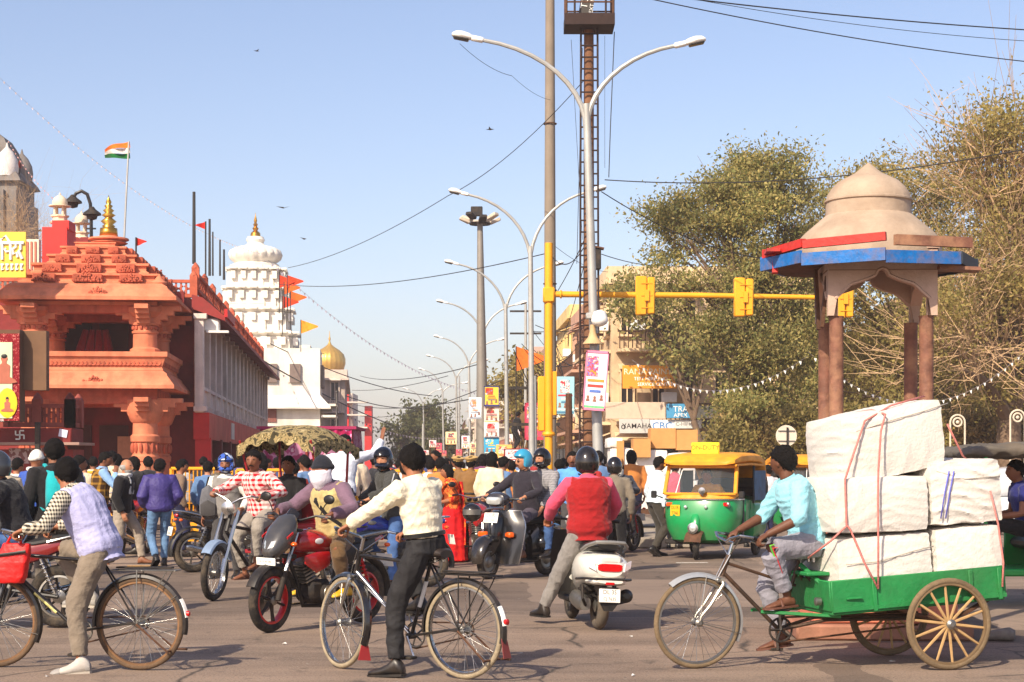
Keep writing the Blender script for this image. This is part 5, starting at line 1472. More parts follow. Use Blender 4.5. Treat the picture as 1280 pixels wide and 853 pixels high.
def garland(label, p0, p1, sag, n, r_, col, grp='bunting'):
 a, b = W(*p0), W(*p1)
 t_ = thing('bunting_string', label, 'bunting', a)
 pts = []
 for k in range(n + 1):
  u = k / n; q_ = a.lerp(b, u) - a; q_.z -= sag * 4 * u * (1 - u); pts.append(q_)
 g = MB(); g.tube(pts, r_ * .25, 3, cap=False); ob('string', g, mat((150, 140, 140), .7, name='string'), t_, 180)
 g = MB()
 for k in range(1, n):
  c = pts[k]; s_ = r_ * 3.2
  g.add([c + Vector((-s_ * .6, 0, 0)), c + Vector((s_ * .6, 0, 0)), c + Vector((.2 * s_, .3 * s_ * (-1) ** k, -s_ * 1.6))], [(0, 1, 2)])
 ob('paper_flags', g, mat(col, .8, 0, .2, 3, name='paper_flag_%d' % col[0]), t_, 0, kind='stuff')
garland('pale bunting string running from the flag towards the white temple', (-10, 88, 70), (330, 318, 110), 1.2, 70, .022, (176, 166, 172))
garland('pale bunting string sloping from the white temple down the street', (335, 325, 110), (640, 498, 150), 2.0, 70, .04, (150, 146, 160))
garland('short bunting string beside the grey old temple', (8, 172, 85), (75, 255, 60), .3, 18, .016, (200, 150, 150))
garland('dark bunting string under the golden dome', (330, 450, 110), (590, 540, 160), 2.2, 60, .036, (120, 112, 124))
garland('white pennant string across the tree crowns', (790, 450, 58), (1010, 445, 50), 1.0, 26, .022, (226, 226, 220))
garland('white pennant string across the bare tree', (1010, 440, 50), (1290, 430, 52), 1.6, 32, .02, (226, 226, 220))
for i, (px, py, d) in enumerate([(354, 260, 120), (381, 299, 140), (613, 162, 110), (321, 64, 150)]):
 g = MB(); g.add([(-.5, 0, .1), (-.1, .08, .0), (.0, .3, 0), (.1, .08, 0), (.5, 0, .12), (.08, -.08, 0), (0, -.25, 0), (-.08, -.08, 0), (0, 0, .06), (0, 0, -.05)], [(0, 1, 8, 7), (1, 2, 8), (2, 3, 8), (3, 4, 5, 8), (5, 6, 8), (6, 7, 8), (0, 7, 9, 1), (1, 9, 2), (2, 9, 3), (3, 9, 5, 4), (5, 9, 6), (6, 9, 7)])
 ob('bird', g, M_dark, None, 0, 'tiny dark bird gliding high in the sky', 'bird', 'birds in the sky', loc=W(px, py, d), rz=.7 * i)
for i, (px, py) in enumerate([(1197, 528), (1272, 522)]):
 d = 46
 t_ = thing('ring_lamp_bracket', 'white hooped ornamental lamp bracket before the dry tree', 'bracket', (XX(px, d), d, 0), 0, 'white hooped brackets by the dry tree')
 g = MB(); z_ = ZZ(py, d); r_ = .19
 g.tube([(-r_, 0, 1.2), (-r_, 0, z_)] + [(r_ * math.cos(PI - k * PI / 12), 0, z_ + r_ * math.sin(k * PI / 12)) for k in range(13)] + [(r_, 0, 1.2)], .025, 6); ob('hoop', g, mat((206, 192, 170), .6, name='cream_metal'), t_)
 g = MB(); g.torus((0, 0, z_), .11, .025, 'Y', 16, 6); g.ell((0, 0, z_), (.05, .05, .05), 8, 6); ob('ring', g, mat((206, 192, 170), .6, name='cream_metal'), t_)
 g = MB(); g.box((0, 0, .6), (.7, .25, 1.2), bev=.03); ob('pier', g, M_kerb, t_)
# ================================================================ vehicles (local frame: +X forward, +Y left)
def rotaxis(p, ax, ang):
 return Matrix.Translation(p) @ Matrix.Rotation(ang, 4, Vector(ax).normalized()) @ Matrix.Translation(-Vector(p))
def hull(mb, secs, n=18, m=0, cap=True):
 """sections (x, zc, half_w, half_h[, exponent[, yc]]) lofted along x"""
 rings = []
 for s_ in secs:
  x, zc, hw, hh = s_[:4]
  ex = s_[4] if len(s_) > 4 else 2.4
  yc = s_[5] if len(s_) > 5 else 0
  ring = []
  for k in range(n):
   a = 2 * PI * k / n
   c, s = math.cos(a), math.sin(a)
   ring.append((x, yc + hw * math.copysign(abs(c) ** (2 / ex), c), zc + hh * math.copysign(abs(s) ** (2 / ex), s)))
  rings.append(ring)
 return mb.loft(rings, cap, m)
def arc_strip(mb, c, Rr, a0, a1, wd, n=20, th=.012):
 rings = []
 for k in range(n + 1):
  t = a0 + (a1 - a0) * k / n
  ring = []
  for u, dr in ((-1, -.022), (-.8, 0), (0, .012), (.8, 0), (1, -.022), (.8, -th), (0, .012 - th), (-.8, -th)):
   r_ = Rr + dr
   ring.append((c[0] + r_ * math.cos(t), c[1] + u * wd / 2, c[2] + r_ * math.sin(t)))
  rings.append(ring)
 return mb.loft(rings)
def wheel(parent, c, Rr, tr, M=None, kind='wire', tyre=None, rim=None, nsp=32, hubw=.05, hubr=.025, spm=None, sp_r=.0022):
 cx, cy, cz = c
 g = MB(M); g.lathe([(hubr * .6, -hubw * 1.2), (hubr, -hubw), (hubr * 1.3, -hubw * .9), (hubr * .7, -hubw * .5), (hubr * .7, hubw * .5), (hubr * 1.3, hubw * .9), (hubr, hubw), (hubr * .6, hubw * 1.2)], 12, c, 'Y')
 w_ = ob('wheel', g, M_steel, parent)
 g = MB(M); g.torus(c, Rr - tr, tr, 'Y', 44, 10); ob('tyre', g, tyre or M_tyre, w_, 180)
 ri = Rr - 2 * tr
 rings = []
 g = MB(M)
 for k in range(44):
  t = 2 * PI * k / 44
  rings.append([(cx + (ri + dr) * math.cos(t), cy + dy, cz + (ri + dr) * math.sin(t)) for dr, dy in ((.012, -tr * .7), (-.006, -tr * .75), (-.012, 0), (-.006, tr * .75), (.012, tr * .7))])
 g.loft(rings, False, 0, True); ob('rim', g, rim or M_chrome, w_, 60)
 if kind == 'wire':
  g = MB(M)
  for k in range(nsp):
   sd = 1 if k % 2 else -1
   a = 2 * PI * k / nsp; b = a + (.35 if (k // 2) % 2 else -.35)
   g.tube([(cx + hubr * 1.2 * math.cos(b), cy + sd * hubw * .9, cz + hubr * 1.2 * math.sin(b)), (cx + ri * math.cos(a), cy + sd * .004, cz + ri * math.sin(a))], sp_r, 3, cap=False)
  ob('spokes', g, spm or M_chrome, w_, 180, kind='stuff')
 elif kind == 'alloy':
  for k in range(nsp):
   a = 2 * PI * k / nsp + .3
   g = MB(M); d = Vector((math.cos(a), 0, math.sin(a)))
   g.tube([Vector(c) + d * hubr, Vector(c) + d * ri * .55, Vector(c) + d * (ri - .004)], [.03, .02, .026], 6, flat=.5, up=(0, 1, 0)); ob('alloy_spoke', g, spm or M_black, w_)
 elif kind == 'wood':
  for k in range(nsp):
   a = 2 * PI * k / nsp + .12
   g = MB(M); d = Vector((math.cos(a), 0, math.sin(a)))
   g.tube([Vector(c) + d * hubr * .8, Vector(c) + d * ri * .5, Vector(c) + d * (ri + .004)], [.011, .012, .009], 6); ob('spoke', g, spm, w_)
 elif kind == 'disc':
  g = MB(M); g.lathe([(.02, -.035), (ri * .45, -.03), (ri * .6, -.01), (ri, -.02), (ri, .02), (ri * .6, .01), (ri * .45, .03), (.02, .035)], 20, c, 'Y'); ob('disc', g, spm or M_steel, w_)
 return w_
def bike_front(t_, steer, frame_m, xa, hb, ht, Rr, tyre, rim, fork_m, bar_m, guard_m, spm=None, bars='roadster', lamp=False, flap=False):
 """front wheel, fork, handlebar; hb/ht bottom/top of the head tube; returns grip points"""
 hb, ht = Vector(hb), Vector(ht)
 ax = (ht - hb).normalized()
 M = rotaxis(hb, ax, steer)
 wheel(t_, (xa, 0, Rr), Rr, .021, M, 'wire', tyre, rim, 32, spm=spm)
 crown = hb - ax * .03
 g = MB(M)
 for s_ in (-1, 1):
  g.tube([crown + Vector((0, s_ * .03, .0)), crown + Vector((.0, s_ * .055, -.03)), Vector((crown.x + (xa - crown.x) * .55, s_ * .058, Rr + (crown.z - Rr) * .42)), Vector((xa - .012, s_ * .055, Rr + .05)), Vector((xa, s_ * .05, Rr))], [.014, .014, .012, .009, .008], 8)
 g.tube([crown + Vector((0, -.05, 0)), crown + Vector((0, .05, 0))], .018, 8)
 ob('fork', g, fork_m, t_)
 g = MB(M); arc_strip(g, (xa, 0, Rr), Rr + .018, R(52), R(205), .06); gd_ = ob('mudguard', g, guard_m, t_)
 g = MB(M)
 for a in (100, 195): g.tube([(xa, .055, Rr), (xa + (Rr + .012) * math.cos(R(a)), .03, Rr + (Rr + .012) * math.sin(R(a)))], .003, 4); g.tube([(xa, -.055, Rr), (xa + (Rr + .012) * math.cos(R(a)), -.03, Rr + (Rr + .012) * math.sin(R(a)))], .003, 4)
 ob('mudguard_stay', g, M_steel, gd_)
 if flap:
  a = R(205); p = Vector((xa + (Rr + .018) * math.cos(a), 0, Rr + (Rr + .018) * math.sin(a)))
  g = MB(M); g.prism([p + Vector((0, -.03, 0)), p + Vector((0, .03, 0)), p + Vector((-.01, .055, -.11)), p + Vector((-.01, -.055, -.11))], (.006, 0, 0)); ob('mud_flap', g, mat((150, 40, 44), .7, dirt=.4, name='red_rubber'), gd_)
 st = ht + ax * .1
 g = MB(M); g.tube([ht - ax * .02, st], .013, 8); g.tube([st, st + Vector((.05, 0, .01))], .013, 8)
 ob('stem', g, bar_m, t_)
 bc = st + Vector((.05, 0, .01))
 g = MB(M); pl = []
 for s_ in (-1, 1):
  pts = [bc, bc + Vector((.02, s_ * .12, .03)), bc + Vector((-.01, s_ * .23, .055)), bc + Vector((-.08, s_ * .265, .045)), bc + Vector((-.2, s_ * .27, .02))]
  g.tube(pts, .011, 8)
  pl.append(pts)
 hbar = ob('handlebar', g, bar_m, t_)
 grips = []
 for s_, pts in zip((-1, 1), pl):
  g = MB(M); g.tube([pts[3] + Vector((-.02, 0, -.003)), pts[4]], .015, 8); ob('grip', g, M_black, hbar)
  g = MB(M); g.tube([pts[3] + Vector((.0, 0, -.03)), pts[4] + Vector((.03, -s_ * .01, -.035))], .006, 5); g.tube([pts[2] + Vector((0, 0, -.02)), bc + Vector((-.02, s_ * .03, -.1)), crown + Vector((.03, s_ * .02, .02))], .005, 5); ob('brake_lever', g, M_chrome, hbar)
  grips.append(M @ ((pts[3] + pts[4]) / 2))
 g = MB(M); g.box(crown + Vector((.03, 0, .0)), (.04, .09, .035), bev=.008); ob('brake_caliper', g, M_steel, t_)
 if lamp:
  g = MB(M); c = ht + Vector((.1, 0, .03)); g.lathe([(.01, -.06), (.04, -.04), (.05, .03), (.05, .05), (.01, .055)], 12, c, 'X'); ob('lamp', g, M_chrome, t_)
 return grips, M
def roadster(label, loc, rz, steer, crank, frame_rgb, tyre, rim, silver=False, group=None, stand='up', rear_flap=False):
 t_ = thing('bicycle', label, 'bicycle', (loc[0], loc[1], 0), rz)
 Rr = .352
 FM = mat(frame_rgb, .35, 0, .15, 8, dirt=.35, coat=.3, name='bicycle_enamel')
 guard = FM
 XRr, XF_ = -.56, .6
 hb, ht = (.475, 0, .73), (.425, 0, .90)
 bb = Vector((-.07, 0, .285)); sc_ = Vector((-.26, 0, .83)); ax = Vector((XRr, 0, Rr))
 grips, Mst = bike_front(t_, steer, FM, XF_, hb, ht, Rr, tyre, rim, M_chrome if silver else FM, M_chrome, M_gloss if silver else FM, None, flap=rear_flap)
 wheel(t_, (XRr, 0, Rr), Rr, .021, None, 'wire', tyre, rim, 40)
 g = MB()
 hbv, htv = Vector(hb), Vector(ht)
 g.tube([hbv, htv], .018, 10)
 g.tube([htv - Vector((-.01, 0, .035)), sc_ + Vector((.005, 0, -.015))], .014, 10)
 g.tube([sc_ + Vector((0, 0, .02)), bb], .014, 10)
 for s_ in (-1, 1):
  g.tube([bb + Vector((0, s_ * .03, 0)), ax + Vector((.1, s_ * .05, 0)), ax + Vector((0, s_ * .058, 0))], .009, 6)
  g.tube([sc_ + Vector((0, s_ * .014, -.01)), ax + Vector((0, s_ * .058, 0))], .008, 6)
 g.tube([bb + Vector((0, -.04, 0)), bb + Vector((0, .04, 0))], .024, 10)
 ob('frame', g, FM, t_)
 g = MB(); g.tube([hbv + Vector((-.01, 0, .01)), bb], .015, 10); dt_ = ob('down_tube', g, M_chrome if silver else FM, t_)
 if not silver:
  d_ = bb - hbv
  g = MB(); g.tube([hbv + d_ * .35, hbv + d_ * .68], .0165, 10); ob('decal', g, mat((196, 190, 120), .5, 0, .3, 40, name='pale_decal'), dt_)
 else:
  d_ = bb - hbv
  g = MB(); g.tube([hbv + d_ * .62, hbv + d_ * .74], .0165, 10); ob('decal', g, mat((230, 180, 40), .5, name='yellow_decal'), dt_)
  g = MB(); g.tube([hbv + Vector((-.03, .0, -.05)) , bb + Vector((-.0, .03, .05))], .009, 8); ob('brake_rod', g, M_chrome, t_)
  d_ = bb - sc_
  g = MB(); g.tube([sc_ + d_ * .25, sc_ + d_ * .6], .0155, 10); ob('decal', g, M_white, t_)
 g = MB()
 hull(g, [(-.40, .90, .07, .028), (-.37, .905, .10, .038), (-.30, .908, .10, .034), (-.22, .91, .06, .026), (-.14, .908, .03, .02), (-.11, .90, .016, .014)], 16)
 sd = ob('saddle', g, mat((44, 36, 32), .5, 0, .2, 8, dirt=.3, name='worn_leather'), t_)
 g = MB(); g.tube([sc_, Vector((-.275, 0, .885))], .012, 8)
 for s_ in (-1, 1):
  g.torus((-.335, s_ * .045, .862), .018, .008, 'Z', 10, 6); g.tube([(-.335, s_ * .045, .84), (-.335, s_ * .045, .885)], .016, 8)
 ob('saddle_springs', g, M_chrome, sd)
 ped = {}
 for s_, a in ((-1, crank), (1, crank + PI)):
  e = bb + Vector((.165 * math.cos(a), s_ * .07, .165 * math.sin(a)))
  g = MB(); g.tube([bb + Vector((0, s_ * .05, 0)), e], .009, 6); ck = ob('crank', g, M_chrome, t_)
  g = MB(); pc = e + Vector((0, s_ * .05, 0)); g.box(pc, (.09, .085, .022), bev=.006); ob('pedal', g, M_dark, ck)
  ped[s_] = pc
 g = MB(); g.torus(bb + Vector((0, -.05, 0)), .085, .008, 'Y', 24, 6)
 for k in range(5): g.tube([bb + Vector((0, -.05, 0)), bb + Vector((.085 * math.cos(k * 1.256), -.05, .085 * math.sin(k * 1.256)))], .008, 4)
 ob('chainwheel', g, M_steel, t_)
 g = MB(); r1, r2 = .098, .05
 pts = [(bb.x + r1 * math.cos(a), bb.z + r1 * math.sin(a)) for a in [R(-90 + 15 * k) for k in range(13)]] + [(ax.x + r2 * math.cos(a), ax.z + r2 * math.sin(a)) for a in [R(90 + 20 * k) for k in range(10)]]
 g.tube([(p[0], -.055, p[1]) for p in pts], .006, 4, loop=True); ob('chain', g, M_rust, t_)
 g = MB(); arc_strip(g, (XRr, 0, Rr), Rr + .02, R(-5), R(192), .065, 26); mg = ob('mudguard', g, guard, t_)
 a = R(178); g = MB(); arc_strip(g, (XRr, 0, Rr), Rr + .026, R(150), R(172), .06, 8); ob('white_patch', g, M_white, mg)
 a = R(192); p = Vector((XRr + (Rr + .02) * math.cos(a), 0, Rr + (Rr + .02) * math.sin(a)))
 if rear_flap:
  g = MB(); g.prism([p + Vector((0, -.03, .04)), p + Vector((0, .03, .04)), p + Vector((-.03, .045, -.1)), p + Vector((-.03, -.045, -.1))], (.006, 0, 0)); ob('mud_flap', g, mat((120, 30, 40), .7, dirt=.4, name='dark_red_rubber'), mg)
 g = MB(); p = Vector((XRr + (Rr + .035) * math.cos(R(168)), 0, Rr + (Rr + .035) * math.sin(R(168)))); g.lathe([(.005, -.02), (.022, -.015), (.022, .01), (.005, .015)], 10, p, 'X'); ob('reflector', g, M_redlens, mg)
 g = MB()
 zc = .755
 for y in (-.06, -.02, .02, .06): g.tube([(-.36, y, zc), (-.86, y, zc)], .005, 5)
 for x in (-.36, -.6, -.86): g.tube([(x, -.065, zc), (x, .065, zc)], .006, 5)
 cr = ob('carrier', g, M_black if silver else M_steel, t_)
 g = MB()
 for s_ in (-1, 1):
  g.tube([(-.56, s_ * .065, zc), (XRr, s_ * .07, Rr)], .006, 5); g.tube([(-.8, s_ * .065, zc), (XRr, s_ * .07, Rr)], .005, 5)
 ob('carrier_stay', g, M_black if silver else M_steel, cr)
 g = MB(); g.box((-.6, 0, zc + .02), (.44, .07, .012), bev=.004); ob('spring_clip', g, M_dark, cr)
 g = MB()
 for s_ in (-1, 1): g.tube([(XRr, s_ * .075, Rr), (XRr - .25, s_ * .09, Rr - .2)], .008, 5)
 g.tube([(XRr - .25, -.1, Rr - .2), (XRr - .25, .1, Rr - .2)], .009, 5); g.tube([(XRr - .25, -.12, Rr - .2), (XRr - .33, -.12, Rr - .2)], .009, 5)
 ob('stand', g, M_rust, t_)
 for s_ in (-1, 1):
  g = MB(); g.tube([(XRr, s_ * .06, Rr), (XRr - .3, s_ * .035, Rr + .215)], .004, 4); ob('mudguard_stay', g, M_steel, mg)
 return t_, grips, ped
def plate(parent, M, w_, h_, lines, col=(236, 234, 226), tcol=BK):
 g = MB(M); g.box((0, 0, 0), (.008, w_, h_), bev=.003); p = ob('number_plate', g, mat(col, .5, 0, .05, 6, dirt=.15, name='plate_%d' % col[2]), parent)
 for i, s_ in enumerate(lines):
  text(s_, min(h_ * (.8 / len(lines) + .12), w_ * 1.45 / max(4, len(s_))), mat(tcol, .6, name='plate_ink'), p, M @ XF((.0052, 0, h_ * ((len(lines) - 1) / 2 - i) * .5), (R(90), 0, R(90))), sx=.9)
def motorcycle(label, loc, rz, rgb, sport=False, steer=0.0, rimcol=None, group=None, alloy=True, plate_txt=('DL 3S', 'BK 4172'), crash=False, tank2=None, lean=0):
 t_ = thing('motorcycle', label, 'motorcycle', (loc[0], loc[1], 0), rz, group)
 if lean: t_.rotation_euler.x = lean
 PM = mat(rgb, .22, 0, .1, 6, dirt=.18, coat=.7, name='bike_paint_%d_%d_%d' % tuple(rgb))
 Rr, fx, rx = .30, .66, -.64
 hb, ht = Vector((.46, 0, .70)), Vector((.38, 0, .92)); ax = (ht - hb).normalized()
 Ms = rotaxis(hb, ax, steer)
 RM = rimcol or M_steel
 wheel(t_, (fx, 0, Rr), Rr, .045, Ms, 'alloy' if alloy else 'wire', None, RM, 6 if alloy else 36, .05, .035, M_dark if alloy else None)
 wheel(t_, (rx, 0, Rr), Rr, .055, None, 'alloy' if alloy else 'wire', None, RM, 6 if alloy else 36, .06, .05, M_dark if alloy else None)
 g = MB(Ms); g.lathe([(.05, -.075), (.12, -.075), (.12, -.07), (.05, -.07)], 20, (fx, 0, Rr), 'Y'); ob('brake_disc', g, M_steel, t_)
 fd = ht - hb
 for s_ in (-1, 1):
  g = MB(Ms); g.tube([Vector((fx, s_ * .085, Rr)), Vector((fx - .1, s_ * .085, Rr + .27))], .028, 10); f_ = ob('fork_leg', g, M_dark if sport else M_chrome, t_)
  g = MB(Ms); g.tube([Vector((fx - .1, s_ * .085, Rr + .27)), ht + Vector((0, s_ * .085, .03))], .018, 8); ob('stanchion', g, M_chrome, f_)
 g = MB(Ms); g.box(ht + Vector((0, 0, .02)), (.07, .24, .03), bev=.008); g.box(hb, (.08, .22, .04), bev=.008); ob('yoke', g, M_black, t_)
 g = MB(Ms); arc_strip(g, (fx, 0, Rr), Rr + .035, R(25), R(165), .12, 16); ob('front_mudguard', g, M_black if sport else (PM if tank2 is None else M_steel), t_)
 bc = ht + Vector((-.02, 0, .10))
 g = MB(Ms)
 for s_ in (-1, 1): g.tube([bc, bc + Vector((.0, s_ * .12, .02)), bc + Vector((-.04, s_ * .24, .06)), bc + Vector((-.1, s_ * .36, .05))], .011, 8)
 hbar = ob('handlebar', g, M_black if sport else M_chrome, t_)
 grips = []
 for s_ in (-1, 1):
  a, b = bc + Vector((-.06, s_ * .27, .058)), bc + Vector((-.1, s_ * .37, .05))
  g = MB(Ms); g.tube([a, b], .017, 8); ob('grip', g, M_black, hbar)
  g = MB(Ms); g.tube([a + Vector((.03, 0, -.005)), b + Vector((.05, 0, -.01))], .006, 5); ob('lever', g, M_chrome, hbar)
  g = MB(Ms); g.tube([a, a + Vector((.0, s_ * .05, .1)), a + Vector((.0, s_ * .08, .13))], .006, 5); mr = ob('mirror', g, M_black, hbar)
  g = MB(Ms); c = a + Vector((0, s_ * .1, .16)); g.ell(c, (.02, .065, .045), 12, 8); ob('mirror_glass', g, M_black, mr)
  grips.append(Ms @ ((a + b) / 2))
  g = MB(Ms); g.ell(hb + Vector((.08, s_ * .16, .12)), (.03, .035, .022), 10, 6); ob('indicator', g, M_amber, t_)
 g = MB(); hull(g, [(.36, .80, .05, .05), (.32, .82, .10, .09), (.2, .83, .145, .115), (.06, .815, .15, .115), (-.08, .79, .12, .085), (-.16, .77, .08, .05)], 20, 0); tk = ob('fuel_tank', g, PM, t_)
 g = MB(); g.ell((.12, 0, .945), (.03, .03, .008), 12, 6); ob('filler_cap', g, M_chrome, tk)
 for s_ in (-1, 1):
  g = MB(); g.ell((.15, s_ * .147, .83), (.06, .006, .028), 12, 6); ob('badge', g, M_white if sport else M_steel, tk)
 g = MB(); hull(g, [(-.08, .80, .09, .045), (-.2, .79, .13, .045), (-.42, .80, .135, .05), (-.62, .835, .12, .05), (-.80, .86, .08, .03)], 16); ob('seat', g, mat((30, 29, 30), .6, 0, .15, 10, dirt=.2, name='seat_vinyl'), t_)
 for s_ in (-1, 1):
  g = MB(); hull(g, [(-.08, .68, .02, .06, 2.4, s_ * .12), (-.25, .68, .03, .1, 2.4, s_ * .125), (-.45, .72, .03, .075, 2.4, s_ * .12), (-.7, .80, .02, .04, 2.4, s_ * .09)], 12); ob('side_panel', g, PM if not sport else M_black, t_)
 g = MB(); hull(g, [(-.5, .77, .11, .04), (-.75, .81, .09, .045), (-.88, .835, .05, .03)], 14); ob('tail_cowl', g, PM, t_)
 g = MB(); g.box((-.885, 0, .825), (.03, .12, .045), bev=.01); ob('tail_light', g, M_redlens, t_)
 g = MB(); g.tube([(-.55, .13, .82), (-.8, .13, .88), (-.92, .08, .89), (-.92, -.08, .89), (-.8, -.13, .88), (-.55, -.13, .82)], .012, 8); ob('grab_rail', g, M_chrome if not sport else M_black, t_)
 g = MB(); arc_strip(g, (rx, 0, Rr), Rr + .06, R(75), R(190), .15, 14); ob('rear_mudguard', g, M_black if sport else M_black, t_)
 plate(t_, XF((-.98, 0, .6), (0, R(-12), PI)), .2, .13, plate_txt)
 if not sport: plate(t_, Ms @ XF((.60, 0, .72), (0, R(0), 0)), .24, .09, (' '.join(plate_txt),))
 for s_ in (-1, 1):
  g = MB(); g.ell((-.86, s_ * .13, .76), (.03, .035, .022), 10, 6); ob('indicator', g, M_amber, t_)
 g = MB(); g.tube([hb + Vector((-.03, 0, 0)), (.3, 0, .45), (.22, 0, .22), (-.1, 0, .2), (-.2, 0, .4), (-.25, 0, .68)], .02, 8); g.tube([ht - Vector((.03, 0, .05)), (.1, 0, .72), (-.3, 0, .7), (-.75, 0, .78)], .022, 8); ob('frame', g, M_black, t_)
 g = MB(); g.box((.08, 0, .36), (.3, .24, .2), bev=.04); g.lathe([(.09, -.15), (.11, -.13), (.11, .13), (.09, .15)], 16, (0, 0, .33), 'Y'); en = ob('engine', g, M_dark, t_)
 g = MB()
 for k in range(6): g.box((.19 + .012 * k, 0, .47 + .032 * k), (.16, .19, .014), Matrix.Rotation(R(20), 3, 'Y'))
 g.tube([(.16, 0, .42), (.25, 0, .66)], .06, 10); ob('cylinder', g, M_steel, en)
 for s_ in (-1, 1):
  g = MB(); g.lathe([(.02, s_ * .16), (.085, s_ * .155), (.095, s_ * .13)], 16, (.0, 0, .33), 'Y'); ob('engine_cover', g, M_steel, en)
  g = MB(); g.tube([(-.2, s_ * .07, .36), (rx, s_ * .09, Rr)], .02, 8); ob('swingarm', g, M_black, t_)
  g = MB(); g.tube([(-.62, s_ * .11, .33), (-.48, s_ * .11, .66)], .014, 6)
  for k in range(7): g.torus((-.6 + .018 * k, s_ * .11, .38 + .038 * k), .026, .007, 'Z', 10, 5)
  ob('shock', g, M_redlens if sport else M_chrome, t_)
  g = MB(); g.tube([(-.08, s_ * .1, .28), (-.08, s_ * .27, .28)], .014, 6); ob('footpeg', g, M_black, t_)
 g = MB(); g.tube([(.28, -.06, .5), (.34, -.1, .36), (.26, -.13, .22), (-.1, -.15, .22), (-.2, -.16, .24)], .02, 8); ex = ob('exhaust_pipe', g, M_chrome, t_)
 g = MB(); g.tube([(-.2, -.16, .24), (-.3, -.16, .27), (-.75, -.17, .37), (-.8, -.17, .38)], [.025, .045, .05, .03], 12); ob('muffler', g, M_dark if sport else M_chrome, ex)
 g = MB(); g.tube([(-.1, .1, .24), (.05, .16, .24)], .01, 6); ob('gear_lever', g, M_steel, t_)
 if crash:
  g = MB(); g.tube([(.3, 0, .62), (.32, .26, .58), (.3, .28, .32), (.26, .0, .25), (.3, -.28, .32), (.32, -.26, .58)], .012, 8, loop=True); ob('crash_guard', g, M_chrome, t_)
 if sport:
  g = MB(Ms)
  hull(g, [(.40, .98, .09, .12), (.48, .93, .14, .15), (.58, .86, .14, .14), (.66, .80, .11, .11), (.72, .755, .07, .06), (.74, .74, .03, .02)], 18)
  fa = ob('headlight_fairing', g, mat((58, 58, 60), .3, 0, .15, 8, dirt=.35, coat=.5, name='dark_grey_fairing'), t_)
  g = MB(Ms)
  for s_ in (-1, 1):
   g.prism([(.735, s_ * .012, .77), (.69, s_ * .075, .80), (.64, s_ * .10, .86), (.70, s_ * .03, .84)], (.012, 0, .004))
  ob('headlight', g, M_lens, fa)
  g = MB(Ms)
  g.grid(lambda u, v: (.60 - .22 * u - .03 * abs(v - .5) * 2, (v - .5) * (.2 - .05 * u), .955 + .19 * u - .05 * (abs(v - .5) * 2) ** 2), 5, 8); ob('windscreen', g, glass_mat('smoked_screen', (30, 30, 32), .08, .85), fa, 180)
  for s_ in (-1, 1):
   g = MB(Ms); g.box((.58, s_ * .145, .90), (.1, .008, .02), Matrix.Rotation(R(28), 3, 'Y')); ob('decal', g, mat((206, 40, 40), .4, name='red_decal'), fa)
   g = MB(); hull(g, [(.34, .66, .01, .04, 2, s_ * .14), (.2, .63, .02, .1, 2, s_ * .16), (.02, .66, .02, .07, 2, s_ * .15)], 12); ob('tank_shroud', g, PM, t_)
  plate(t_, Ms @ XF((.745, 0, .66), (0, R(8), 0)), .22, .07, (' '.join(plate_txt),))
 else:
  g = MB(Ms); g.lathe([(.02, -.1), (.07, -.07), (.09, 0), (.09, .02), (.02, .035)], 16, (.53, 0, .86), 'X'); hl = ob('headlight', g, M_black if tank2 is None else M_chrome, t_)
  g = MB(Ms); g.lathe([(.082, .015), (.07, .03), (.01, .045)], 16, (.535, 0, .86), 'X'); ob('headlight_lens', g, M_lens, hl)
  g = MB(Ms); g.ell((.42, .05, 1.0), (.03, .045, .04), 10, 6); g.ell((.42, -.05, 1.0), (.03, .045, .04), 10, 6); ob('gauges', g, M_black, t_)
 return t_, grips
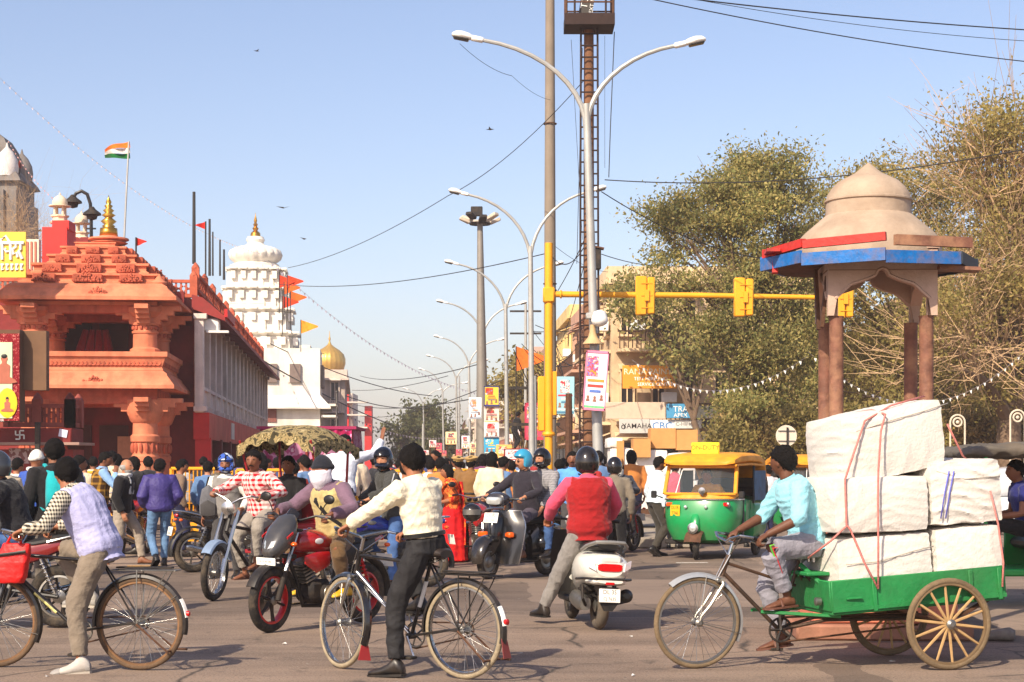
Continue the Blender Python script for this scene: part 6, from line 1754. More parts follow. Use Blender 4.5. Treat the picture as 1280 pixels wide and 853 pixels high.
def scooter_classic(label, loc, rz):
 t_ = thing('scooter', label, 'scooter', (loc[0], loc[1], 0), rz)
 BKM = mat((20, 21, 24), .2, 0, .15, 5, dirt=.3, coat=.6, name='black_scooter_paint')
 fx, rx, Rr = .62, -.60, .235
 st_ = rotaxis((.5, 0, .6), (-.25, 0, 1), .12)
 wheel(t_, (fx, 0, Rr), Rr, .048, st_, 'disc', None, M_steel, 0, .05, .05)
 wheel(t_, (rx, 0, Rr), Rr, .05, None, 'disc', None, M_steel, 0, .05, .05)
 g = MB(st_)
 rings = []
 for k in range(15):
  a = R(-12 + 190 * k / 14); wv = .05 + .055 * math.sin(PI * min(1, (k + 2) / 14))
  rings.append([(fx + (Rr + .03 + .04 * math.cos(b)) * math.cos(a), wv * math.sin(b) * 1.15, Rr + .05 + (Rr + .03 + .055 * math.cos(b)) * math.sin(a)) for b in [2 * PI * j / 12 for j in range(12)]])
 g.loft(rings); ob('front_mudguard', g, BKM, t_)
 g = MB(st_); g.tube([(fx, -.09, Rr), (.56, -.09, .5), (.5, 0, .62)], .022, 8); ob('fork', g, M_rust, t_)
 g = MB()
 def shield(u, v, off=0):
  y = (u - .5) * 2
  z = .2 + .72 * v
  w_ = .32 + .05 * math.sin(v * 2.2) - (.1 * max(0, v - .75) / .25)
  x = .50 - .12 * v + .0 * y - .13 * y * y
  return (x + off, y * w_, z)
 ringsA = []
 g.grid(lambda u, v: shield(u, v), 14, 10); g.grid(lambda u, v: shield(1 - u, v, -.025), 14, 10)
 ls = ob('legshield', g, BKM, t_, 60)
 g = MB(); g.tube([shield(0, v / 10, -.012) for v in range(11)] + [shield(u / 10, 1, -.012) for u in range(1, 10)] + [shield(1, 1 - v / 10, -.012) for v in range(11)], .012, 6); ob('shield_trim', g, M_chrome, ls)
 g = MB(); hull(g, [(.60, .46, .02, .2), (.56, .55, .07, .24), (.47, .62, .10, .28), (.40, .65, .10, .26)], 14); ob('horn_cover', g, BKM, ls)
 plate(ls, XF((.56, 0, .83), (0, R(-14), 0)), .25, .14, ('DL 8S', 'AC 2047'))
 for s_ in (-1, 1):
  g = MB(); g.box((.45, s_ * .24, .60), (.09, .14, .075), Matrix.Rotation(R(-25 * s_), 3, 'Z'), bev=.018); ob('indicator', g, M_amber, ls)
 g = MB(st_); hull(g, [(.52, 1.06, .09, .05), (.49, 1.07, .15, .09), (.42, 1.08, .17, .10), (.33, 1.075, .14, .08), (.28, 1.07, .08, .04)], 18); hs_ = ob('headset', g, mat((30, 34, 44), .2, 0, .1, 5, dirt=.2, coat=.6, name='dark_blue_headset'), t_)
 g = MB(st_); hull(g, [(.50, 1.06, .12, .055, 4), (.535, 1.06, .115, .05, 4), (.545, 1.06, .06, .03, 3)], 18); ob('headlight', g, M_lens, hs_)
 grips = []
 for s_ in (-1, 1):
  g = MB(st_); g.tube([(.36, s_ * .12, 1.08), (.34, s_ * .24, 1.09)], .022, 8); ob('bar', g, M_black, hs_)
  g = MB(st_); g.tube([(.34, s_ * .24, 1.09), (.31, s_ * .37, 1.09)], .018, 8); ob('grip', g, M_black, hs_)
  g = MB(st_); g.tube([(.39, s_ * .24, 1.085), (.36, s_ * .36, 1.08)], .007, 5); ob('lever', g, M_chrome, hs_)
  grips.append(st_ @ Vector((.325, s_ * .31, 1.09)))
 g = MB(); g.box((.1, 0, .235), (.62, .42, .05), bev=.02); ob('floorboard', g, BKM, t_)
 g = MB(); hull(g, [(-.15, .42, .14, .2), (-.25, .50, .2, .26), (-.5, .52, .2, .24), (-.8, .52, .17, .2), (-.93, .48, .1, .12)], 18); ob('rear_body', g, BKM, t_)
 for s_ in (-1, 1):
  g = MB(); g.ell((-.55, s_ * .2, .46), (.36, .14, .2), 18, 10); ob('side_cowl', g, BKM, t_)
 g = MB(); hull(g, [(-.1, .77, .11, .05), (-.25, .78, .15, .06), (-.6, .80, .15, .06), (-.85, .80, .1, .045)], 16); ob('seat', g, M_black, t_)
 g = MB(); g.box((-.95, 0, .6), (.03, .14, .08), bev=.015); ob('tail_light', g, M_redlens, t_)
 plate(t_, XF((-.97, 0, .42), (0, 0, PI)), .22, .14, ('DL 8S', 'AC 2047'))
 return t_, grips
def scooter_modern(label, loc, rz, lean=0):
 t_ = thing('scooter', label, 'scooter', (loc[0], loc[1], 0), rz)
 t_.rotation_euler.x = lean
 WM = mat((216, 214, 204), .25, 0, .05, 5, dirt=.18, dcol=(150, 140, 120), coat=.6, name='white_scooter_paint')
 fx, rx, Rr = .62, -.60, .225
 wheel(t_, (fx, 0, Rr), Rr, .05, None, 'disc', None, M_black, 0, .05, .05)
 wheel(t_, (rx, 0, Rr), Rr, .055, None, 'disc', mat((88, 80, 70), .9, 0, .2, 14, dirt=.5, name='dusty_scooter_tyre'), M_black, 0, .05, .05)
 g = MB(); hull(g, [(-.02, .44, .12, .16), (-.14, .52, .19, .2), (-.35, .56, .225, .19), (-.6, .58, .235, .17), (-.78, .585, .22, .145), (-.90, .585, .18, .115), (-.96, .59, .12, .075)], 24)
 bd = ob('rear_body', g, WM, t_)
 g = MB(); hull(g, [(-.82, .60, .16, .05, 4), (-.935, .60, .14, .045, 4), (-.97, .60, .11, .034, 4)], 18); tl = ob('tail_light', g, M_redlens, t_)
 for s_ in (-1, 1):
  g = MB(); g.prism([(-.955, s_ * .125, .565), (-.90, s_ * .195, .60), (-.86, s_ * .21, .665), (-.93, s_ * .14, .64)], (-.02, s_ * .008, .002)); ob('indicator', g, mat((214, 206, 206), .15, 0, .1, 20, coat=.6, name='smoky_lens'), t_)
 g = MB(); hull(g, [(-.80, .68, .13, .045, 3), (-.93, .675, .115, .04, 3), (-.96, .67, .09, .025, 3)], 16); ob('tail_panel', g, WM, t_)
 g = MB(); hull(g, [(-.76, .46, .19, .03, 3), (-.95, .47, .16, .035, 3), (-.985, .475, .12, .02, 3)], 16); ob('lower_fairing', g, WM, t_)
 g = MB(); g.tube([(-.6, .24, .47), (-.85, .225, .49), (-.98, .13, .495), (-.98, -.13, .495), (-.85, -.225, .49), (-.6, -.24, .47)], .012, 8); ob('bumper_trim', g, M_black, t_)
 g = MB(); g.box((-.975, 0, .455), (.03, .09, .03), bev=.008); ob('stop_reflector', g, M_redlens, t_)
 plate(t_, XF((-.99, .0, .345), (0, R(-8), PI)), .2, .125, ('DL 3S', 'CJ 7635'))
 g = MB(); g.prism([(-.95, -.09, .42), (-.95, .09, .42), (-.98, .085, .27), (-.96, .04, .2), (-.96, -.04, .2), (-.98, -.085, .27)], (.02, 0, 0)); ob('mudflap', g, M_black, t_)
 g = MB(); g.tube([(-.6, .2, .74), (-.78, .19, .79), (-.92, .13, .83), (-.94, 0, .835), (-.92, -.13, .83), (-.78, -.19, .79), (-.6, -.2, .74)], .018, 10); ob('grab_rail', g, mat((150, 148, 142), .35, .5, .08, 8, name='silver_rail'), t_)
 g = MB(); hull(g, [(.02, .72, .1, .04), (-.12, .74, .15, .06), (-.45, .765, .165, .06), (-.72, .79, .15, .055), (-.84, .79, .1, .03)], 18); ob('seat', g, M_black, t_)
 g = MB(); hull(g, [(-.1, .26, .05, .05, 3, .14), (-.25, .27, .06, .075, 3, .15), (-.5, .25, .06, .08, 3, .155), (-.66, .24, .05, .06, 3, .15)], 14); en = ob('engine', g, M_steel, t_)
 g = MB(); g.box((-.35, .03, .33), (.4, .2, .14), bev=.04); g.box((-.5, .1, .38), (.16, .14, .1), bev=.03); g.tube([(-.62, .13, .2), (-.75, .2, .3), (-.7, .2, .42)], .014, 6); ob('airbox', g, M_dark, en)
 g = MB(); g.tube([(-.15, -.12, .2), (-.35, -.17, .25), (-.45, -.18, .28), (-.85, -.19, .34), (-.89, -.19, .345)], [.02, .03, .06, .065, .03], 14); ob('muffler', g, M_black, t_)
 g = MB(); g.tube([(-.62, -.14, .3), (-.6, -.12, .52)], .022, 8); ob('shock', g, M_black, t_)
 g = MB(); g.box((.25, 0, .24), (.52, .36, .07), bev=.02); ob('floorboard', g, M_black, t_)
 g = MB()
 g.grid(lambda u, v: (.56 - .14 * v - .16 * (2 * u - 1) ** 2, (2 * u - 1) * (.26 + .05 * math.sin(v * 2.4)), .25 + .65 * v), 12, 8); g.grid(lambda u, v: (.53 - .14 * v - .16 * (1 - 2 * u) ** 2, (1 - 2 * u) * (.26 + .05 * math.sin(v * 2.4)), .25 + .65 * v), 12, 8)
 ob('legshield', g, mat((64, 62, 60), .5, 0, .1, 6, name='grey_inner_shield'), t_, 60)
 g = MB(); hull(g, [(.84, .36, .03, .03), (.74, .46, .09, .06), (.6, .48, .1, .07), (.48, .44, .08, .05)], 14); ob('front_mudguard', g, WM, t_)
 g = MB(); hull(g, [(.55, .98, .07, .05), (.48, .99, .15, .08), (.38, 1.0, .15, .07), (.32, 1.0, .08, .03)], 16); hs_ = ob('headset', g, WM, t_)
 g = MB(); g.tube([(.62, 0, .3), (.42, 0, .95)], .03, 8); ob('steering_column', g, M_black, t_)
 grips = []
 for s_ in (-1, 1):
  g = MB(); g.tube([(.4, s_ * .12, 1.0), (.33, s_ * .25, 1.01), (.29, s_ * .36, 1.0)], .014, 8); ob('bar', g, M_black, hs_)
  g = MB(); g.tube([(.33, s_ * .25, 1.01), (.29, s_ * .37, 1.0)], .018, 8); ob('grip', g, M_black, hs_)
  g = MB(); g.tube([(.36, s_ * .22, 1.01), (.35, s_ * .28, 1.13)], .007, 5); g.ell((.35, s_ * .3, 1.17), (.02, .06, .04), 10, 6); ob('mirror', g, M_black, hs_)
  grips.append(Vector((.31, s_ * .31, 1.005)))
 return t_, grips
M_grn = mat((20, 138, 74), .32, 0, .12, 5, dirt=.5, dcol=(84, 104, 66), coat=.35, name='green_rickshaw_paint')
M_ylw = mat((226, 152, 30), .5, 0, .15, 5, .25, 12, dirt=.55, dcol=(150, 100, 40), name='yellow_rickshaw_canvas')
def auto_rickshaw(label, loc, rz, sign=True):
 t_ = thing('auto_rickshaw', label, 'auto rickshaw', (loc[0], loc[1], 0), rz)
 wheel(t_, (1.02, 0, .205), .205, .05, rotaxis((1.02, 0, .2), (0, 0, 1), .25), 'disc', None, M_dark, 0, .05, .05)
 for s_ in (-1, 1): wheel(t_, (-.78, s_ * .54, .205), .205, .05, None, 'disc', None, M_dark, 0, .05, .05)
 def ring(z, xf, xb, hw, n=13, p=.62):
  out = []
  for k in range(n):
   a = -PI / 2 + PI * k / (n - 1)
   out.append((xb + (xf - xb) * max(0, math.cos(a)) ** p, hw * math.copysign(abs(math.sin(a)) ** .75, math.sin(a)), z))
  return out
 g = MB()
 g.loft([ring(.26, .78, .42, .40), ring(.32, .98, .42, .52), ring(.5, 1.06, .42, .60), ring(.7, 1.06, .42, .635), ring(.9, 1.02, .42, .64), ring(.975, .99, .42, .635)])
 cw = ob('front_cowl', g, M_grn, t_)
 g = MB(); rr_ = ring(.98, 1.0, .42, .645); g.tube(rr_, .017, 6); ob('chrome_strip', g, M_chrome, cw)
 g = MB(); hull(g, [(.95, .55, .09, .27, 3), (1.06, .52, .085, .22, 3), (1.13, .46, .06, .12, 3)], 14); ob('nose_bulge', g, M_grn, cw)
 g = MB(); g.loft([ring(.985, .985, .42, .63), ring(1.07, .95, .42, .63)]); ob('scuttle', g, M_ylw, t_)
 pts = lambda z, x, hw: [(x - .13, -hw, z), (x - .01, -hw * .62, z), (x + .01, 0, z), (x - .01, hw * .62, z), (x - .13, hw, z)]
 a, b = pts(1.07, .93, .60), pts(1.52, .74, .575)
 g = MB(); g.loft([a, b], False); V = g.v; g2 = MB()
 for k in range(4): g2.quad(a[k], a[k + 1], b[k + 1], b[k])
 ob('windscreen', g2, glass_mat('windscreen_glass', (90, 100, 105), .04, .3), t_, 60)
 for k in (0, 4):
  g = MB(); g.tube([a[k], b[k]], .035, 8); ob('pillar', g, M_ylw, t_)
 g = MB(); g.tube([Vector(a[1]) + Vector((.01, 0, 0)), Vector(a[1]).lerp(Vector(b[1]), .9) + Vector((.02, .06, 0))], .008, 5); ob('wiper', g, M_white, t_)
 g = MB(); g.tube(a, .022, 6); g.tube(b, .03, 6); ob('screen_frame', g, M_ylw, t_)
 g = MB(); hull(g, [(.88, 1.57, .5, .03, 4), (.82, 1.60, .6, .06, 4), (.6, 1.64, .64, .09, 4), (.0, 1.66, .65, .10, 3.5), (-.7, 1.65, .65, .11, 3.5), (-1.05, 1.58, .64, .12, 3.5), (-1.22, 1.40, .62, .10, 3.5), (-1.27, 1.3, .6, .05, 3.5)], 28); rf = ob('roof_canopy', g, M_ylw, t_)
 g = MB()
 for s_ in (-1, 1): g.tube([(.78, s_ * .6, 1.54), (0, s_ * .645, 1.56), (-.9, s_ * .645, 1.54)], .02, 6)
 ob('roof_rail', g, M_ylw, rf)
 g = MB(); hull(g, [(-.3, .55, .63, .28, 6), (-.35, .62, .65, .36, 6), (-1.15, .66, .64, .36, 5), (-1.28, .68, .58, .3, 4)], 28); ob('rear_tub', g, M_grn, t_)
 g = MB(); g.box((.12, 0, .28), (1.3, 1.22, .08), bev=.02); ob('floor', g, M_dark, t_)
 g = MB(); hull(g, [(-1.2, 1.1, .62, .25, 5), (-1.26, 1.1, .6, .25, 5)], 20); ob('rear_curtain', g, M_black, t_)
 for s_ in (-1, 1):
  g = MB(); g.tube([(-.28, s_ * .63, .9), (-.3, s_ * .63, 1.56)], .022, 6); g.tube([(.45, s_ * .63, .3), (.42, s_ * .63, 1.0), (.4, s_ * .62, 1.05)], .025, 6); ob('door_post', g, M_black, t_)
  g = MB(); g.box((-.65, s_ * .645, 1.2), (.75, .02, .5)); ob('side_curtain', g, mat((40, 84, 120), .6, 0, .3, 6, dirt=.3, name='blue_side_curtain') if s_ > 0 else M_black, t_)
  g = MB(); g.tube([(.84, s_ * .62, 1.0), (.94, s_ * .72, 1.05)], .01, 5); g.box((.94, s_ * .74, 1.06), (.03, .1, .12), bev=.015); ob('mirror', g, M_black, t_)
 g = MB(); g.box((.12, 0, .62), (.3, .5, .12), bev=.04); g.box((-.05, 0, .85), (.08, .6, .36), bev=.03); ob('driver_seat', g, M_black, t_)
 g = MB(); g.box((-.75, 0, .62), (.5, 1.1, .14), bev=.05); g.box((-1.05, 0, .92), (.12, 1.1, .5), bev=.04); ob('passenger_seat', g, M_dark, t_)
 g = MB(); g.box((-.1, .0, .72), (.3, 1.16, .5), bev=.02); ob('partition', g, M_grn, t_)
 g = MB(); g.lathe([(.02, -.08), (.08, -.05), (.09, .03), (.09, .045), (.02, .06)], 16, (1.17, 0, .52), 'X'); hl = ob('headlight', g, M_chrome, t_)
 g = MB(); g.lathe([(.08, .04), (.01, .07)], 14, (1.172, 0, .52), 'X'); ob('headlight_lens', g, M_lens, hl)
 g = MB(); arc_strip(g, (1.02, 0, .205), .27, R(20), R(150), .28, 12); ob('front_mudguard', g, M_rust, t_)
 for s_ in (-1, 1):
  g = MB(); g.box((.90, s_ * .45, .90), (.06, .22, .085), Matrix.Rotation(R(-30 * s_), 3, 'Z'), bev=.015); il = ob('indicator', g, M_chrome, t_)
  g = MB(); g.box((.915, s_ * .455, .90), (.06, .17, .06), Matrix.Rotation(R(-30 * s_), 3, 'Z'), bev=.01); ob('indicator_lens', g, M_redlens if s_ > 0 else M_amber, il)
  g = MB(); g.ell((1.05, s_ * .17, .86), (.02, .03, .03), 10, 6); ob('small_lamp', g, M_lens, t_)
  g = MB(); g.box((-1.3, s_ * .45, .75), (.04, .1, .1), bev=.01); ob('tail_light', g, M_redlens, t_)
 g = MB(); g.tube([(.98, .1, 1.04), (1.0, .1, 1.1)], .012, 6); g.lathe([(.02, -.03), (.055, -.02), (.06, .03), (.01, .035)], 12, (1.0, .1, 1.12), 'X'); ob('spot_lamp', g, M_chrome, t_)
 plate(t_, XF((1.0, -.36, .80), (0, 0, R(-24))), .2, .18, ('DL1R', 'T746'), (236, 176, 30))
 if sign:
  g = MB(); g.box((.45, 0, 1.82), (.06, .48, .2), bev=.015); sg_ = ob('roof_sign', g, mat((234, 196, 30), .5, dirt=.1, name='taxi_sign_yellow'), t_)
  text('ON-DUTY', .105, mat((120, 84, 20), .6, name='faded_ink'), sg_, XF((.4835, 0, 1.83), (R(90), 0, R(90))))
 g = MB(); g.tube([(.5, 0, .95), (.72, 0, .98)], .02, 6); g.tube([(.5, -.3, 1.0), (.5, .3, 1.0)], .018, 6); ob('handlebar', g, M_black, t_)
 return t_
# ================================================================ people
REMESH = []
def flush_remesh():
 for o, mb, vox, sm, wr, seed, mi in REMESH:
  me = bpy.data.meshes.new(o.name)
  me.from_pydata(mb.v, [], mb.f)
  fix_normals(me)
  mats = [s.material for s in o.material_slots]
  o.data = me
  for m_ in mats: me.materials.append(m_)
  md = o.modifiers.new('r', 'REMESH'); md.mode = 'VOXEL'; md.voxel_size = vox
  if sm: md = o.modifiers.new('s', 'SMOOTH'); md.iterations = sm; md.factor = .5
 dg = bpy.context.evaluated_depsgraph_get()
 done = []
 for o, mb, vox, sm, wr, seed, mi in REMESH:
  done.append(bpy.data.meshes.new_from_object(o.evaluated_get(dg)))
 for (o, mb, vox, sm, wr, seed, mi), me in zip(REMESH, done):
  o.modifiers.clear()
  old = o.data; o.data = me; bpy.data.meshes.remove(old)
  me.name = o.name
  n = len(me.vertices)
  if wr and n:
   co = np.empty(n * 3, np.float32); me.vertices.foreach_get('co', co); co = co.reshape(-1, 3).astype(float)
   no = np.empty(n * 3, np.float32); me.vertex_normals.foreach_get('vector', no); no = no.reshape(-1, 3)
   r_ = np.random.default_rng(seed)
   d = np.zeros(n)
   for k in range(5):
    f = r_.normal(0, 1, 3); f[2] *= 1.9; f *= (12 + 8 * k) / np.linalg.norm(f)
    f2 = r_.normal(0, 1, 3) * (7 + 3 * k)
    ph = r_.uniform(0, 6.28, 2)
    s_ = np.sin(co @ f + 1.9 * np.sin(co @ f2 + ph[0]) + ph[1])
    d += (np.exp(-3.5 * s_ * s_) - .45) / (1 + .3 * k)
   co += no * (d * wr)[:, None]
   me.vertices.foreach_set('co', co.astype(np.float32).ravel())
  me.shade_smooth(); me.update()
 REMESH.clear()
def rob(name, mb, mt, parent, vox, sm, wr=0, seed=0):
 o = ob(name, bpy.data.meshes.new(name), mt, parent)
 REMESH.append((o, mb, vox, sm, wr, seed, 0))
 return o
def ik(a, t, l1, l2, pole):
 a, t = Vector(a), Vector(t)
 d = t - a
 L = d.length
 mx = (l1 + l2) * .999
 if L > mx: d = d * (mx / L); t = a + d; L = mx
 L = max(L, abs(l1 - l2) + .02)
 u = d.normalized()
 x = (l1 * l1 - l2 * l2 + L * L) / (2 * L)
 h = math.sqrt(max(0, l1 * l1 - x * x))
 p = Vector(pole); p = p - u * p.dot(u)
 p = p.normalized() if p.length > 1e-6 else Vector((1, 0, 0))
 return a + u * x + p * h, t
SKIN = {}
def skin(k):
 if k not in SKIN:
  c = [(150, 98, 70), (126, 80, 56), (172, 118, 88), (98, 62, 44)][k]
  SKIN[k] = mat(c, .55, 0, .1, 14, .1, 60, spec=.35, name='skin_%d' % k)
 return SKIN[k]
M_hair = mat((17, 14, 13), .72, 0, .3, 30, .8, 120, spec=.15, name='black_hair')
M_greyhair = mat((150, 146, 142), .6, 0, .2, 30, .6, 90, name='grey_hair')
M_eye = mat((225, 220, 214), .3, name='eye_white'); M_iris = mat((26, 18, 14), .2, name='iris')
def head_dir_grid(nu=28, nv=18):
 U = np.linspace(0, 2 * PI, nu, endpoint=False); Vv = np.linspace(-PI / 2 * .985, PI / 2 * .985, nv)
 return U, Vv
def head_radius(x, y, z):
 """unit direction -> point on the head (x forward, y left, z up), metres"""
 a, b, c = .101, .081, .119
 if z < 0: b *= 1 - .20 * (-z) ** 1.2;
 X, Y, Z = a * x, b * y, c * z
 fr = max(0, x)
 if z < -.15 and x < 0: X *= .86            # nape
 g = lambda d, s: math.exp(-(d / s) ** 2)
 nose = .026 * g(y, .17) * g(z + .22, .20) * fr + .010 * g(y, .13) * g(z + .02, .2) * fr
 brow = .006 * g(z - .14, .11) * g(abs(y) - .3, .3) * fr
 sock = -.009 * (g(abs(y) - .36, .17) * g(z + .0, .11)) * fr
 chin = .011 * g(y, .32) * g(z + .82, .20) * fr
 lips = .006 * g(y, .24) * g(z + .52, .07) * fr
 cheek = .004 * g(abs(y) - .5, .2) * g(z + .25, .25) * fr
 X += nose + brow + sock + chin + lips + cheek
 return Vector((X, Y, Z))
def head_surf(fn, nu=30, nv=20):
 rings = []
 for j in range(nv):
  v = -PI / 2 * .985 + PI * .985 * j / (nv - 1)
  ring = []
  for k in range(nu):
   u = 2 * PI * k / nu
   x, y, z = math.cos(v) * math.cos(u), math.cos(v) * math.sin(u), math.sin(v)
   ring.append(fn(x, y, z))
  rings.append(ring)
 return rings
def sstep(a, b, x):
 t = min(1, max(0, (x - a) / (b - a))); return t * t * (3 - 2 * t)
TORSO = [(-.16, .10, .085), (-.08, .155, .112), (0.0, .168, .118), (.14, .158, .112), (.28, .146, .105), (.42, .152, .112), (.58, .166, .122), (.74, .172, .120), (.86, .158, .105), (.94, .115, .085), (1.0, .066, .066)]
def person(label, loc, rz, P, L, name='person', group=None, vox=.011, root_rx=0, seed=1, cat='person'):
 """P: pose in local metres (+X forward); L: look"""
 s = P.get('h', 1.68) / 1.68
 rr = random.Random(seed)
 pel = Vector(P.get('pelvis', (0, 0, .93 * s)))
 lean, side, curve, twist = R(P.get('lean', 4)), R(P.get('side', 0)), R(P.get('curve', 4)), R(P.get('twist', 0))
 hipyaw = R(P.get('hipyaw', 0))
 fat = L.get('fat', 1.0)
 TL = .50 * s
 def spine(t):
  th = lean + curve * max(0, t) * 1.0
  return th
 pts = {}
 N_ = 20
 pos = pel.copy(); acc = [(0, pos.copy())]
 for k in range(N_):
  t = (k + .5) / N_
  th = spine(t)
  d = Vector((math.sin(th), math.sin(side), math.cos(th) * math.cos(side))).normalized()
  pos = pos + d * (TL / N_); acc.append(((k + 1) / N_, pos.copy()))
 d0 = Vector((math.sin(lean), math.sin(side), math.cos(lean))).normalized()
 def sp(t):
  if t <= 0: return pel + d0 * (t * TL)
  i = min(int(t * N_), N_ - 1); u = t * N_ - i
  return acc[i][1].lerp(acc[i + 1][1], u)
 def tang(t):
  return (sp(min(1, t + .06)) - sp(t - .06)).normalized()
 def lat(t):
  a = hipyaw + (twist) * sstep(0.1, .8, t)
  v = Vector((-math.sin(a), math.cos(a), 0)); tg = tang(t)
  v = (v - tg * v.dot(tg)).normalized()
  return v
 neck = sp(1.0)
 shl = {}
 for sg in (-1, 1):
  shl[sg] = sp(.87) + lat(.9) * (sg * .175 * s) + Vector((0, 0, -.005)) + Vector(P.get('shrug', (0, 0, 0)))
 hip = {sg: pel + lat(0) * (sg * .092 * s) - d0 * (.03 * s) for sg in (-1, 1)}
 UA, FA, TH, SH = .285 * s, .255 * s, .425 * s, .42 * s
 hands = {1: P.get('hl'), -1: P.get('hr')}
 feet = {1: P.get('fl'), -1: P.get('fr')}
 fyaw = {1: P.get('fyl', 8), -1: P.get('fyr', -8)}
 fpit = {1: P.get('fpl', 0), -1: P.get('fpr', 0)}
 elb, wri, kne, ank = {}, {}, {}, {}
 fwd = Vector((math.cos(hipyaw), math.sin(hipyaw), 0))
 for sg in (-1, 1):
  h_ = hands[sg]
  if h_ is None: h_ = shl[sg] + Vector((.05, sg * .07, -.5 * s))
  pole = P.get('el' if sg > 0 else 'er', (-.6, sg * .5, -.5))
  elb[sg], wri[sg] = ik(shl[sg], h_, UA, FA, pole)
  f_ = feet[sg]
  if f_ is None: f_ = Vector((pel.x, pel.y + sg * .1, .085 * s))
  kp = P.get('kl' if sg > 0 else 'kr', (1, sg * .15, .2))
  kne[sg], ank[sg] = ik(hip[sg], f_, TH, SH, kp)
 hy, hp, hrl = R(P.get('head_yaw', 0)), R(P.get('head_pitch', 0)), R(P.get('head_roll', 0))
 HM = Matrix.Rotation(hy, 3, 'Z') @ Matrix.Rotation(hp, 3, 'Y') @ Matrix.Rotation(hrl, 3, 'X')
 hc = neck + tang(1.0) * (.022 * s) + HM @ Vector((.028, 0, .112)) * s
 hs = s * 1.0
 HF = lambda v: hc + HM @ (v * hs)
 def ring(c, la, dp, a, b, n=16):
  return [c + la * (a * math.cos(2 * PI * k / n)) + dp * (b * math.sin(2 * PI * k / n)) for k in range(n)]
 def torso(mb, inf, t0=-.16, t1=1.0, hem=0, belly=0.0, n=18):
  rings = []
  T = [q for q in TORSO if t0 <= q[0] <= t1]
  if t0 < T[0][0] - 1e-6: T = [(t0, T[0][1] + hem, T[0][2] + hem)] + T
  for t, a, b in T:
   la = lat(t); dp = tang(t).cross(la)
   k = fat if t < .8 else 1
   bl = belly * math.exp(-((t - .25) / .3) ** 2)
   c = sp(t) - dp * bl * .5
   rings.append(ring(c, la, dp, (a * s) * k + inf, (b * s) * k + inf + bl * .5, n))
  mb.loft(rings)
 B = MB()
 torso(B, -.012)
 B.tube([sp(.9), neck + tang(1) * .02, hc + HM @ Vector((-.018, 0, -.06)) * hs], [.062 * s, .055 * s, .056 * s], 12)
 B.loft([[HF(p) for p in r_] for r_ in head_surf(lambda x, y, z: head_radius(x, y, z))])
 for sg in (-1, 1):
  B.ell(HF(Vector((-.008, sg * .078, -.012))), (.022 * hs, .012 * hs, .034 * hs), 8, 6, rot=HM)
  B.tube([shl[sg] - lat(.9) * (sg * .06), shl[sg], (shl[sg] + elb[sg]) / 2, elb[sg], elb[sg].lerp(wri[sg], .3), wri[sg]], [.05 * s, .058 * s, .046 * s, .04 * s, .04 * s, .027 * s], 10)
  lg = kne[sg] - hip[sg]
  B.tube([hip[sg] + lg * .02, hip[sg] + lg * .3, kne[sg], kne[sg].lerp(ank[sg], .3), ank[sg]], [.076 * s, .064 * s, .042 * s, .044 * s, .032 * s], 10)
  fd = (wri[sg] - elb[sg]).normalized()
  hdv = P.get('hdl' if sg > 0 else 'hdr')
  hd = Vector(hdv).normalized() if hdv else fd
  grip = P.get('gl' if sg > 0 else 'gr', 'relax')
  pn = Vector(P.get('pl' if sg > 0 else 'pr', (0, -sg, 0) if grip == 'relax' else (0, 0, -1)))
  pn = (pn - hd * pn.dot(hd)); pn = pn.normalized() if pn.length > 1e-4 else Vector((0, 0, -1))
  sd = hd.cross(pn).normalized()
  w0 = wri[sg]
  k_ = s * 1.0
  B.loft([[w0 + hd * (u * k_) + sd * (a * k_ * math.cos(2 * PI * q / 10)) + pn * (b * k_ * math.sin(2 * PI * q / 10)) for q in range(10)] for u, a, b in ((-.01, .026, .02), (.03, .036, .018), (.075, .043, .017), (.095, .040, .014))])
  curl = {'grip': (60, 75, 60), 'relax': (18, 28, 20), 'flat': (4, 6, 4)}[grip]
  for j in range(4):
   off = (-1.5 + j) * .0215
   ln = (.036, .042, .04, .032)[j] * k_
   p0 = w0 + hd * (.088 * k_) + sd * (off * k_ * (sg))
   pts_ = [p0]; dcur = hd.copy()
   for q, cu in enumerate(curl):
    a_ = R(sum(curl[:q + 1]))
    dcur = hd * math.cos(a_) + pn * math.sin(a_)
    pts_.append(pts_[-1] + dcur * (ln * (1, .8, .62)[q]))
   B.tube(pts_, [.0105 * k_, .010 * k_, .009 * k_, .0075 * k_], 6)
  p0 = w0 + hd * .02 * k_ + sd * (-.03 * sg * k_)
  B.tube([p0, p0 + (hd * .6 - sd * sg * .5 + pn * .35).normalized() * .04 * k_, p0 + (hd * .8 - sd * sg * .25 + pn * .75).normalized() * .07 * k_], [.014 * k_, .012 * k_, .009 * k_], 6)
  ya = R(fyaw[sg]) + hipyaw
  f1 = Vector((math.cos(ya) * math.cos(R(fpit[sg])), math.sin(ya) * math.cos(R(fpit[sg])), math.sin(R(fpit[sg]))))
  up = Vector((0, 0, 1)); up = (up - f1 * up.dot(f1)).normalized(); fl = up.cross(f1)
  ak = ank[sg]
  B.loft([[ak + f1 * (u * s) + fl * (a * s * math.cos(2 * PI * q / 10)) + up * (zc * s + b * s * math.sin(2 * PI * q / 10)) for q in range(10)] for u, a, b, zc in ((-.055, .02, .02, -.05), (-.045, .032, .036, -.045), (0, .036, .045, -.035), (.07, .040, .03, -.048), (.13, .046, .021, -.058), (.175, .038, .014, -.065), (.2, .016, .008, -.068))])
 o = rob(name, B, skin(L.get('skin', 0)), None, L.get('bvox', vox * .75), 2)
 o.location = (loc[0], loc[1], loc[2] if len(loc) > 2 else 0); o.rotation_euler = (root_rx, 0, rz)
 tagit(o, label, cat, group)
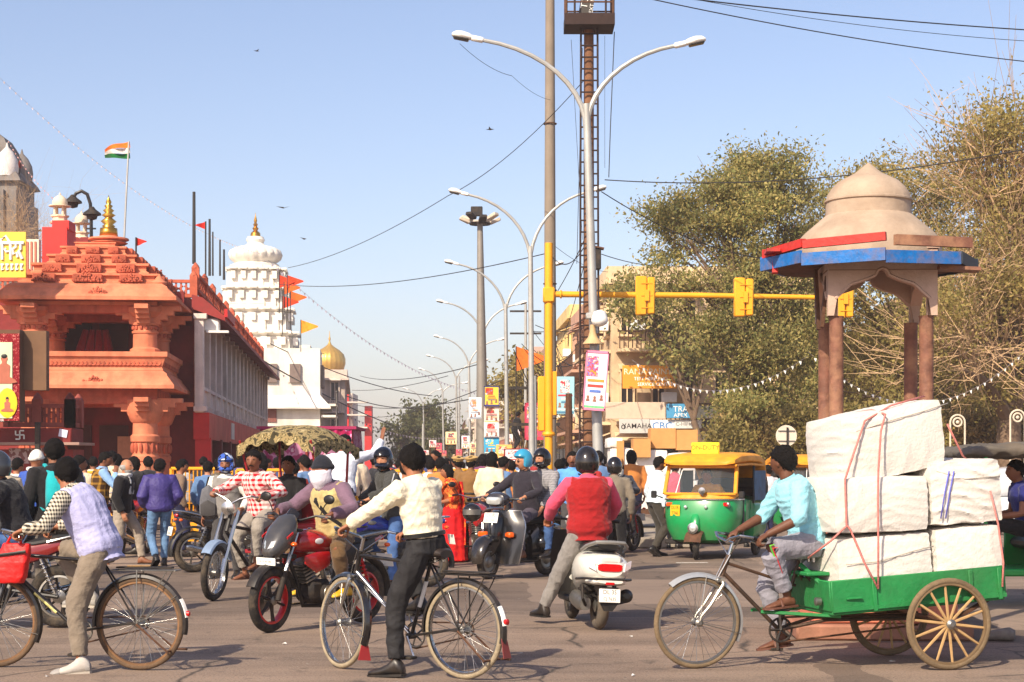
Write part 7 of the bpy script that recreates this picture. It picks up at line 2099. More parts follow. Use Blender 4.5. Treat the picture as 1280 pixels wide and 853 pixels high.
 if not L.get('noface'):
  for sg in (-1, 1):
   g = MB(); g.ell(HF(Vector((.079, sg * .0295, .0))), (.012 * hs, .0145 * hs, .0075 * hs), 8, 6, rot=HM); e_ = ob('eye', g, M_eye, o, 180)
   g = MB(); g.ell(HF(Vector((.0865, sg * .0295, .0))), (.0055 * hs, .0065 * hs, .0065 * hs), 8, 5, rot=HM); ob('iris', g, M_iris, e_, 180)
   g = MB(); g.tube([HF(Vector((.093, sg * .014, .0195))), HF(Vector((.091, sg * .032, .025))), HF(Vector((.078, sg * .048, .019)))], [.0042 * hs, .005 * hs, .003 * hs], 5); ob('eyebrow', g, M_hair, o)
  g = MB(); g.tube([HF(Vector((.088, -.024, -.061))), HF(Vector((.1005, 0, -.0585))), HF(Vector((.088, .024, -.061)))], [.003, .0058 * hs, .003], 6, flat=1); ob('lips', g, mat((120, 62, 52), .5, name='lip'), o)
  if L.get('moustache'):
   g = MB(); g.tube([HF(Vector((.084, -.034, -.057))), HF(Vector((.102, -.012, -.046))), HF(Vector((.107, 0, -.044))), HF(Vector((.102, .012, -.046))), HF(Vector((.084, .034, -.057)))], [.003, .0075 * hs, .0075 * hs, .0075 * hs, .003], 6); ob('moustache', g, M_hair if L['moustache'] != 'grey' else M_greyhair, o)
  if L.get('glasses'):
   for sg in (-1, 1):
    g = MB(); g.ell(HF(Vector((.098, sg * .031, .002))), (.005, .025 * hs, .018 * hs), 12, 6, rot=HM); ob('sunglass_lens', g, M_gloss, o)
    g = MB(); g.tube([HF(Vector((.098, sg * .05, .006))), HF(Vector((0, sg * .083, .006)))], .003, 4); ob('sunglass_arm', g, M_gloss, o)
 hair = L.get('hair', 'short')
 hm_ = L.get('hairmat', M_hair)
 r2 = np.random.default_rng(seed)
 ph = r2.uniform(0, 6, 6)
 if hair:
  def hf(x, y, z):
   p = head_radius(x, y, z) * 1.0
   if hair == 'short': line = .46 if x > .75 else (.46 - (.75 - x) * .66 if x > -.1 else -.10 - (-.1 - x) * .75)
   elif hair == 'long': line = .48 if x > .7 else (.48 - (.7 - x) * 1.2 if x > 0 else -.95)
   elif hair == 'bald': line = .8 if x > .0 else .12
   if hair == 'bald':
    k = sstep(-.5, -.3, z) * (1 - sstep(.12, .34, z)) * (1 - sstep(.1, .35, x))
   else: k = sstep(line - .03, line + .04, z + .05 * math.sin(19 * y + ph[5]) + .04 * math.sin(31 * x + ph[0]))
   vol = .8 * L.get('hairvol', .12) * (1 if hair != 'bald' else .4) * (.8 + .4 * max(0, z))
   nz_ = .03 * math.sin(7 * y + ph[0] + 3 * math.sin(5 * x + ph[1])) + .022 * math.sin(13 * z + ph[2] + 5 * y + 4 * x) + .016 * math.sin(29 * y + 11 * x + ph[3]) * math.sin(23 * z + ph[4])
   q = p * (.90 + k * (.10 + vol + nz_))
   return Vector((q.x * 1.02 - .004, q.y * 1.10, q.z * (.95 if z > 0 else 1.03))) if not (hair == 'long' and z < -.1 and x < .3) else Vector((p.x * 1.1 - .02, p.y * 1.25, p.z * 1.5))
  g = MB(); g.loft([[HF(p) for p in r_] for r_ in head_surf(hf, 44, 32)]); ob('hair', g, hm_, o, 180)
 if L.get('beard'):
  def bf(x, y, z):
   p = head_radius(x, y, z)
   k = (1 - sstep(-.5, -.28, z)) * sstep(-.2, .1, x) * (1 - .0 * x)
   mo = math.exp(-((z + .52) / .07) ** 2) * math.exp(-(y / .25) ** 2) * (x > 0)
   return p * (.92 + k * .14 - mo * .06)
  g = MB(); g.loft([[HF(p) for p in r_] for r_ in head_surf(bf, 30, 24)]); ob('beard', g, L['beard'], o, 180)
 hat = L.get('hat')
 if hat:
  kind, hmat = hat[0], hat[1]
  if kind == 'beanie':
   def f(x, y, z):
    p = head_radius(max(-1, min(1, x)), y, z) if z < .3 else head_radius(x * .9, y, z)
    k = sstep(.10 - .25 * (1 - x) * .5, .22 - .25 * (1 - x) * .5, z)
    return p * (.90 + k * .27 + .02 * k * math.sin(26 * math.atan2(y, x)) * (z < .6))
   g = MB(); g.loft([[HF(p) for p in r_] for r_ in head_surf(f, 40, 26)]); ob('beanie', g, hmat, o, 180)
  elif kind == 'cap':
   g = MB()
   rings = []
   for zz, rx, ry in ((.035, .104, .088), (.065, .108, .092), (.085, .135, .12), (.105, .14, .125), (.118, .10, .09), (.122, .02, .02)):
    rings.append([HF(Vector((rx * math.cos(a) - .005 - .1 * (zz - .035), ry * math.sin(a), zz + .02 * math.cos(a)))) for a in [2 * PI * k / 24 for k in range(24)]])
   g.loft(rings); cp_ = ob('cap', g, hmat, o)
   g = MB(); g.loft([[HF(Vector((r_ * math.cos(a) * 1.1 + dx, .085 * math.sin(a), .03 + .01 * math.cos(a) - dz + t_))) for a in [-1.2 + 2.4 * k / 10 for k in range(11)] for t_ in (0,)] for r_, dx, dz in ((.09, 0, 0), (.13, 0.015, .018), (.13, .015, .024), (.09, 0, .008))], False); ob('cap_peak', g, M_black, cp_)
  elif kind in ('helmet', 'openhelmet'):
   sc_ = 1.36
   def f(x, y, z):
    p = Vector((.102 * x + .004, .088 * y, .116 * z)) * sc_
    if z < -.55: p.z *= .8 if kind == 'helmet' else .55
    if kind == 'helmet':
     op = sstep(.35, .55, x) * sstep(-.42, -.34, z) * (1 - sstep(.28, .36, z))
     if z < -.3 and x > 0: p.x *= 1.10; p.y *= .92
    else:
     op = sstep(.1, .38, x) * (1 - sstep(.26, .34, z))
    return p * (1 - .42 * op) + Vector((0, 0, .012))
   g = MB(); g.loft([[HF(p) for p in r_] for r_ in head_surf(f, 48, 36)]); he = ob('helmet', g, hmat, o, 60)
   if L.get('visor'):
    g = MB(); vz0, vz1 = L['visor']
    g.grid(lambda u, v: HF(Vector((.102 * math.cos((u - .5) * 2.5) * math.cos(vz0 + (vz1 - vz0) * v) + .004, .09 * math.sin((u - .5) * 2.5) * math.cos(vz0 + (vz1 - vz0) * v), .116 * math.sin(vz0 + (vz1 - vz0) * v))) * (sc_ * 1.03) + Vector((0, 0, .012))), 16, 6); ob('visor', g, glass_mat('helmet_visor', (18, 18, 22), .05, .9), he, 180)
   g = MB(); g.tube([HF(Vector((.0, sg_ * .085, -.1))) if sg_ else HF(Vector((.05, 0, -.135))) for sg_ in (-1, 0, 1)], .008, 5); ob('chin_strap', g, M_black, he)
 if L.get('scarf_face'):
  def f(x, y, z):
   p = head_radius(x, y, z)
   k = (1 - sstep(-.12, .0, z)) * sstep(-.9, -.4, x)
   q = p * (.9 + .32 * k + .02 * k * math.sin(14 * z + 5 * y))
   if z < -.4: q = Vector((q.x * 1.1, q.y * 1.15, q.z * (1.35 + .35 * max(0, x))))
   return q
  g = MB(); g.loft([[HF(p) for p in r_] for r_ in head_surf(f, 36, 26)]); ob('face_scarf', g, L['scarf_face'], o, 180)
 if L.get('neck_scarf'):
  g = MB()
  c = neck + tang(1) * .01
  g.torus((0, 0, 0), .085 * s, .035 * s, 'Z', 24, 8)
  g.v = [tuple(c + Vector(v)) for v in g.v]
  dpv = (lat(.6).cross(tang(.6))).normalized()
  for sg in (-1, 1):
   g.tube([neck + dpv * .08 + lat(.9) * sg * .04, sp(.8) + dpv * .13 + lat(.8) * sg * .06, sp(.45) + dpv * .135 + lat(.5) * sg * .06], [.035, .045, .05], 8, flat=.4, up=lat(.8))
  rob('scarf', g, L['neck_scarf'], o, .012, 2, .004, seed + 5)
 tr = L.get('trousers')
 if tr:
  g = MB()
  lw = L.get('legw', 1.0)
  torso(g, .010, -.16, .2 if L.get('tucked') else .14)
  for sg in (-1, 1):
   lg = kne[sg] - hip[sg]
   cuff = kne[sg].lerp(ank[sg], L.get('cuff', .93))
   g.tube([hip[sg] - lg * .08, hip[sg] + lg * .25, kne[sg] - lg * .08, kne[sg] + (ank[sg] - kne[sg]) * .1, kne[sg].lerp(ank[sg], .5), cuff], [.098 * s * fat, .092 * s * lw, .075 * s * lw, .073 * s * lw, .062 * s * lw, .056 * s * lw], 14)
  rob('trousers', g, tr, o, vox, 2, L.get('wr', .0045), seed + 1)
 if L.get('belt'):
  g = MB(); la = lat(.2); dp = tang(.2).cross(la)
  g.loft([ring(sp(t), la, dp, .158 * s * fat + .014 + w_, .112 * s * fat + .014 + w_, 24) for t, w_ in ((.145, 0), (.15, .006), (.205, .006), (.21, 0))]); ob('belt', g, M_black, o, 60)
 sh = L.get('shirt')
 if sh:
  g = MB()
  puff = L.get('puff', .012)
  hem = L.get('hem', -.16)
  if L.get('tucked'): torso(g, puff - .004, .14, 1.0, 0, L.get('belly', 0))
  else: torso(g, puff + .008, hem, 1.0, .022, L.get('belly', 0))
  sl = L.get('sleeve', .97)
  for sg in (-1, 1):
   pts_ = [shl[sg] - lat(.9) * (sg * .07), shl[sg], (shl[sg] + elb[sg]) / 2, elb[sg]]
   rad = [.05 * s + puff, .066 * s + puff, .054 * s + puff, .047 * s + puff]
   if sl > .5: pts_ += [elb[sg].lerp(wri[sg], (sl - .5)), elb[sg].lerp(wri[sg], (sl - .5) * 2)]; rad += [.045 * s + puff, .034 * s + puff]
   else: pts_[-1] = shl[sg].lerp(elb[sg], sl * 2); rad[-1] = .056 * s + puff
   g.tube(pts_, rad, 12)
  rob('shirt', g, sh, o, vox, 2, L.get('wr', .0045) * (.45 if L.get('vest') else 1), seed + 2)
  if L.get('collar', True):
   g = MB(); tg = tang(1.0)
   la = lat(1); dp = tg.cross(la)
   g.loft([ring(neck + tg * u - dp * .012, la, dp, r_, r_ * 1.05, 16) for u, r_ in ((-.045, .088 * s), (-.01, .075 * s), (.022, .07 * s), (.02, .064 * s), (-.03, .06 * s))], False); ob('collar', g, L.get('collarmat', sh), o, 60)
 ve = L.get('vest')
 if ve:
  g = MB(); torso(g, L.get('puff', .012) + .027, L.get('vhem', -.2), .96, .026, L.get('belly', 0))
  for sg in (-1, 1): g.tube([sp(.8) + lat(.8) * sg * .06, shl[sg] + lat(.9) * (sg * .008) + Vector((0, 0, .012))], [.08 * s, .074 * s], 12)
  rob('vest', g, ve, o, vox, 2, L.get('wr', .0045), seed + 3)
 so_ = L.get('shoes')
 if so_:
  for sg in (-1, 1):
   ya = R(fyaw[sg]) + hipyaw
   f1 = Vector((math.cos(ya) * math.cos(R(fpit[sg])), math.sin(ya) * math.cos(R(fpit[sg])), math.sin(R(fpit[sg]))))
   up = Vector((0, 0, 1)); up = (up - f1 * up.dot(f1)).normalized(); fl = up.cross(f1); ak = ank[sg]
   if L.get('sandal'):
    g = MB(); g.loft([[ak + f1 * (u * s) + fl * (a * s * q) + up * (zz * s) for q, zz in ((-1, -.085), (1, -.085), (1, -.07), (-1, -.07))] for u, a in ((-.07, .03), (-.03, .042), (.1, .05), (.19, .04), (.215, .02))]); sh_ = ob('sandal', g, so_, o)
    g = MB(); g.tube([ak + f1 * (.07 * s) + fl * (q * .048 * s) + up * (z_ * s) for q, z_ in ((-1, -.07), (-.6, -.025), (0, -.012), (.6, -.025), (1, -.07))], .012, 6, flat=.4); ob('strap', g, so_, sh_)
    continue
   g = MB()
   hi = L.get('boot', .02)
   secs = [(-.068, .026, .028, -.05), (-.058, .040, .046, -.04), (-.01, .046, .056 + hi, -.03 + hi), (.05, .047, .046, -.038), (.10, .051, .033, -.05), (.16, .050, .027, -.057), (.205, .036, .02, -.062), (.222, .014, .012, -.066)]
   g.loft([[ak + f1 * (u * s) + fl * (a * s * math.cos(2 * PI * q / 14)) + up * (s * max(-.078, zc + b * math.sin(2 * PI * q / 14))) for q in range(14)] for u, a, b, zc in secs])
   sh_ = ob('shoe', g, so_, o, 60)
   if L.get('laces'):
    for q in range(4):
     u = .035 + .022 * q
     g = MB(); g.tube([ak + f1 * (u * s) + fl * (x * s) + up * (z * s) for x, z in ((-.034, -.018 - .011 * q), (0, .012 - .011 * q), (.034, -.018 - .011 * q))], .006, 5); ob('lace', g, L['laces'], sh_)
    g = MB(); g.loft([[ak + f1 * (u * s) + fl * (a * s * math.cos(2 * PI * q / 14)) + up * (s * max(-.075, zc + b * math.sin(2 * PI * q / 14))) for q in range(14)] for u, a, b, zc in ((.155, .053, .03, -.056), (.19, .046, .026, -.06), (.212, .034, .021, -.063), (.226, .014, .012, -.067))]); ob('toe_cap', g, L['laces'], sh_)
    g = MB(); g.loft([[ak + f1 * (u * s) + fl * (a * s * math.cos(2 * PI * q / 14)) + up * (s * max(-.075, zc + b * math.sin(2 * PI * q / 14))) for q in range(14)] for u, a, b, zc in ((-.072, .026, .028, -.05), (-.062, .043, .04, -.048), (-.03, .048, .04, -.05))]); ob('heel_patch', g, L['laces'], sh_)
   g = MB(); g.loft([[ak + f1 * (u * s) + fl * (a * s * q) + up * (zz * s) for q, zz in ((-1, -.09), (1, -.09), (1, -.072), (-1, -.072))] for u, a in ((-.074, .022), (-.06, .042), (0, .047), (.1, .053), (.17, .052), (.21, .038), (.228, .015))]); ob('sole', g, L.get('sole', M_black), sh_)
 info = dict(sh=shl, el=elb, wr=wri, kn=kne, an=ank, hc=hc, HM=HM, sp=sp, lat=lat, tang=tang, pel=pel, s=s)
 return o, info
def backpack(pobj, I, mt, strap, label=None):
 sp, lat, tang, s = I['sp'], I['lat'], I['tang'], I['s']
 g = MB(); back = lambda t: -(lat(t).cross(tang(t))).normalized()
 rings = []
 for t, w_, dpt in ((.05, .11, .05), (.12, .145, .085), (.4, .15, .095), (.7, .14, .085), (.85, .11, .05)):
  c = sp(t) + back(t) * (.135 + dpt)
  rings.append([c + lat(t) * (w_ * math.copysign(abs(math.cos(a)) ** .6, math.cos(a))) + back(t) * (dpt * math.copysign(abs(math.sin(a)) ** .6, math.sin(a))) for a in [2 * PI * k / 18 for k in range(18)]])
 g.loft(rings)
 r_ = thing('backpack', label, 'backpack', pobj.location, pobj.rotation_euler.z)
 ob('bag', g, mt, r_, 60)
 for sg in (-1, 1):
  g = MB(); g.tube([sp(.8) + back(.8) * .16 + lat(.8) * sg * .08, sp(.95) + lat(.9) * sg * .1 + Vector((0, 0, .045)), sp(.75) - back(.75) * .15 + lat(.8) * sg * .11, sp(.35) - back(.4) * .08 + lat(.4) * sg * .17, sp(.15) + back(.2) * .13 + lat(.2) * sg * .14], .022, 8, flat=.35, up=lat(.8)); ob('strap', g, strap, r_)
 return r_
# ================================================================ the traffic
def fw(rz): return Vector((math.cos(rz), math.sin(rz), 0))
def gw(g, dx=-.075, dz=.025, dy=0): return (g[0] + dx, g[1] + dy, g[2] + dz)
C_wh, C_cream, C_blk = cloth((222, 218, 208)), cloth((226, 216, 194)), cloth((30, 29, 31))
C_grey, C_dgrey, C_brown, C_navy, C_jean = cloth((128, 124, 120)), cloth((66, 64, 64)), cloth((96, 74, 50)), cloth((36, 38, 66)), mat((62, 92, 140), .85, 0, .3, 7, .3, 60, name='denim')
C_khaki = cloth((126, 92, 54))
Sh_blk, Sh_wh, Sh_br = mat((26, 25, 26), .35, 0, .2, 9, dirt=.3, name='black_leather'), mat((186, 180, 172), .6, 0, .1, 9, dirt=.4, name='white_trainer'), mat((120, 72, 44), .5, 0, .2, 9, dirt=.3, name='brown_leather')
rzA = R(169.8); lA = (-3.356, 13.368)
bA, gA, pA = roadster('black roadster bicycle with rusty wheel rims and red bag on its bars', lA, rzA, .0, R(82), (26, 24, 24), mat((84, 66, 50), .9, 0, .25, 12, .3, 60, dirt=.6, dcol=(120, 96, 72), name='brown_dusty_tyre'), mat((130, 96, 66), .5, .5, .3, 10, dirt=.5, name='rusty_rim'))
P = dict(h=1.70, pelvis=(-.27, .04, .93), lean=19, curve=24, hl=gw(gA[1], -.07, .03), hr=gw(gA[0], -.07, .03), gl='grip', gr='grip', hdl=(1, -.1, -.45), hdr=(1, .1, -.45), el=(-.3, .8, -.5), er=(-.3, -.8, -.5),
  fl=(-.20, .26, .085), fr=(pA[-1].x - .06, pA[-1].y, pA[-1].z + .10), fyl=20, fyr=-4, fpl=-6, kr=(1, -.2, .3), kl=(1, .1, .1), head_yaw=-52, head_pitch=6, twist=-6)
Lk = dict(skin=0, shirt=check_mat('black_white_check', (205, 196, 176), (40, 36, 36), 34, .5), vest=cloth((168, 168, 206), .10), trousers=cloth((124, 112, 98)), shoes=Sh_wh, sole=mat((176, 168, 156), .8, dirt=.3, name='grey_sole'), laces=mat((150, 146, 142), .7, dirt=.3, name='grey_trim'), belly=.04, vhem=-.24, hem=-.1, hairvol=.12, wr=.006, cuff=.9, legw=1.12, moustache=1)
oA, iA = person('man in a lavender sleeveless pullover standing astride the black bicycle', lA, rzA, P, Lk, vox=.010, seed=3)
bag = thing('red_bag', 'bright red shopping bag hanging from the black bicycle handlebar', 'bag', (lA[0], lA[1], 0), rzA)
g = MB()
rings = []
for z_, hx_, hy_, dx in ((.66, .155, .05, .44), (.70, .165, .06, .43), (.80, .15, .06, .39), (.90, .125, .045, .35), (.96, .11, .03, .33)):
 rings.append([(dx + hx_ * math.copysign(abs(math.cos(a)) ** .5, math.cos(a)), .20 + hy_ * math.copysign(abs(math.sin(a)) ** .6, math.sin(a)), z_) for a in [2 * PI * k / 20 for k in range(20)]])
g.loft(rings)
rob('pouch', g, mat((206, 26, 24), .5, 0, .1, 6, .3, 30, name='red_nylon'), bag, .01, 1, .004, 4)
g = MB(); g.tube([(.24, .255, .90), (.34, .262, .885), (.46, .255, .87)], .012, 6, flat=.4); ob('zip', g, M_black, bag)
g = MB(); g.tube([(.30, .2, .94), (.29, .24, 1.02), (.36, .24, 1.02), (.42, .2, .95)], .01, 6); ob('handle', g, mat((206, 26, 24), .5, name='red_strap'), bag)
rzN = R(143.8); lN = (-.80, 13.05)
bN, gN, pN = roadster('black roadster bicycle with chrome fork and red mud flaps under the man in cream', lN, rzN, R(-19), R(62), (22, 22, 24), mat((150, 136, 112), .9, 0, .18, 12, .3, 60, dirt=.5, dcol=(96, 80, 62), name='pale_tyre'), M_chrome, True, rear_flap=True)
P = dict(h=1.70, pelvis=(-.25, .05, .95), lean=3, curve=12, hl=gw(gN[1], -.08, .03), hr=gw(gN[0], -.08, .03), gl='grip', gr='grip', hdl=(.8, .3, -.5), hdr=(1, .1, -.4), el=(-.2, 1, -.2), er=(-.4, -.8, -.5),
  fl=(-.10, .22, .10), fr=(pN[-1].x - .06, pN[-1].y, pN[-1].z + .10), fyl=14, fpl=-4, head_yaw=-28, head_pitch=4, kr=(1, -.3, .3), kl=(1, .1, .1), side=4)
Lk = dict(skin=0, shirt=cloth((226, 216, 190), .06), trousers=mat((30, 29, 31), .8, 0, .3, 6, .3, 50, name='black_jeans'), shoes=Sh_blk, tucked=True, belt=True, belly=.02, puff=.02, sleeve=.97, hairvol=.13, wr=.007, legw=1.08)
oN, iN = person('man in a long-sleeved cream shirt and black jeans astride the chrome-forked bicycle', lN, rzN, P, Lk, vox=.010, seed=5)
rzT = R(193); lT = (2.281, 13.575)
tt = thing('cargo_tricycle', 'green pedal cargo tricycle with dusty spoked wheels carrying white bales', 'tricycle', (lT[0], lT[1], 0), rzT)
FMt = mat((70, 56, 46), .5, .4, .3, 8, .2, 30, dirt=.5, dcol=(120, 80, 52), name='worn_brown_frame')
M_cg = mat((30, 122, 62), .55, 0, .18, 4, .3, 25, dirt=.5, dcol=(60, 84, 50), name='chipped_green_paint')
gT, _ = bike_front(tt, R(4), FMt, .90, (.70, 0, .70), (.645, 0, .86), .352, M_tyre_tan, M_steel, mat((186, 180, 168), .35, .8, .15, 8, dirt=.4, name='fork_chrome'), M_chrome, mat((190, 192, 192), .4, .6, .1, 6, dirt=.3, name='guard_alu'))
bbT = Vector((.24, 0, .285))
g = MB()
g.tube([(.70, 0, .70), (.645, 0, .86)], .02, 10); g.tube([(.69, 0, .73), bbT], .016, 10); g.tube([(.66, 0, .80), (.1, 0, .62)], .012, 8)
g.tube([bbT, (.07, 0, .82)], .016, 8)
for s_ in (-1, 1):
 g.tube([bbT + Vector((0, s_ * .03, 0)), (-.1, s_ * .12, .36), (-.9, s_ * .14, .36)], .014, 8)
 g.tube([(.06, s_ * .03, .74), (-.1, s_ * .2, .5), (-.15, s_ * .3, .44)], .016, 8)
ob('frame', g, FMt, tt)
for s_ in (-1, 1):
 g = MB(); g.tube([(.08, s_ * .05, .78), (-.02, s_ * .3, .62), (-.12, s_ * .42, .43)], .02, 8); ob('brace', g, M_cg, tt)
 g = MB(); g.tube([(.42, s_ * .1, .43), (-.1, s_ * .4, .41)], .014, 6); ob('green_rail', g, M_cg, tt)
M_wd = mat((176, 142, 96), .8, 0, .2, 8, dirt=.4, dcol=(120, 94, 64), name='dusty_wheel_spoke')
for s_ in (-1, 1): wheel(tt, (-.92, s_ * .52, .348), .348, .024, None, 'wood', M_tyre_tan, mat((120, 98, 70), .7, .2, .2, 8, dirt=.4, name='dusty_rim'), 14, .05, .03, M_wd)
g = MB(); g.tube([(-.92, -.5, .348), (-.92, .5, .348)], .018, 8)
for s_ in (-1, 1):
 g.tube([(-.55, s_ * .4, .47), (-.72, s_ * .4, .41), (-.92, s_ * .4, .37), (-1.12, s_ * .4, .42), (-1.35, s_ * .4, .54)], .018, 6, flat=2)
ob('axle', g, M_rust, tt)
tilt = R(4.0)
BT = Matrix.Translation((-.02, 0, .44)) @ Matrix.Rotation(tilt, 4, 'Y')
g = MB(BT); g.box((-.70, 0, .0), (1.42, .90, .04), bev=.008); bed = ob('bed_floor', g, M_cg, tt)
for s_ in (-1, 1):
 g = MB(BT); g.box((-.70, s_ * .45, .125), (1.42, .025, .235), bev=.006); sp_ = ob('side_board', g, M_cg, tt)
 g = MB(BT); g.box((-.70, s_ * .466, .02), (1.42, .02, .03)); ob('bottom_rail', g, M_cg, sp_)
 for x in (-.33, -1.12, -1.36):
  g = MB(BT); g.box((x, s_ * .47, .11), (.035, .02, .24), bev=.004); ob('cleat', g, M_cg, sp_)
 g = MB(BT); g.tube([(-.1, s_ * .47, .10), (-.22, s_ * .485, .10)], .009, 6); ob('handle', g, M_cg, sp_)
for x in (.01, -1.41):
 g = MB(BT); g.box((x, 0, .125), (.025, .90, .23), bev=.006); ob('end_board', g, M_cg, tt)
g = MB(); g.box((.0, 0, .72), (.22, .5, .03), bev=.008); ob('seat_plank', g, M_cg, tt)
g = MB(); hull(g, [(-.08, .865, .09, .03), (-.04, .87, .105, .04), (.04, .873, .095, .035), (.12, .87, .05, .024), (.19, .86, .02, .014)], 16); ob('saddle', g, M_black, tt)
g = MB(); g.tube([(.07, 0, .80), (.04, 0, .86)], .014, 8)
for s_ in (-1, 1): g.tube([(-.03, s_ * .05, .80), (-.03, s_ * .05, .85)], .018, 8)
ob('saddle_springs', g, M_chrome, tt)
pT = {}
for s_, a in ((1, R(82)), (-1, R(262))):
 e = bbT + Vector((.165 * math.cos(a), s_ * .07, .165 * math.sin(a)))
 g = MB(); g.tube([bbT + Vector((0, s_ * .05, 0)), e], .010, 6); ck = ob('crank', g, M_steel, tt)
 pT[s_] = e + Vector((0, s_ * .055, 0))
 g = MB(); g.box(pT[s_], (.1, .09, .025), bev=.006); ob('pedal', g, M_dark, ck)
g = MB(); g.torus(bbT + Vector((0, .045, 0)), .09, .009, 'Y', 24, 6)
for k in range(5): g.tube([bbT + Vector((0, .045, 0)), bbT + Vector((.09 * math.cos(k * 1.256), .045, .09 * math.sin(k * 1.256)))], .009, 4)
ob('chainwheel', g, M_dark, tt)
g = MB(); g.tube([bbT + Vector((0, .045, .095)), (-.9, .045, .40)], .008, 4); g.tube([bbT + Vector((0, .045, -.095)), (-.9, .045, .30)], .008, 4); ob('chain', g, M_rust, tt)
g = MB(); g.lathe([(.01, -.03), (.03, -.02), (.032, .02), (.01, .03)], 12, (.05, .32, .52), 'X'); ob('bell', g, M_steel, tt)
def inT(x, y, z): return Vector((lT[0], lT[1], 0)) + Matrix.Rotation(rzT, 3, 'Z') @ Vector((x, y, z))
M_bale = mat((210, 205, 197), .7, 0, .05, 4, .3, 45, dirt=.14, dcol=(150, 142, 132), name='white_bale_cloth')
def bale(label, x0, x1, z0_, z1_, w_, seed, ry=0, y=0, skew=0, wr=.0065):
 p = inT((x0 + x1) / 2, y, z0_)
 o = sack('wrapped_bale', label, 'bale', p, (abs(x1 - x0), w_, z1_ - z0_), M_bale, .03, rzT, None, seed, ry, 30, wr, skew=skew)
 return o
b1 = bale('white bale at the bottom front of the tricycle load, behind the rider', -.88, -.10, .485, 1.02, .78, 21, tilt, 0, 0)
bale('white bale at the bottom back of the tricycle load', -1.46, -.90, .545, 1.08, .80, 22, tilt, 0)
bale('white bale in the middle of the tricycle load behind the rider\'s shoulders', -.82, -.04, 1.04, 1.46, .80, 23, R(1.5), .02)
b4 = bale('knotted white bale with blue stripes at the back of the tricycle load', -1.44, -.84, 1.10, 1.58, .82, 24, R(3), 0, wr=.013)
bt = bale('big tilted white bale on top of the tricycle load', -1.03, -.17, 1.47, 1.98, .72, 25, R(11.5), 0, -.12, wr=.007)
M_seam = mat((176, 168, 156), .9, name='bale_stitching')
def seam(b, pts, nm='stitched_seam', mt=M_seam, r_=.004):
 Mi = (Matrix.Translation(b.location) @ b.rotation_euler.to_matrix().to_4x4()).inverted()
 g = MB(); g.tube([Mi @ inT(*p) for p in pts], r_, 4); ob(nm, g, mt, b, 180)
seam(b1, [(-.14, .405, .80), (-.4, .42, .82), (-.7, .41, .90), (-.86, .39, .93)])
seam(bt, [(-.24, .36, 1.80), (-.5, .38, 1.88), (-.8, .37, 1.96), (-1.0, .35, 2.02)])
seam(b4, [(-.88, .40, 1.50), (-1.1, .43, 1.44), (-1.4, .42, 1.46)])
for k in range(2): seam(b4, [(-.90 - .04 * k, .43, 1.14), (-.93 - .04 * k, .438, 1.34), (-.97 - .04 * k, .428, 1.5)], 'blue_stripe', mat((96, 100, 190), .8, name='blue_thread'), .006)
M_rope = mat((196, 120, 112), .9, 0, .2, 30, .4, 80, name='pink_rope')
def rope(label, pts, r_=.008):
 P_ = [inT(*p) for p in pts]
 c = P_[0]
 g = MB(); g.tube([p - c for p in P_], r_, 6); return ob('rope', g, M_rope, None, 180, label, 'rope', None, loc=c)
rope('pink rope down the side of the load, tied to the side board', [(-.36, .49, .62), (-.37, .47, 1.0), (-.36, .485, 1.3), (-.37, .47, 1.5), (-.40, .45, 1.80), (-.46, .40, 1.93), (-.44, .2, 1.97), (-.3, -.1, 1.93)])
rope('pink rope slanting from the load\'s front to a knot', [(-.36, .49, .62), (-.26, .46, .82), (-.16, .44, 1.06), (-.13, .435, 1.10), (-.12, .43, 1.44), (-.2, .41, 1.64), (-.3, .385, 1.88), (-.55, .30, 2.0), (-.9, .15, 2.08)])
rope('pink rope from the knot towards the saddle', [(-.13, .435, 1.09), (-.02, .40, .98), (.08, .2, .84)])
rope('pink rope at the back corner of the cart', [(-1.38, .49, .62), (-1.40, .47, .80), (-1.36, .46, 1.10), (-1.30, .45, 1.35)])
rope('pink rope pulled taut behind the top bale', [(-1.02, .3, 1.86), (-1.2, .2, 1.62), (-1.3, .1, 1.58)])
P = dict(h=1.70, pelvis=(.0, 0, .965), lean=11, curve=16, hl=gw(gT[1], -.075, .035), hr=gw(gT[0], -.075, .035), gl='grip', gr='grip', hdl=(.9, .1, -.5), hdr=(.9, -.1, -.5), el=(-.3, .7, -.6), er=(-.3, -.7, -.6),
  fl=(pT[1].x - .05, pT[1].y, pT[1].z + .10), fr=(pT[-1].x - .06, pT[-1].y, pT[-1].z + .10), fpl=-4, fpr=-8, head_yaw=-58, head_pitch=2, kl=(1, .35, .4), kr=(1, -.35, .4))
Lk = dict(skin=3, shirt=cloth((140, 200, 214), .08), trousers=cloth((138, 136, 146), .08), shoes=mat((96, 60, 46), .6, name='sandal'), sandal=True, sleeve=.60, puff=.018, hem=-.14, wr=.007, hairvol=.15, legw=1.15, cuff=.86)
oT, iT = person('man in a pale blue shirt pedalling the green cargo tricycle', lT, rzT, P, Lk, vox=.010, seed=7)
kn, hp_ = iT['kn'][1], iT['pel'] + Vector((0, .1, 0))
for c, off in (((90, 200, 40), 0), ((210, 40, 50), .022)):
 g = MB(); an = iT['an'][1]; ov = Vector((.02 - off, .078 + off * .2, .03 - off))
 g.tube([hp_.lerp(kn, .9) + ov, kn + ov * .9, kn.lerp(an, .14) + ov * .9, kn.lerp(an, .3) + ov * .9, kn.lerp(an, .52) + ov * .85], [.006, .012, .016, .014, .005], 6, flat=.35, up=(0, 1, 0)); ob('trouser_stripe', g, cloth(c), oT)
rzK = R(-126); lK = (-1.844, 16.776)
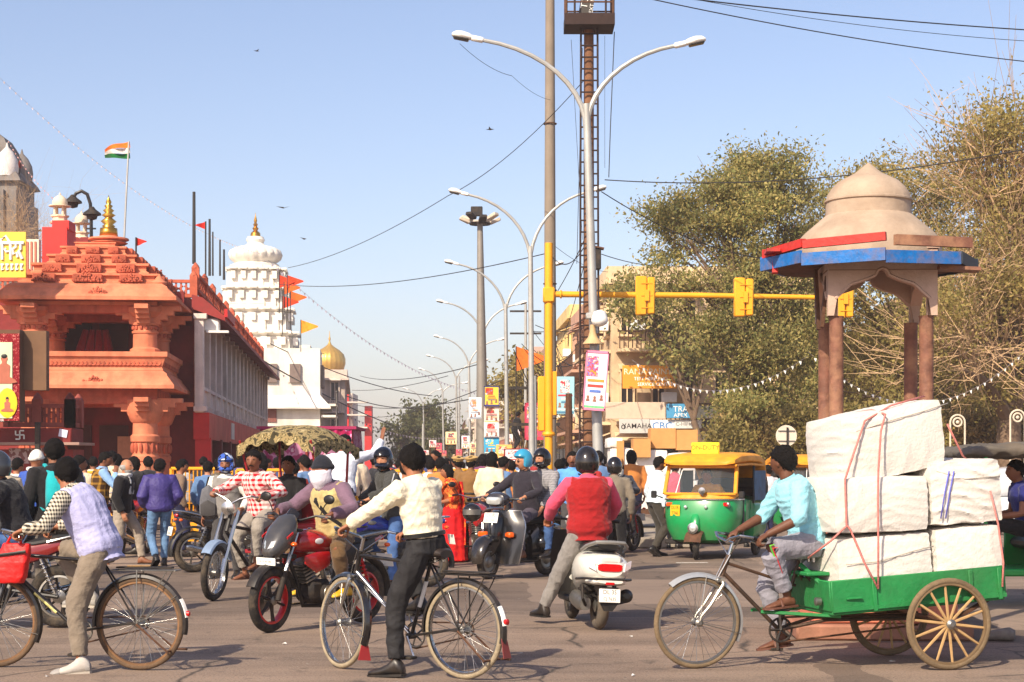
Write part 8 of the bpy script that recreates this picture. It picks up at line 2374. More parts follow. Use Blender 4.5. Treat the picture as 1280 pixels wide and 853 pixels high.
mK, gK = motorcycle('red motorcycle with dark half fairing and red-rimmed wheels', lK, rzK, (168, 18, 26), True, R(6), mat((190, 24, 30), .3, 0, .1, 8, coat=.4, name='red_rim_tape'), plate_txt=('DL 5S', 'AH 3841'))
P = dict(h=1.68, pelvis=(-.27, 0, .90), lean=10, curve=14, hl=gw(gK[1]), hr=gw(gK[0]), gl='grip', gr='grip', hdl=(1, -.1, -.4), hdr=(1, .1, -.4), el=(-.4, .8, -.5), er=(-.4, -.8, -.5), fl=(-.12, .24, .375), fr=(-.12, -.24, .375), kl=(1, .5, .5), kr=(1, -.5, .5), head_yaw=-28, head_pitch=6)
Lk = dict(skin=1, shirt=cloth((112, 88, 104)), vest=cloth((178, 160, 110)), trousers=C_brown, shoes=mat((214, 168, 40), .6, 0, .2, 9, name='yellow_blue_trainer'), hat=('beanie', cloth((36, 38, 46))), hair=None, scarf_face=cloth((206, 202, 214), .05), puff=.022, wr=.008, vhem=-.22, belly=.03, legw=1.1)
oK, iK = person('rider with navy cap, white face scarf and khaki vest on the red motorcycle', lK, rzK, P, Lk, vox=.0115, seed=9)
g = MB(); sp, lat_, tg_ = iK['sp'], iK['lat'], iK['tang']
fwv = lambda t: lat_(t).cross(tg_(t)).normalized()
g.tube([sp(.93) + lat_(.9) * -.11 + Vector((0, 0, .03)), sp(.75) + fwv(.7) * .175 + lat_(.7) * -.05, sp(.45) + fwv(.45) * .18 + lat_(.4) * .06, sp(.2) + fwv(.2) * .12 + lat_(.2) * .17], .02, 8, flat=.3, up=lat_(.6)); ob('shoulder_strap', g, C_blk, oK)
rzR = R(100); lR = (.708, 17.14)
mR, gR = scooter_modern('white scooter with red tail light seen from behind', lR, rzR, R(3))
P = dict(h=1.70, pelvis=(-.22, .0, .93), lean=6, curve=8, hl=gw(gR[1]), hr=gw(gR[0]), gl='grip', gr='grip', el=(-.4, .9, -.4), er=(-.4, -.9, -.4), fl=(.10, .42, .085), fr=(.25, -.14, .36), fyl=20, kl=(1, .55, .3), kr=(1, -.2, .4), head_yaw=-6, head_pitch=4)
Lk = dict(skin=0, shirt=cloth((214, 78, 106), .06), vest=cloth((146, 28, 30), .06), trousers=C_grey, shoes=Sh_blk, boot=.05, hat=('helmet', M_gloss), hair=None, puff=.022, belly=.03, vhem=-.24, wr=.006, fat=1.06, legw=1.1)
oR, iR = person('man in a maroon vest, pink shirt and black helmet on the white scooter', lR, rzR, P, Lk, vox=.0115, seed=11)
rzQ = R(-131); lQ = (.082, 24.26)
mQ, gQ = scooter_classic('black classic scooter with amber indicators facing the crossing', lQ, rzQ)
P = dict(h=1.74, pelvis=(-.2, 0, .94), lean=2, curve=6, hl=gw(gQ[1]), hr=gw(gQ[0]), gl='grip', gr='grip', el=(-.4, .8, -.5), er=(-.4, -.8, -.5), fl=(.12, .17, .345), fr=(.12, -.17, .345), kl=(1, .25, .4), kr=(1, -.25, .4), head_yaw=-22)
Lk = dict(skin=2, shirt=cloth((44, 40, 48)), trousers=cloth((74, 66, 78)), shoes=Sh_br, hat=('openhelmet', mat((50, 140, 176), .25, 0, .05, 6, coat=.5, name='blue_helmet')), hair=None, moustache=1, glasses=1, belly=.05, wr=.006, fat=1.08, puff=.018)
person('driver in a dark shirt, sunglasses and blue open helmet on the black scooter', lQ, rzQ, P, Lk, vox=.014, seed=13)
P = dict(h=1.72, pelvis=(-.62, .0, .97), lean=4, curve=6, hl=(-.28, .2, .95), hr=(-.3, -.2, .98), el=(-.4, .9, -.4), er=(-.4, -.9, -.4), fl=(-.32, .27, .35), fr=(-.32, -.27, .35), kl=(1, .7, .3), kr=(1, -.7, .3), head_yaw=-8)
Lk = dict(skin=2, shirt=check_mat('grey_stripe', (150, 148, 150), (120, 118, 122), 30, .5), trousers=C_jean, shoes=Sh_blk, hat=('helmet', M_gloss), hair=None, puff=.02, wr=.006)
person('pillion passenger in a grey striped top and black full-face helmet on the black scooter', lQ, rzQ, P, Lk, vox=.014, seed=14)
rzJ = R(-114.5); lJ = (-3.03, 20.81)
cj = thing('cycle_rickshaw', 'cycle rickshaw with a camouflage canopy and red seat frame', 'rickshaw', (lJ[0], lJ[1], 0), rzJ)
M_rf = mat((150, 20, 30), .5, 0, .15, 6, dirt=.3, name='red_rickshaw_frame')
hb, ht = Vector((.62, 0, .78)), Vector((.52, 0, 1.0)); ax = (ht - hb).normalized(); Ms = rotaxis(hb, ax, R(10))
wheel(cj, (.86, 0, .32), .32, .04, Ms, 'wire', None, M_chrome, 36, .05, .045)
for s_ in (-1, 1):
 g = MB(Ms); g.tube([(.86, s_ * .09, .32), (.80, s_ * .09, .48)], .03, 8); g.tube([(.80, s_ * .09, .48), ht + Vector((0, s_ * .09, .02))], .022, 8); ob('fork_leg', g, M_chrome, cj)
g = MB(Ms); arc_strip(g, (.86, 0, .32), .37, R(40), R(160), .13, 14); ob('mudguard', g, mat((130, 150, 176), .5, .2, .1, 5, dirt=.3, name='pale_blue_guard'), cj)
g = MB(Ms); bc = ht + Vector((0, 0, .1))
for s_ in (-1, 1): g.tube([bc, bc + Vector((.0, s_ * .1, .06)), bc + Vector((-.03, s_ * .22, .1)), bc + Vector((-.14, s_ * .32, .08))], .012, 8)
g.lathe([(.02, -.06), (.07, -.03), (.08, .03), (.02, .05)], 12, bc + Vector((.08, 0, -.05)), 'X'); ob('handlebar', g, M_chrome, cj)
gJ = [Ms @ (bc + Vector((-.12, s_ * .31, .085))) for s_ in (-1, 1)]
g = MB(); g.tube([hb, ht], .025, 8); g.tube([(.6, 0, .85), (-.35, 0, .72)], .02, 8); g.tube([hb, (.1, 0, .3), (-1.0, 0, .36)], .022, 8); g.tube([(.1, 0, .3), (-.12, 0, .85)], .018, 8)
for s_ in (-1, 1): g.tube([(-.2, 0, .6), (-.5, s_ * .42, .55), (-1.3, s_ * .42, .55)], .02, 8)
ob('frame', g, M_black, cj)
for s_ in (-1, 1): wheel(cj, (-1.0, s_ * .5, .36), .36, .03, None, 'wire', None, M_chrome, 36)
g = MB(); g.tube([(-1.0, -.48, .36), (-1.0, .48, .36)], .02, 8); ob('axle', g, M_rust, cj)
g = MB(); hull(g, [(-.25, .9, .1, .035), (-.15, .91, .1, .04), (.0, .91, .04, .025)], 14); ob('saddle', g, M_black, cj)
g = MB(); g.box((-1.0, 0, .78), (.5, .86, .1), bev=.03); g.box((-1.25, 0, 1.06), (.1, .86, .5), bev=.03); g.box((-.62, 0, .5), (.5, .84, .05), bev=.01); ob('passenger_seat', g, mat((150, 24, 34), .5, 0, .15, 5, dirt=.2, name='red_vinyl'), cj)
for s_ in (-1, 1):
 g = MB(); g.tube([(-.7, s_ * .44, .56), (-.72, s_ * .47, 1.1), (-.42, s_ * .5, 1.84)], .016, 6); ob('canopy_post', g, M_rf, cj)
 g = MB(); g.tube([(-1.3, s_ * .44, .56), (-1.32, s_ * .47, 1.2), (-1.32, s_ * .5, 1.86)], .016, 6); ob('canopy_post', g, M_rf, cj)
 g = MB(); g.tube([(-.7, s_ * .46, .98), (-1.3, s_ * .46, 1.0)], .02, 6); g.tube([(-.7, s_ * .46, .82), (-1.3, s_ * .46, .84)], .016, 6); ob('armrest', g, M_rf, cj)
 g = MB(); g.tube([(-1.3, s_ * .46, .5), (-1.62, s_ * .46, 1.12), (-1.62, s_ * .3, 1.2)], .018, 6); ob('rear_bar', g, M_yel, cj)
g = MB(); g.tube([(-1.62, -.46, 1.14), (-1.62, .46, 1.14)], .018, 6); g.tube([(-1.42, -.46, .8), (-1.42, .46, .8)], .016, 6); ob('rear_rail', g, M_yel, cj)
M_camo = blotch_mat('camouflage_cloth', [(66, 60, 44), (150, 132, 92), (96, 88, 58), (176, 158, 116)], 13)
g = MB()
def can(u, v):
 y = (v - .5) * 1.06
 x = -.42 - 1.1 * u
 zc = 1.90 + .13 * math.sin(PI * min(1, max(0, u)) * .9 + .25) - .16 * abs(2 * v - 1) ** 3
 return Vector((x, y, zc + .008 * math.sin(24 * y + 9 * x)))
g.grid(lambda u, v: can(u, v), 22, 20); g.grid(lambda u, v: can(1 - u, v) - Vector((0, 0, .02)), 22, 20)
cn = ob('canopy', g, M_camo, cj, 180)
for s_ in (0, 1):
 g = MB(); g.grid(lambda u, v: can(u, s_) + Vector((0, (s_ - .5) * .04 + .012 * math.sin(60 * u), -v * (.15 + .03 * math.sin(u * 30)))), 40, 3); ob('canopy_fringe', g, M_camo, cn, 180)
g = MB(); g.grid(lambda u, v: can(0, u) + Vector((.012 * math.sin(60 * u), 0, -v * (.12 + .03 * math.sin(u * 30)))), 40, 3); ob('canopy_fringe', g, M_camo, cn, 180)
P = dict(h=1.70, pelvis=(-.14, 0, .99), lean=12, curve=12, hl=gw(gJ[1]), hr=gw(gJ[0]), gl='grip', gr='grip', el=(-.4, .8, -.4), er=(-.4, -.8, -.4), fl=(.2, .13, .42), fr=(.02, -.13, .28), kl=(1, .3, .4), kr=(1, -.3, .4), head_yaw=14, head_pitch=8)
Lk = dict(skin=1, shirt=check_mat('red_white_check', (222, 210, 204), (176, 16, 34), 17, .5), trousers=cloth((142, 134, 124)), shoes=mat((96, 60, 46), .6, name='sandal'), sandal=True, moustache=1, hairvol=.14, puff=.018, wr=.006, legw=1.1, cuff=.84)
person('rickshaw driver in a red and white checked shirt with a moustache', lJ, rzJ, P, Lk, vox=.0125, seed=15)
P = dict(h=1.62, pelvis=(-1.05, -.2, .93), lean=-4, curve=4, hl=(-.75, -.05, 1.0), hr=(-.75, -.35, 1.0), fl=(-.55, -.1, .62), fr=(-.55, -.3, .62), kl=(1, .1, .6), kr=(1, -.1, .6), head_yaw=10)
person('rickshaw passenger in dark clothes under the camouflage canopy', lJ, rzJ, P, dict(skin=1, shirt=C_blk, trousers=C_dgrey, shoes=Sh_blk), vox=.016, seed=16)
rzB = R(181); lB = (-4.93, 16.7)
mB, gB = motorcycle('black motorcycle with a red tank half hidden behind the black bicycle', lB, rzB, (120, 16, 20), False, 0, plate_txt=('DL 9S', 'X 6120'))
P = dict(h=1.72, pelvis=(-.25, 0, .90), lean=12, curve=14, hl=gw(gB[1]), hr=gw(gB[0]), gl='grip', gr='grip', el=(-.4, .8, -.5), er=(-.4, -.8, -.5), fl=(-.10, .24, .375), fr=(-.10, -.24, .375), kl=(1, .4, .5), kr=(1, -.4, .5), head_yaw=8)
Lk = dict(skin=1, shirt=cloth((34, 34, 38)), trousers=C_jean, shoes=mat((130, 128, 126), .6, name='grey_trainer'), hat=('openhelmet', mat((64, 66, 70), .2, .3, .1, 6, coat=.6, name='grey_helmet')), hair=None, moustache=1, puff=.028, wr=.008)
person('rider in a black hooded top and grey open helmet on the motorcycle by the bicycle', lB, rzB, P, Lk, vox=.012, seed=17)
rzM = R(205); lM = (-1.66, 22.0)
mM, gM = motorcycle('dark blue motorcycle behind the man in cream', lM, rzM, (24, 44, 130), False, R(-12), plate_txt=('DL 7S', 'BD 2210'), crash=True)
P = dict(h=1.76, pelvis=(-.2, 0, .95), lean=8, curve=10, hl=gw(gM[1]), hr=gw(gM[0]), gl='grip', gr='grip', el=(-.3, .9, -.3), er=(-.3, -.9, -.3), fl=(-.05, .34, .085), fr=(-.1, -.26, .375), kl=(1, .3, .2), kr=(1, -.4, .4), head_yaw=40)
Lk = dict(skin=2, shirt=cloth((62, 62, 60)), trousers=C_jean, shoes=Sh_blk, hat=('helmet', mat((22, 26, 38), .2, 0, .1, 6, coat=.6, name='navy_helmet')), visor=(.3, .85), hair=None, puff=.03, wr=.007)
oM, iM = person('rider in a grey jacket with white sleeve stripes and navy helmet', lM, rzM, P, Lk, vox=.013, seed=18)
for sg in (-1, 1):
 a_, b_, c_ = iM['sh'][sg], iM['el'][sg], iM['wr'][sg]
 g = MB(); o_ = Vector((0, sg * .075, .045)); g.tube([a_ + o_, (a_ + b_) / 2 + o_ * .95, b_ + o_ * .8, c_ + o_ * .6], .014, 6, flat=.5); ob('sleeve_stripe', g, M_white, oM)
hl_ = thing('blue_helmet', 'shiny blue helmet hanging on the motorcycle behind the rickshaw', 'helmet', W(446, 652, 21.0))
g = MB(); g.ell((0, 0, 0), (.14, .13, .14), 24, 16); ob('shell', g, mat((24, 34, 190), .15, 0, .05, 6, coat=.7, name='blue_helmet_gloss'), hl_); g = MB(); g.torus((0, 0, -.06), .125, .012, 'Z', 24, 6); ob('rim', g, M_black, hl_)
rzH = R(28); lH = (-4.02, 25.6)
mH, gH = motorcycle('black motorcycle with silver tail rail under the man in olive', lH, rzH, (30, 30, 34), False, 0, M_steel, plate_txt=('DL 4S', 'AB 9034'))
P = dict(h=1.68, pelvis=(-.30, 0, .91), lean=2, curve=8, hl=gw(gH[1]), hr=gw(gH[0]), gl='grip', gr='grip', fl=(-.1, .28, .375), fr=(-.05, -.36, .085), kl=(1, .4, .4), kr=(1, -.4, .3), head_yaw=-10)
person('man in an olive shirt sitting on the black parked motorcycle', lH, rzH, P, dict(skin=1, shirt=cloth((88, 78, 62)), trousers=C_dgrey, shoes=Sh_blk, puff=.02, hairvol=.14), vox=.014, seed=19)
pI = Vector((XX(284, 24), 24, 0))
P = dict(h=1.66, lean=3, fl=(.0, .14, .085), fr=(.0, -.14, .085), hl=(.2, .28, .95), hr=(.1, -.3, .85), head_yaw=10)
oI, iI = person('young man in white sleeves, grey vest and blue-black helmet facing the road', pI, R(-100), P, dict(skin=1, shirt=C_wh, vest=C_grey, trousers=C_dgrey, shoes=Sh_blk, hat=('helmet', blotch_mat('blue_print_helmet', [(20, 24, 40), (60, 90, 170), (24, 26, 36), (190, 200, 220)], 9, .2)), hair=None), vox=.014, seed=20)
bp = thing('backpack', 'grey school backpack hanging beside the helmeted young man', 'backpack', W(262, 648, 24.0))
g = MB(); hull(g, [(-.13, .16, .05, .10), (-.1, .2, .1, .2), (.0, .22, .13, .25), (.1, .2, .1, .2), (.13, .16, .05, .1)], 18); ob('bag', g, cloth((92, 92, 96)), bp); g = MB(); hull(g, [(-.1, .12, .03, .08, 3, -.12), (.0, .14, .05, .12, 3, -.13), (.1, .12, .03, .08, 3, -.12)], 12); ob('pocket', g, C_dgrey, bp); g = MB(); g.tube([(-.05, .02, .42), (-.02, .05, .56), (.05, .05, .56), (.06, .02, .42)], .015, 6); ob('handle', g, C_blk, bp)
p = Vector((XX(600, 27.5), 27.5, 0))
motorcycle('red motorcycle parked tail-on with a helmet hung behind', (p.x, p.y), R(108), (150, 20, 26), False, 0, plate_txt=('DL 6S', 'AK 5527'))
hk = thing('black_helmet', 'black helmet hanging on the parked red motorcycle', 'helmet', W(590, 641, 26.5)); g = MB(); g.ell((0, 0, 0), (.15, .14, .14), 22, 14); ob('shell', g, M_gloss, hk); g = MB(); g.grid(lambda u, v: (.155 * math.cos(-1.6 + (u - .5) * 2), .145 * math.sin(-1.6 + (u - .5) * 2), -.03 + .08 * v), 10, 3); ob('visor', g, M_steel, hk, 180)
for (px, d, rz_, col, lab) in [(165, 30, 80, (160, 24, 28), 'red motorcycle parked behind the walking old man'), (128, 31, 100, (120, 60, 30), 'brown motorcycle parked by the left barricade'), (302, 28.5, 60, (40, 60, 90), 'blue-grey motorcycle parked behind the rickshaw driver'), (352, 29.5, 250, (60, 20, 24), 'maroon motorcycle waiting behind the red motorcycle rider'), (742, 33.5, 240, (30, 34, 60), 'navy motorcycle waiting in the far traffic'), (690, 30.5, 255, (110, 20, 20), 'dark red motorcycle waiting behind the scooter riders')]:
 motorcycle(lab, (XX(px, d), d), R(rz_), col, False, .1, plate_txt=('DL 2S', 'M %d' % (1000 + px * 7)), alloy=px % 2 == 0)
rzS = R(-118); lS = (XX(772, 31), 31.0)
mS, gS = motorcycle('black motorcycle with red streaks facing the junction by the goods pile', lS, rzS, (90, 18, 24), True, 0, plate_txt=('DL 1S', 'V 2288'))
P = dict(h=1.62, pelvis=(-.25, 0, .90), lean=14, curve=14, hl=gw(gS[1]), hr=gw(gS[0]), gl='grip', gr='grip', fl=(-.1, .26, .375), fr=(-.1, -.26, .375), kl=(1, .4, .4), kr=(1, -.4, .4))
person('motorcyclist with a white scarf over the face by the goods pile', lS, rzS, P, dict(skin=1, shirt=cloth((44, 48, 60)), trousers=C_dgrey, shoes=Sh_blk, scarf_face=C_wh, hairvol=.15, puff=.025), vox=.015, seed=23)
rzU = R(-112); lU = Vector((3.377, 29.6, 0))
auto_rickshaw('green and yellow auto rickshaw with a yellow roof sign and dented nose', lU, rzU)
P = dict(h=1.66, pelvis=(.08, -.05, .74), lean=4, curve=10, hl=(.43, .22, 1.02), hr=(.43, -.22, 1.02), fl=(.48, .14, .42), fr=(.48, -.14, .42), kl=(1, .3, .6), kr=(1, -.3, .6))
person('auto rickshaw driver in a yellow shirt behind the windscreen', lU, rzU, P, dict(skin=1, shirt=cloth((206, 160, 40)), trousers=C_khaki, shoes=Sh_blk), vox=.016, seed=25)
auto_rickshaw('second auto rickshaw with a faded yellow roof behind the tricycle rider', Vector((XX(1012, 36), 36, 0)), R(-82), False)
rzE = R(182); lE = (XX(1300, 19.5), 19.5)
er = thing('electric_rickshaw', 'green electric rickshaw with a grey tarpaulin roof at the right edge', 'rickshaw', (lE[0], lE[1], 0), rzE)
M_eg = mat((24, 140, 60), .4, 0, .1, 4, dirt=.25, coat=.3, name='bright_green_panel')
g = MB(); g.box((-.2, 0, .38), (2.2, .95, .08), bev=.02); ob('floor', g, M_eg, er)
for s_ in (-1, 1):
 g = MB(); g.box((-.05, s_ * .46, .62), (.62, .03, .44), bev=.02); pn_ = ob('side_panel', g, M_eg, er)
 g = MB(); g.lathe([(.01, 0), (.09, 0), (.09, .006), (.01, .006)], 20, (.1, s_ * .478, .64), 'Y'); em = ob('emblem', g, M_white, pn_)
 g = MB(); g.lathe([(.01, 0), (.035, 0), (.035, .004), (.01, .004)], 14, (.1, s_ * .486, .64), 'Y'); ob('emblem_mark', g, M_eg, em)
 g = MB(); g.tube([(.25, s_ * .46, .8), (.27, s_ * .46, 1.0), (.2, s_ * .46, 1.04), (-.3, s_ * .46, 1.04)], .018, 8); ob('arm_rail', g, M_eg, er)
 for x in (.75, -.35, -1.2):
  g = MB(); g.tube([(x, s_ * .46, .4), (x, s_ * .48, 1.68)], .02, 6); ob('roof_post', g, M_eg, er)
 wheel(er, (-.95, s_ * .42, .26), .26, .04, None, 'wire', None, M_steel, 28)
wheel(er, (1.05, 0, .26), .26, .04, None, 'wire', None, M_steel, 28)
g = MB(); g.box((-.05, 0, .68), (.5, .9, .12), bev=.04); g.box((-.75, 0, .68), (.5, .9, .12), bev=.04); g.box((-.4, 0, .9), (.1, .9, .4), bev=.03); ob('seat', g, M_black, er)
g = MB(); hull(g, [(1.0, 1.66, .48, .04, 4), (.9, 1.69, .54, .07, 4), (0, 1.72, .56, .09, 4), (-1.2, 1.70, .55, .09, 4), (-1.35, 1.66, .5, .05, 4)], 22); rob('roof_tarpaulin', g, mat((92, 86, 78), .8, 0, .2, 4, .4, 14, dirt=.4, name='grey_tarpaulin'), er, .03, 1, .015, 5)
g = MB(); hull(g, [(.75, .6, .4, .25, 4), (1.0, .62, .36, .24, 4), (1.12, .6, .25, .16, 4)], 18); ob('front_cowl', g, M_eg, er)
P = dict(h=1.68, pelvis=(.16, .1, .86), lean=8, curve=10, hl=(.55, .25, .98), hr=(.5, -.1, .98), fl=(.6, .2, .5), fr=(.6, 0, .5), kl=(1, .2, .5), kr=(1, -.2, .5), head_yaw=4)
person('man in a navy T-shirt seated in the green electric rickshaw', lE, rzE, P, dict(skin=1, shirt=cloth((40, 44, 104)), sleeve=.28, trousers=C_blk, shoes=Sh_blk, hairvol=.14), vox=.013, seed=26)
rzW = R(185); pW = Vector((XX(1262, 31), 31, 0))
wc = thing('white_car', 'white car half hidden behind the electric rickshaw', 'car', pW, rzW)
M_car = mat((214, 216, 218), .2, 0, .04, 4, dirt=.15, coat=.7, name='white_car_paint')
g = MB(); hull(g, [(-1.8, .62, .7, .2, 4), (-1.7, .66, .78, .3, 4), (-.8, .68, .8, .36, 5), (.6, .66, .8, .34, 5), (1.3, .62, .78, .3, 4), (1.75, .56, .7, .22, 4), (1.85, .5, .6, .14, 4)], 28); ob('body', g, M_car, wc)
g = MB(); hull(g, [(-1.65, 1.0, .6, .06, 4), (-1.35, 1.18, .66, .24, 4), (-.4, 1.27, .68, .29, 4), (.3, 1.22, .66, .26, 4), (.95, .98, .6, .08, 4)], 24); cb_ = ob('cabin', g, M_car, wc)
for s_ in (-1, 1):
 g = MB(); g.box((-.15, s_ * .675, 1.2), (.75, .03, .3), bev=.05); ob('side_window', g, M_dkwin, cb_); g = MB(); g.box((-.98, s_ * .66, 1.2), (.55, .03, .28), bev=.05); ob('side_window', g, M_dkwin, cb_)
 for x in (-1.15, 1.15): wheel(wc, (x, s_ * .7, .29), .29, .07, None, 'disc', None, M_steel, 0, .07, .05)
 g = MB(); g.ell((1.74, s_ * .52, .66), (.1, .16, .08), 12, 8); ob('headlight', g, M_lens, wc); g = MB(); g.box((-1.78, s_ * .6, .8), (.05, .14, .2), bev=.02); ob('tail_light', g, M_redlens, wc)
g = MB(); g.grid(lambda u, v: (.92 - .5 * u, (v - .5) * (1.2 - .05 * u), 1.05 + .38 * u), 4, 6); ob('windscreen', g, glass_mat('car_glass', (50, 60, 66), .05, .8), cb_, 180)
p = G(1250, 800)
sh2 = thing('trainers', 'pair of dusty trainers standing on the road behind the cart wheel', 'shoes', p, R(160))
for k in range(2):
 g = MB(); hull(g, [(-.13, .05, .03, .04, 2.4, .12 * k), (-.08, .06, .045, .055, 2.4, .12 * k), (.02, .05, .048, .045, 2.4, .12 * k), (.1, .04, .045, .035, 2.4, .12 * k), (.15, .03, .025, .02, 2.4, .12 * k)], 14); ob('shoe', g, mat((110, 104, 98), .7, 0, .3, 12, dirt=.4, name='dusty_trainer'), sh2)
# ================================================================ people on foot
def walker(label, px, d, rz_, look, seed, h=1.68, step=.0, pose=None, vox=.014, z=0):
 st_ = step
 P = dict(h=h, lean=4, fl=(st_, .09, .085 + (.0 if st_ >= 0 else .06)), fr=(-st_, -.09, .085 + (.06 if st_ > 0 else 0)), fpl=0 if st_ >= 0 else -32, fpr=-32 if st_ > 0 else 0, pelvis=(0, 0, (.93 - abs(st_) * .16) * h / 1.68))
 if pose: P.update(pose)
 return person(label, (XX(px, d), d, z), R(rz_), P, look, vox=vox, seed=seed)
oC, iC = walker('tall young man in black with a turquoise backpack, seen from behind', 70, 17.6, 118, dict(skin=1, shirt=C_blk, trousers=cloth((100, 92, 84)), shoes=Sh_blk, hairvol=.13, puff=.02), 31, 1.82, .05, dict(head_yaw=-12), .012)
backpack(oC, iC, cloth((30, 160, 166)), cloth((24, 150, 158)), 'turquoise backpack on the back of the tall young man in black')
walker('bald white-bearded old man in a black jacket and grey trousers walking past', 152, 27.4, -6, dict(skin=2, shirt=cloth((28, 27, 29)), trousers=cloth((150, 138, 124)), shoes=Sh_br, hair='bald', hairmat=M_greyhair, beard=M_greyhair, neck_scarf=cloth((190, 188, 186)), puff=.03, legw=1.15, moustache='grey'), 32, 1.68, .3, dict(head_yaw=-12))
walker('man in a pale blue shirt with a brown plaid shawl raising a phone', 124, 29, 16, dict(skin=1, shirt=cloth((130, 166, 206)), vest=check_mat('brown_plaid', (66, 46, 30), (176, 132, 54), 9, .3), trousers=C_dgrey, shoes=Sh_blk), 33, 1.78, .08, dict(hr=(.26, -.12, 1.42), head_yaw=-10, head_pitch=8))
walker('boy in a purple quilted jacket and blue jeans, seen from behind', 200, 26.85, 112, dict(skin=1, shirt=mat((58, 48, 112), .6, 0, .12, 8, .5, 30, name='purple_quilt'), trousers=mat((92, 124, 160), .85, 0, .35, 6, .3, 60, name='faded_denim'), shoes=Sh_blk, puff=.04, hairvol=.13, collar=True), 34, 1.66, -.13, dict(head_yaw=-35, hl=(.16, .2, .92), hr=(.16, -.2, .92)))
oL, iL = walker('man in a white shirt raising his right arm behind the rickshaw', 428, 24.5, 80, dict(skin=1, shirt=cloth((206, 212, 226), .05), trousers=C_navy, shoes=Sh_blk, puff=.022, wr=.006), 35, 1.76, .05, dict(hr=(.42, -.46, 1.68), er=(0, -.6, -.8), hdr=(.15, -.1, 1), gr='flat', head_yaw=-20), z=.22)
g = MB(); g.box((0, 0, .11), (1.0, .8, .22), bev=.02); ob('concrete_block', g, M_kerb, None, 38, 'low concrete block under the waving man\'s feet', 'block', loc=(XX(428, 24.5), 24.5, 0))
oO, iO = walker('woman in a red and orange printed sari with a long veil', 566, 28, 190, dict(skin=0, hair='long', shirt=blotch_mat('sari_print', [(150, 70, 30), (226, 110, 50), (190, 40, 30), (236, 150, 60)], 9), sleeve=.6, trousers=None, shoes=Sh_br, puff=.015, hem=-.1), 36, 1.56, .03, dict(head_pitch=10, hl=(.22, .05, .95), hr=(.22, -.05, .95)))
g = MB(); sp, lat_, tg_ = iO['sp'], iO['lat'], iO['tang']
rings = []
for z_, a, b in ((.02, .25, .25), (.3, .235, .23), (.6, .2, .19), (.8, .18, .16), (.95, .15, .13)):
 rings.append([(b * math.cos(t) * (1 + .05 * math.sin(9 * t)), a * math.sin(t) * (1 + .05 * math.sin(9 * t + 1)), z_) for t in [2 * PI * k / 36 for k in range(36)]])
g.loft(rings); rob('sari_skirt', g, blotch_mat('sari_red', [(196, 24, 30), (206, 34, 30), (190, 20, 34)], 3), oO, .016, 1, .008, 6)
g = MB()
g.grid(lambda u, v: (-.13 - .05 * math.sin(u * 2.2) + .015 * math.sin(v * 22), (v - .5) * (.34 + .1 * u), 1.28 - 1.0 * u), 12, 14)
g.grid(lambda u, v: (-.125 - .05 * math.sin(u * 2.2) + .015 * math.sin((1 - v) * 22), (.5 - v) * (.34 + .1 * u), 1.28 - 1.0 * u), 12, 14)
ob('sari_veil', g, blotch_mat('sari_veil_print', [(176, 24, 30), (206, 44, 34), (226, 130, 50), (200, 30, 34)], 6), oO, 180)
g = MB(); g.tube([iO['sh'][1] + Vector((.05, 0, .05)), sp(.75) + Vector((.13, .02, 0)), sp(.35) + Vector((.13, -.1, 0))], [.08, .1, .11], 10, flat=.4, up=(0, 1, 0)); rob('sari_drape', g, MATS['sari_print'], oO, .014, 1, .006, 7)
for i, (px, d, rz_) in enumerate([(575, 33, 120), (587, 31.5, 70)]):
 walker(['policeman in khaki with a tan cap turned towards the crowd', 'broad policeman in khaki and tan cap, back turned, beside the sari'][i], px, d, rz_, dict(skin=1, shirt=C_khaki, trousers=C_khaki, shoes=Sh_br, hat=('cap', cloth((176, 142, 84))), belt=True, tucked=True, fat=1.1), 37 + i, 1.70, .04, vox=.016)
walker('man in white shirt and dark trousers standing beside the auto rickshaw', 819, 29.7, 24, dict(skin=3, shirt=cloth((196, 208, 216), .05), trousers=cloth((62, 58, 52)), shoes=Sh_blk, puff=.02, legw=1.12, hem=-.05), 40, 1.70, .08, dict(head_yaw=-10, hr=(.05, -.27, .82)))
walker('man in a sky blue shirt looking over between two helmeted riders', 716, 28.5, -95, dict(skin=1, shirt=cloth((90, 150, 214)), trousers=C_dgrey, shoes=Sh_blk, moustache=1), 41, 1.76)
walker('elderly person in a cream shawl at the left edge', 6, 20.5, 150, dict(skin=1, hair='short', hairmat=mat((206, 196, 178), .8, name='cream_cap'), shirt=cloth((206, 186, 156)), trousers=C_grey, shoes=Sh_br, puff=.04), 42, 1.66)
walker('man in a blue coat with a white cloth round his head', 40, 24, 60, dict(skin=1, shirt=cloth((50, 80, 160)), trousers=C_dgrey, shoes=Sh_blk, hat=('beanie', C_wh), hair=None, neck_scarf=C_wh), 43, 1.74)
walker('man in a light blue shirt half hidden behind the lavender pullover', 92, 25, 30, dict(skin=1, shirt=cloth((150, 160, 206)), trousers=C_dgrey, shoes=Sh_blk), 44, 1.68)
walker('rider in a black helmet right behind the maroon vest', 768, 25.5, 85, dict(skin=1, shirt=cloth((120, 110, 96)), trousers=C_blk, shoes=Sh_blk, hat=('helmet', M_gloss), hair=None), 45, 1.62)
walker('woman with an orange scarf standing by the goods pile', 752, 33, -100, dict(skin=0, hair='long', shirt=cloth((210, 90, 40)), trousers=C_blk, shoes=Sh_br), 46, 1.58)
walker('man in a pink top leaning by the auto rickshaw\'s far side', 842, 32.5, 60, dict(skin=1, shirt=cloth((206, 90, 110)), trousers=C_navy, shoes=Sh_blk), 47, 1.62)
ps = thing('police_stand', 'raised wooden stand on posts beside the banners', 'stand', (XX(652, 66), 66, 0))
zst = ZZ(566, 66)
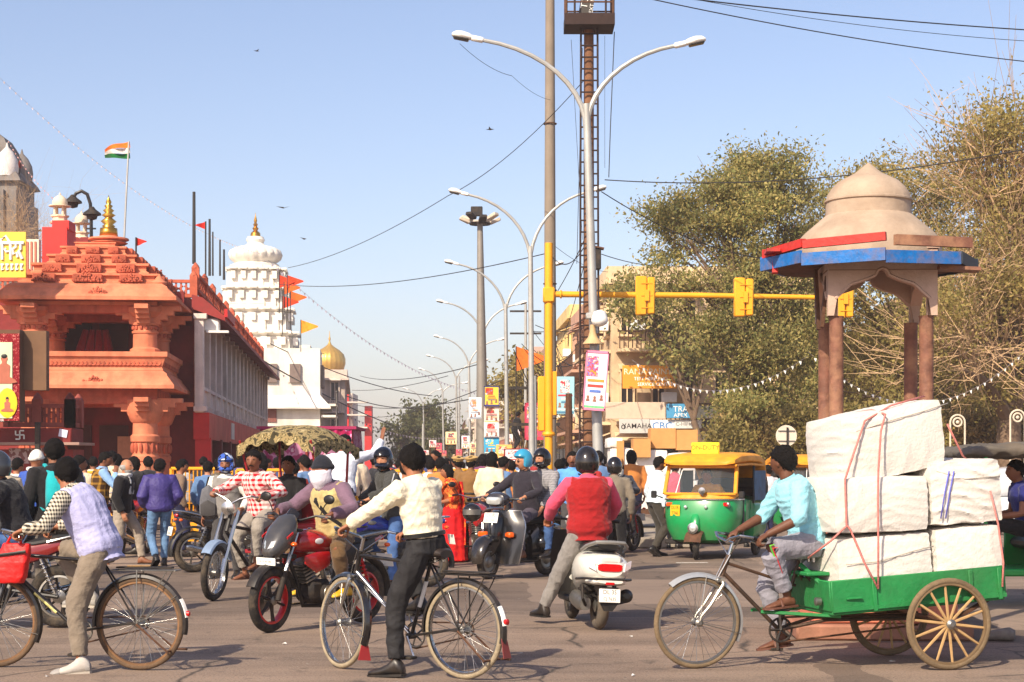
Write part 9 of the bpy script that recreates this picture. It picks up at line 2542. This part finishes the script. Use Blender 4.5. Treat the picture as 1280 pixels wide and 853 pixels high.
g = MB(); g.box((0, 0, zst - .05), (1.5, 1.0, .1), bev=.01); ob('deck', g, M_rust, ps)
for x in (-.65, .65):
 for y in (-.4, .4):
  g = MB(); g.tube([(x, y, 0), (x, y, zst - .1)], .05, 6); ob('post', g, M_rust, ps)
walker('policeman in brown uniform standing up on the wooden stand', 655, 66, 60, dict(skin=1, shirt=cloth((110, 84, 56)), trousers=cloth((100, 78, 52)), shoes=Sh_br, noface=1), 50, 1.75, .03, dict(hr=(.3, -.15, 1.35)), .024, zst)
walker('man in black leaning against the lamp pole on the wooden stand', 643, 66, 20, dict(skin=1, shirt=C_blk, trousers=C_blk, shoes=Sh_blk, noface=1), 51, 1.55, .03, dict(lean=14), .024, zst)
crowd_src = []
cl_cols = [(200, 196, 190), (150, 40, 40), (60, 70, 110), (120, 100, 84), (220, 200, 170), (40, 40, 44), (90, 120, 160), (190, 120, 60), (110, 60, 90), (206, 206, 210)]
for k in range(6):
 o_, i_ = person('x', (0, 0, 0), 0, dict(h=1.62 + .03 * k, lean=3, fl=(.06 * (k % 3 - 1), .09, .085), fr=(-.06 * (k % 3 - 1), -.09, .085), head_yaw=12 * (k % 3 - 1), hl=(.2, .2, 1.0) if k % 2 else None), dict(skin=k % 4, shirt=cloth(cl_cols[k]), trousers=C_dgrey if k % 2 else C_navy, shoes=Sh_blk, noface=1, collar=False, hair='long' if k == 4 else 'short', bvox=.024), vox=.026, seed=60 + k)
 crowd_src.append(o_)
flush_remesh()
rr = random.Random(99)
spots = []
for k in range(60): spots.append((rr.uniform(478, 668), rr.uniform(37, 62)))
for px, d in [(18, 27), (52, 29), (105, 31), (140, 32), (172, 30.5), (185, 33), (222, 29.5), (232, 32), (258, 30), (312, 27.5), (330, 30), (345, 32), (368, 28), (385, 30), (405, 31.5), (415, 28), (452, 29), (466, 31), (508, 26), (520, 29), (536, 31), (548, 30), (612, 30.5), (626, 32), (640, 33), (700, 31.5), (735, 30), (748, 32), (790, 34), (938, 33), (962, 35)]: spots.append((px, d))
for k in range(12): spots.append((rr.uniform(690, 760), rr.uniform(36, 56)))
for k in range(12): spots.append((rr.uniform(205, 440), rr.uniform(33, 44)))
for k in range(9): spots.append((rr.uniform(5, 150), rr.uniform(33, 41)))
for k in range(5): spots.append((rr.uniform(955, 1050), rr.uniform(39, 48)))
for k in range(3): spots.append((rr.uniform(1130, 1250), rr.uniform(40, 46)))
cl_names = ['an off-white', 'a dark red', 'a slate blue', 'a brown', 'a cream', 'a black', 'a sky blue', 'an orange', 'a plum', 'a white']
for n, (px, d) in enumerate(spots):
 src = crowd_src[n % 6]
 c = src if n < 6 else copy_tree(src)
 c.location = (XX(px, d), d, 0); c.rotation_euler.z = rr.gauss(1.6, 1.0); k = rr.uniform(.95, 1.06); c.scale = (k, k, k)
 ci = rr.randrange(10)
 for ch in c.children:
  if ch.name.startswith('shirt') and ch.material_slots:
   ch.material_slots[0].link = 'OBJECT'; ch.material_slots[0].material = cloth(cl_cols[ci])
 zone = 'behind the yellow barricades up the street' if 478 <= px <= 668 else 'beyond the waiting scooter riders' if 690 <= px <= 760 else 'behind the cycle rickshaw' if 205 <= px <= 440 else 'by the temple stall' if px < 160 else 'behind the tricycle load'
 c['label'] = 'distant bystander in %s top %s' % (cl_names[ci], zone); c['category'] = 'person'; c['group'] = 'bystanders in the crowd'
# ================================================================ smoggy air
g = MB(); g.box((0, 370, 12.5), (804, 864, 27))
hz = bpy.data.materials.new('haze'); hz.use_nodes = True
t = hz.node_tree
t.nodes.remove(t.nodes['Principled BSDF'])
pv = t.nodes.new('ShaderNodeVolumePrincipled')
pv.inputs['Color'].default_value = (.95, .89, .92, 1)
pv.inputs['Density'].default_value = .0005
pv.inputs['Anisotropy'].default_value = 0.0
t.links.new(pv.outputs[0], t.nodes['Material Output'].inputs['Volume'])
ob('haze', g, hz, smooth=0, kind='stuff', label='thin smoggy haze filling the street air', cat='haze')
S.cycles.volume_bounces = 1
# ================================================================ finishing
flush_text()
if 'flush_remesh' in globals(): flush_remesh()
bpy.context.view_layer.update()
for o in list(S.objects):
 if o.type == 'EMPTY' and o.parent is None and o.location.length < 1e-6:
  pts = [c.matrix_world @ Vector(b) for c in o.children if c.type == 'MESH' for b in c.bound_box]
  if not pts: continue
  base = Vector((sum(p.x for p in pts) / len(pts), sum(p.y for p in pts) / len(pts), min(p.z for p in pts)))
  o.location = base
  for c in o.children: c.location = c.location - base
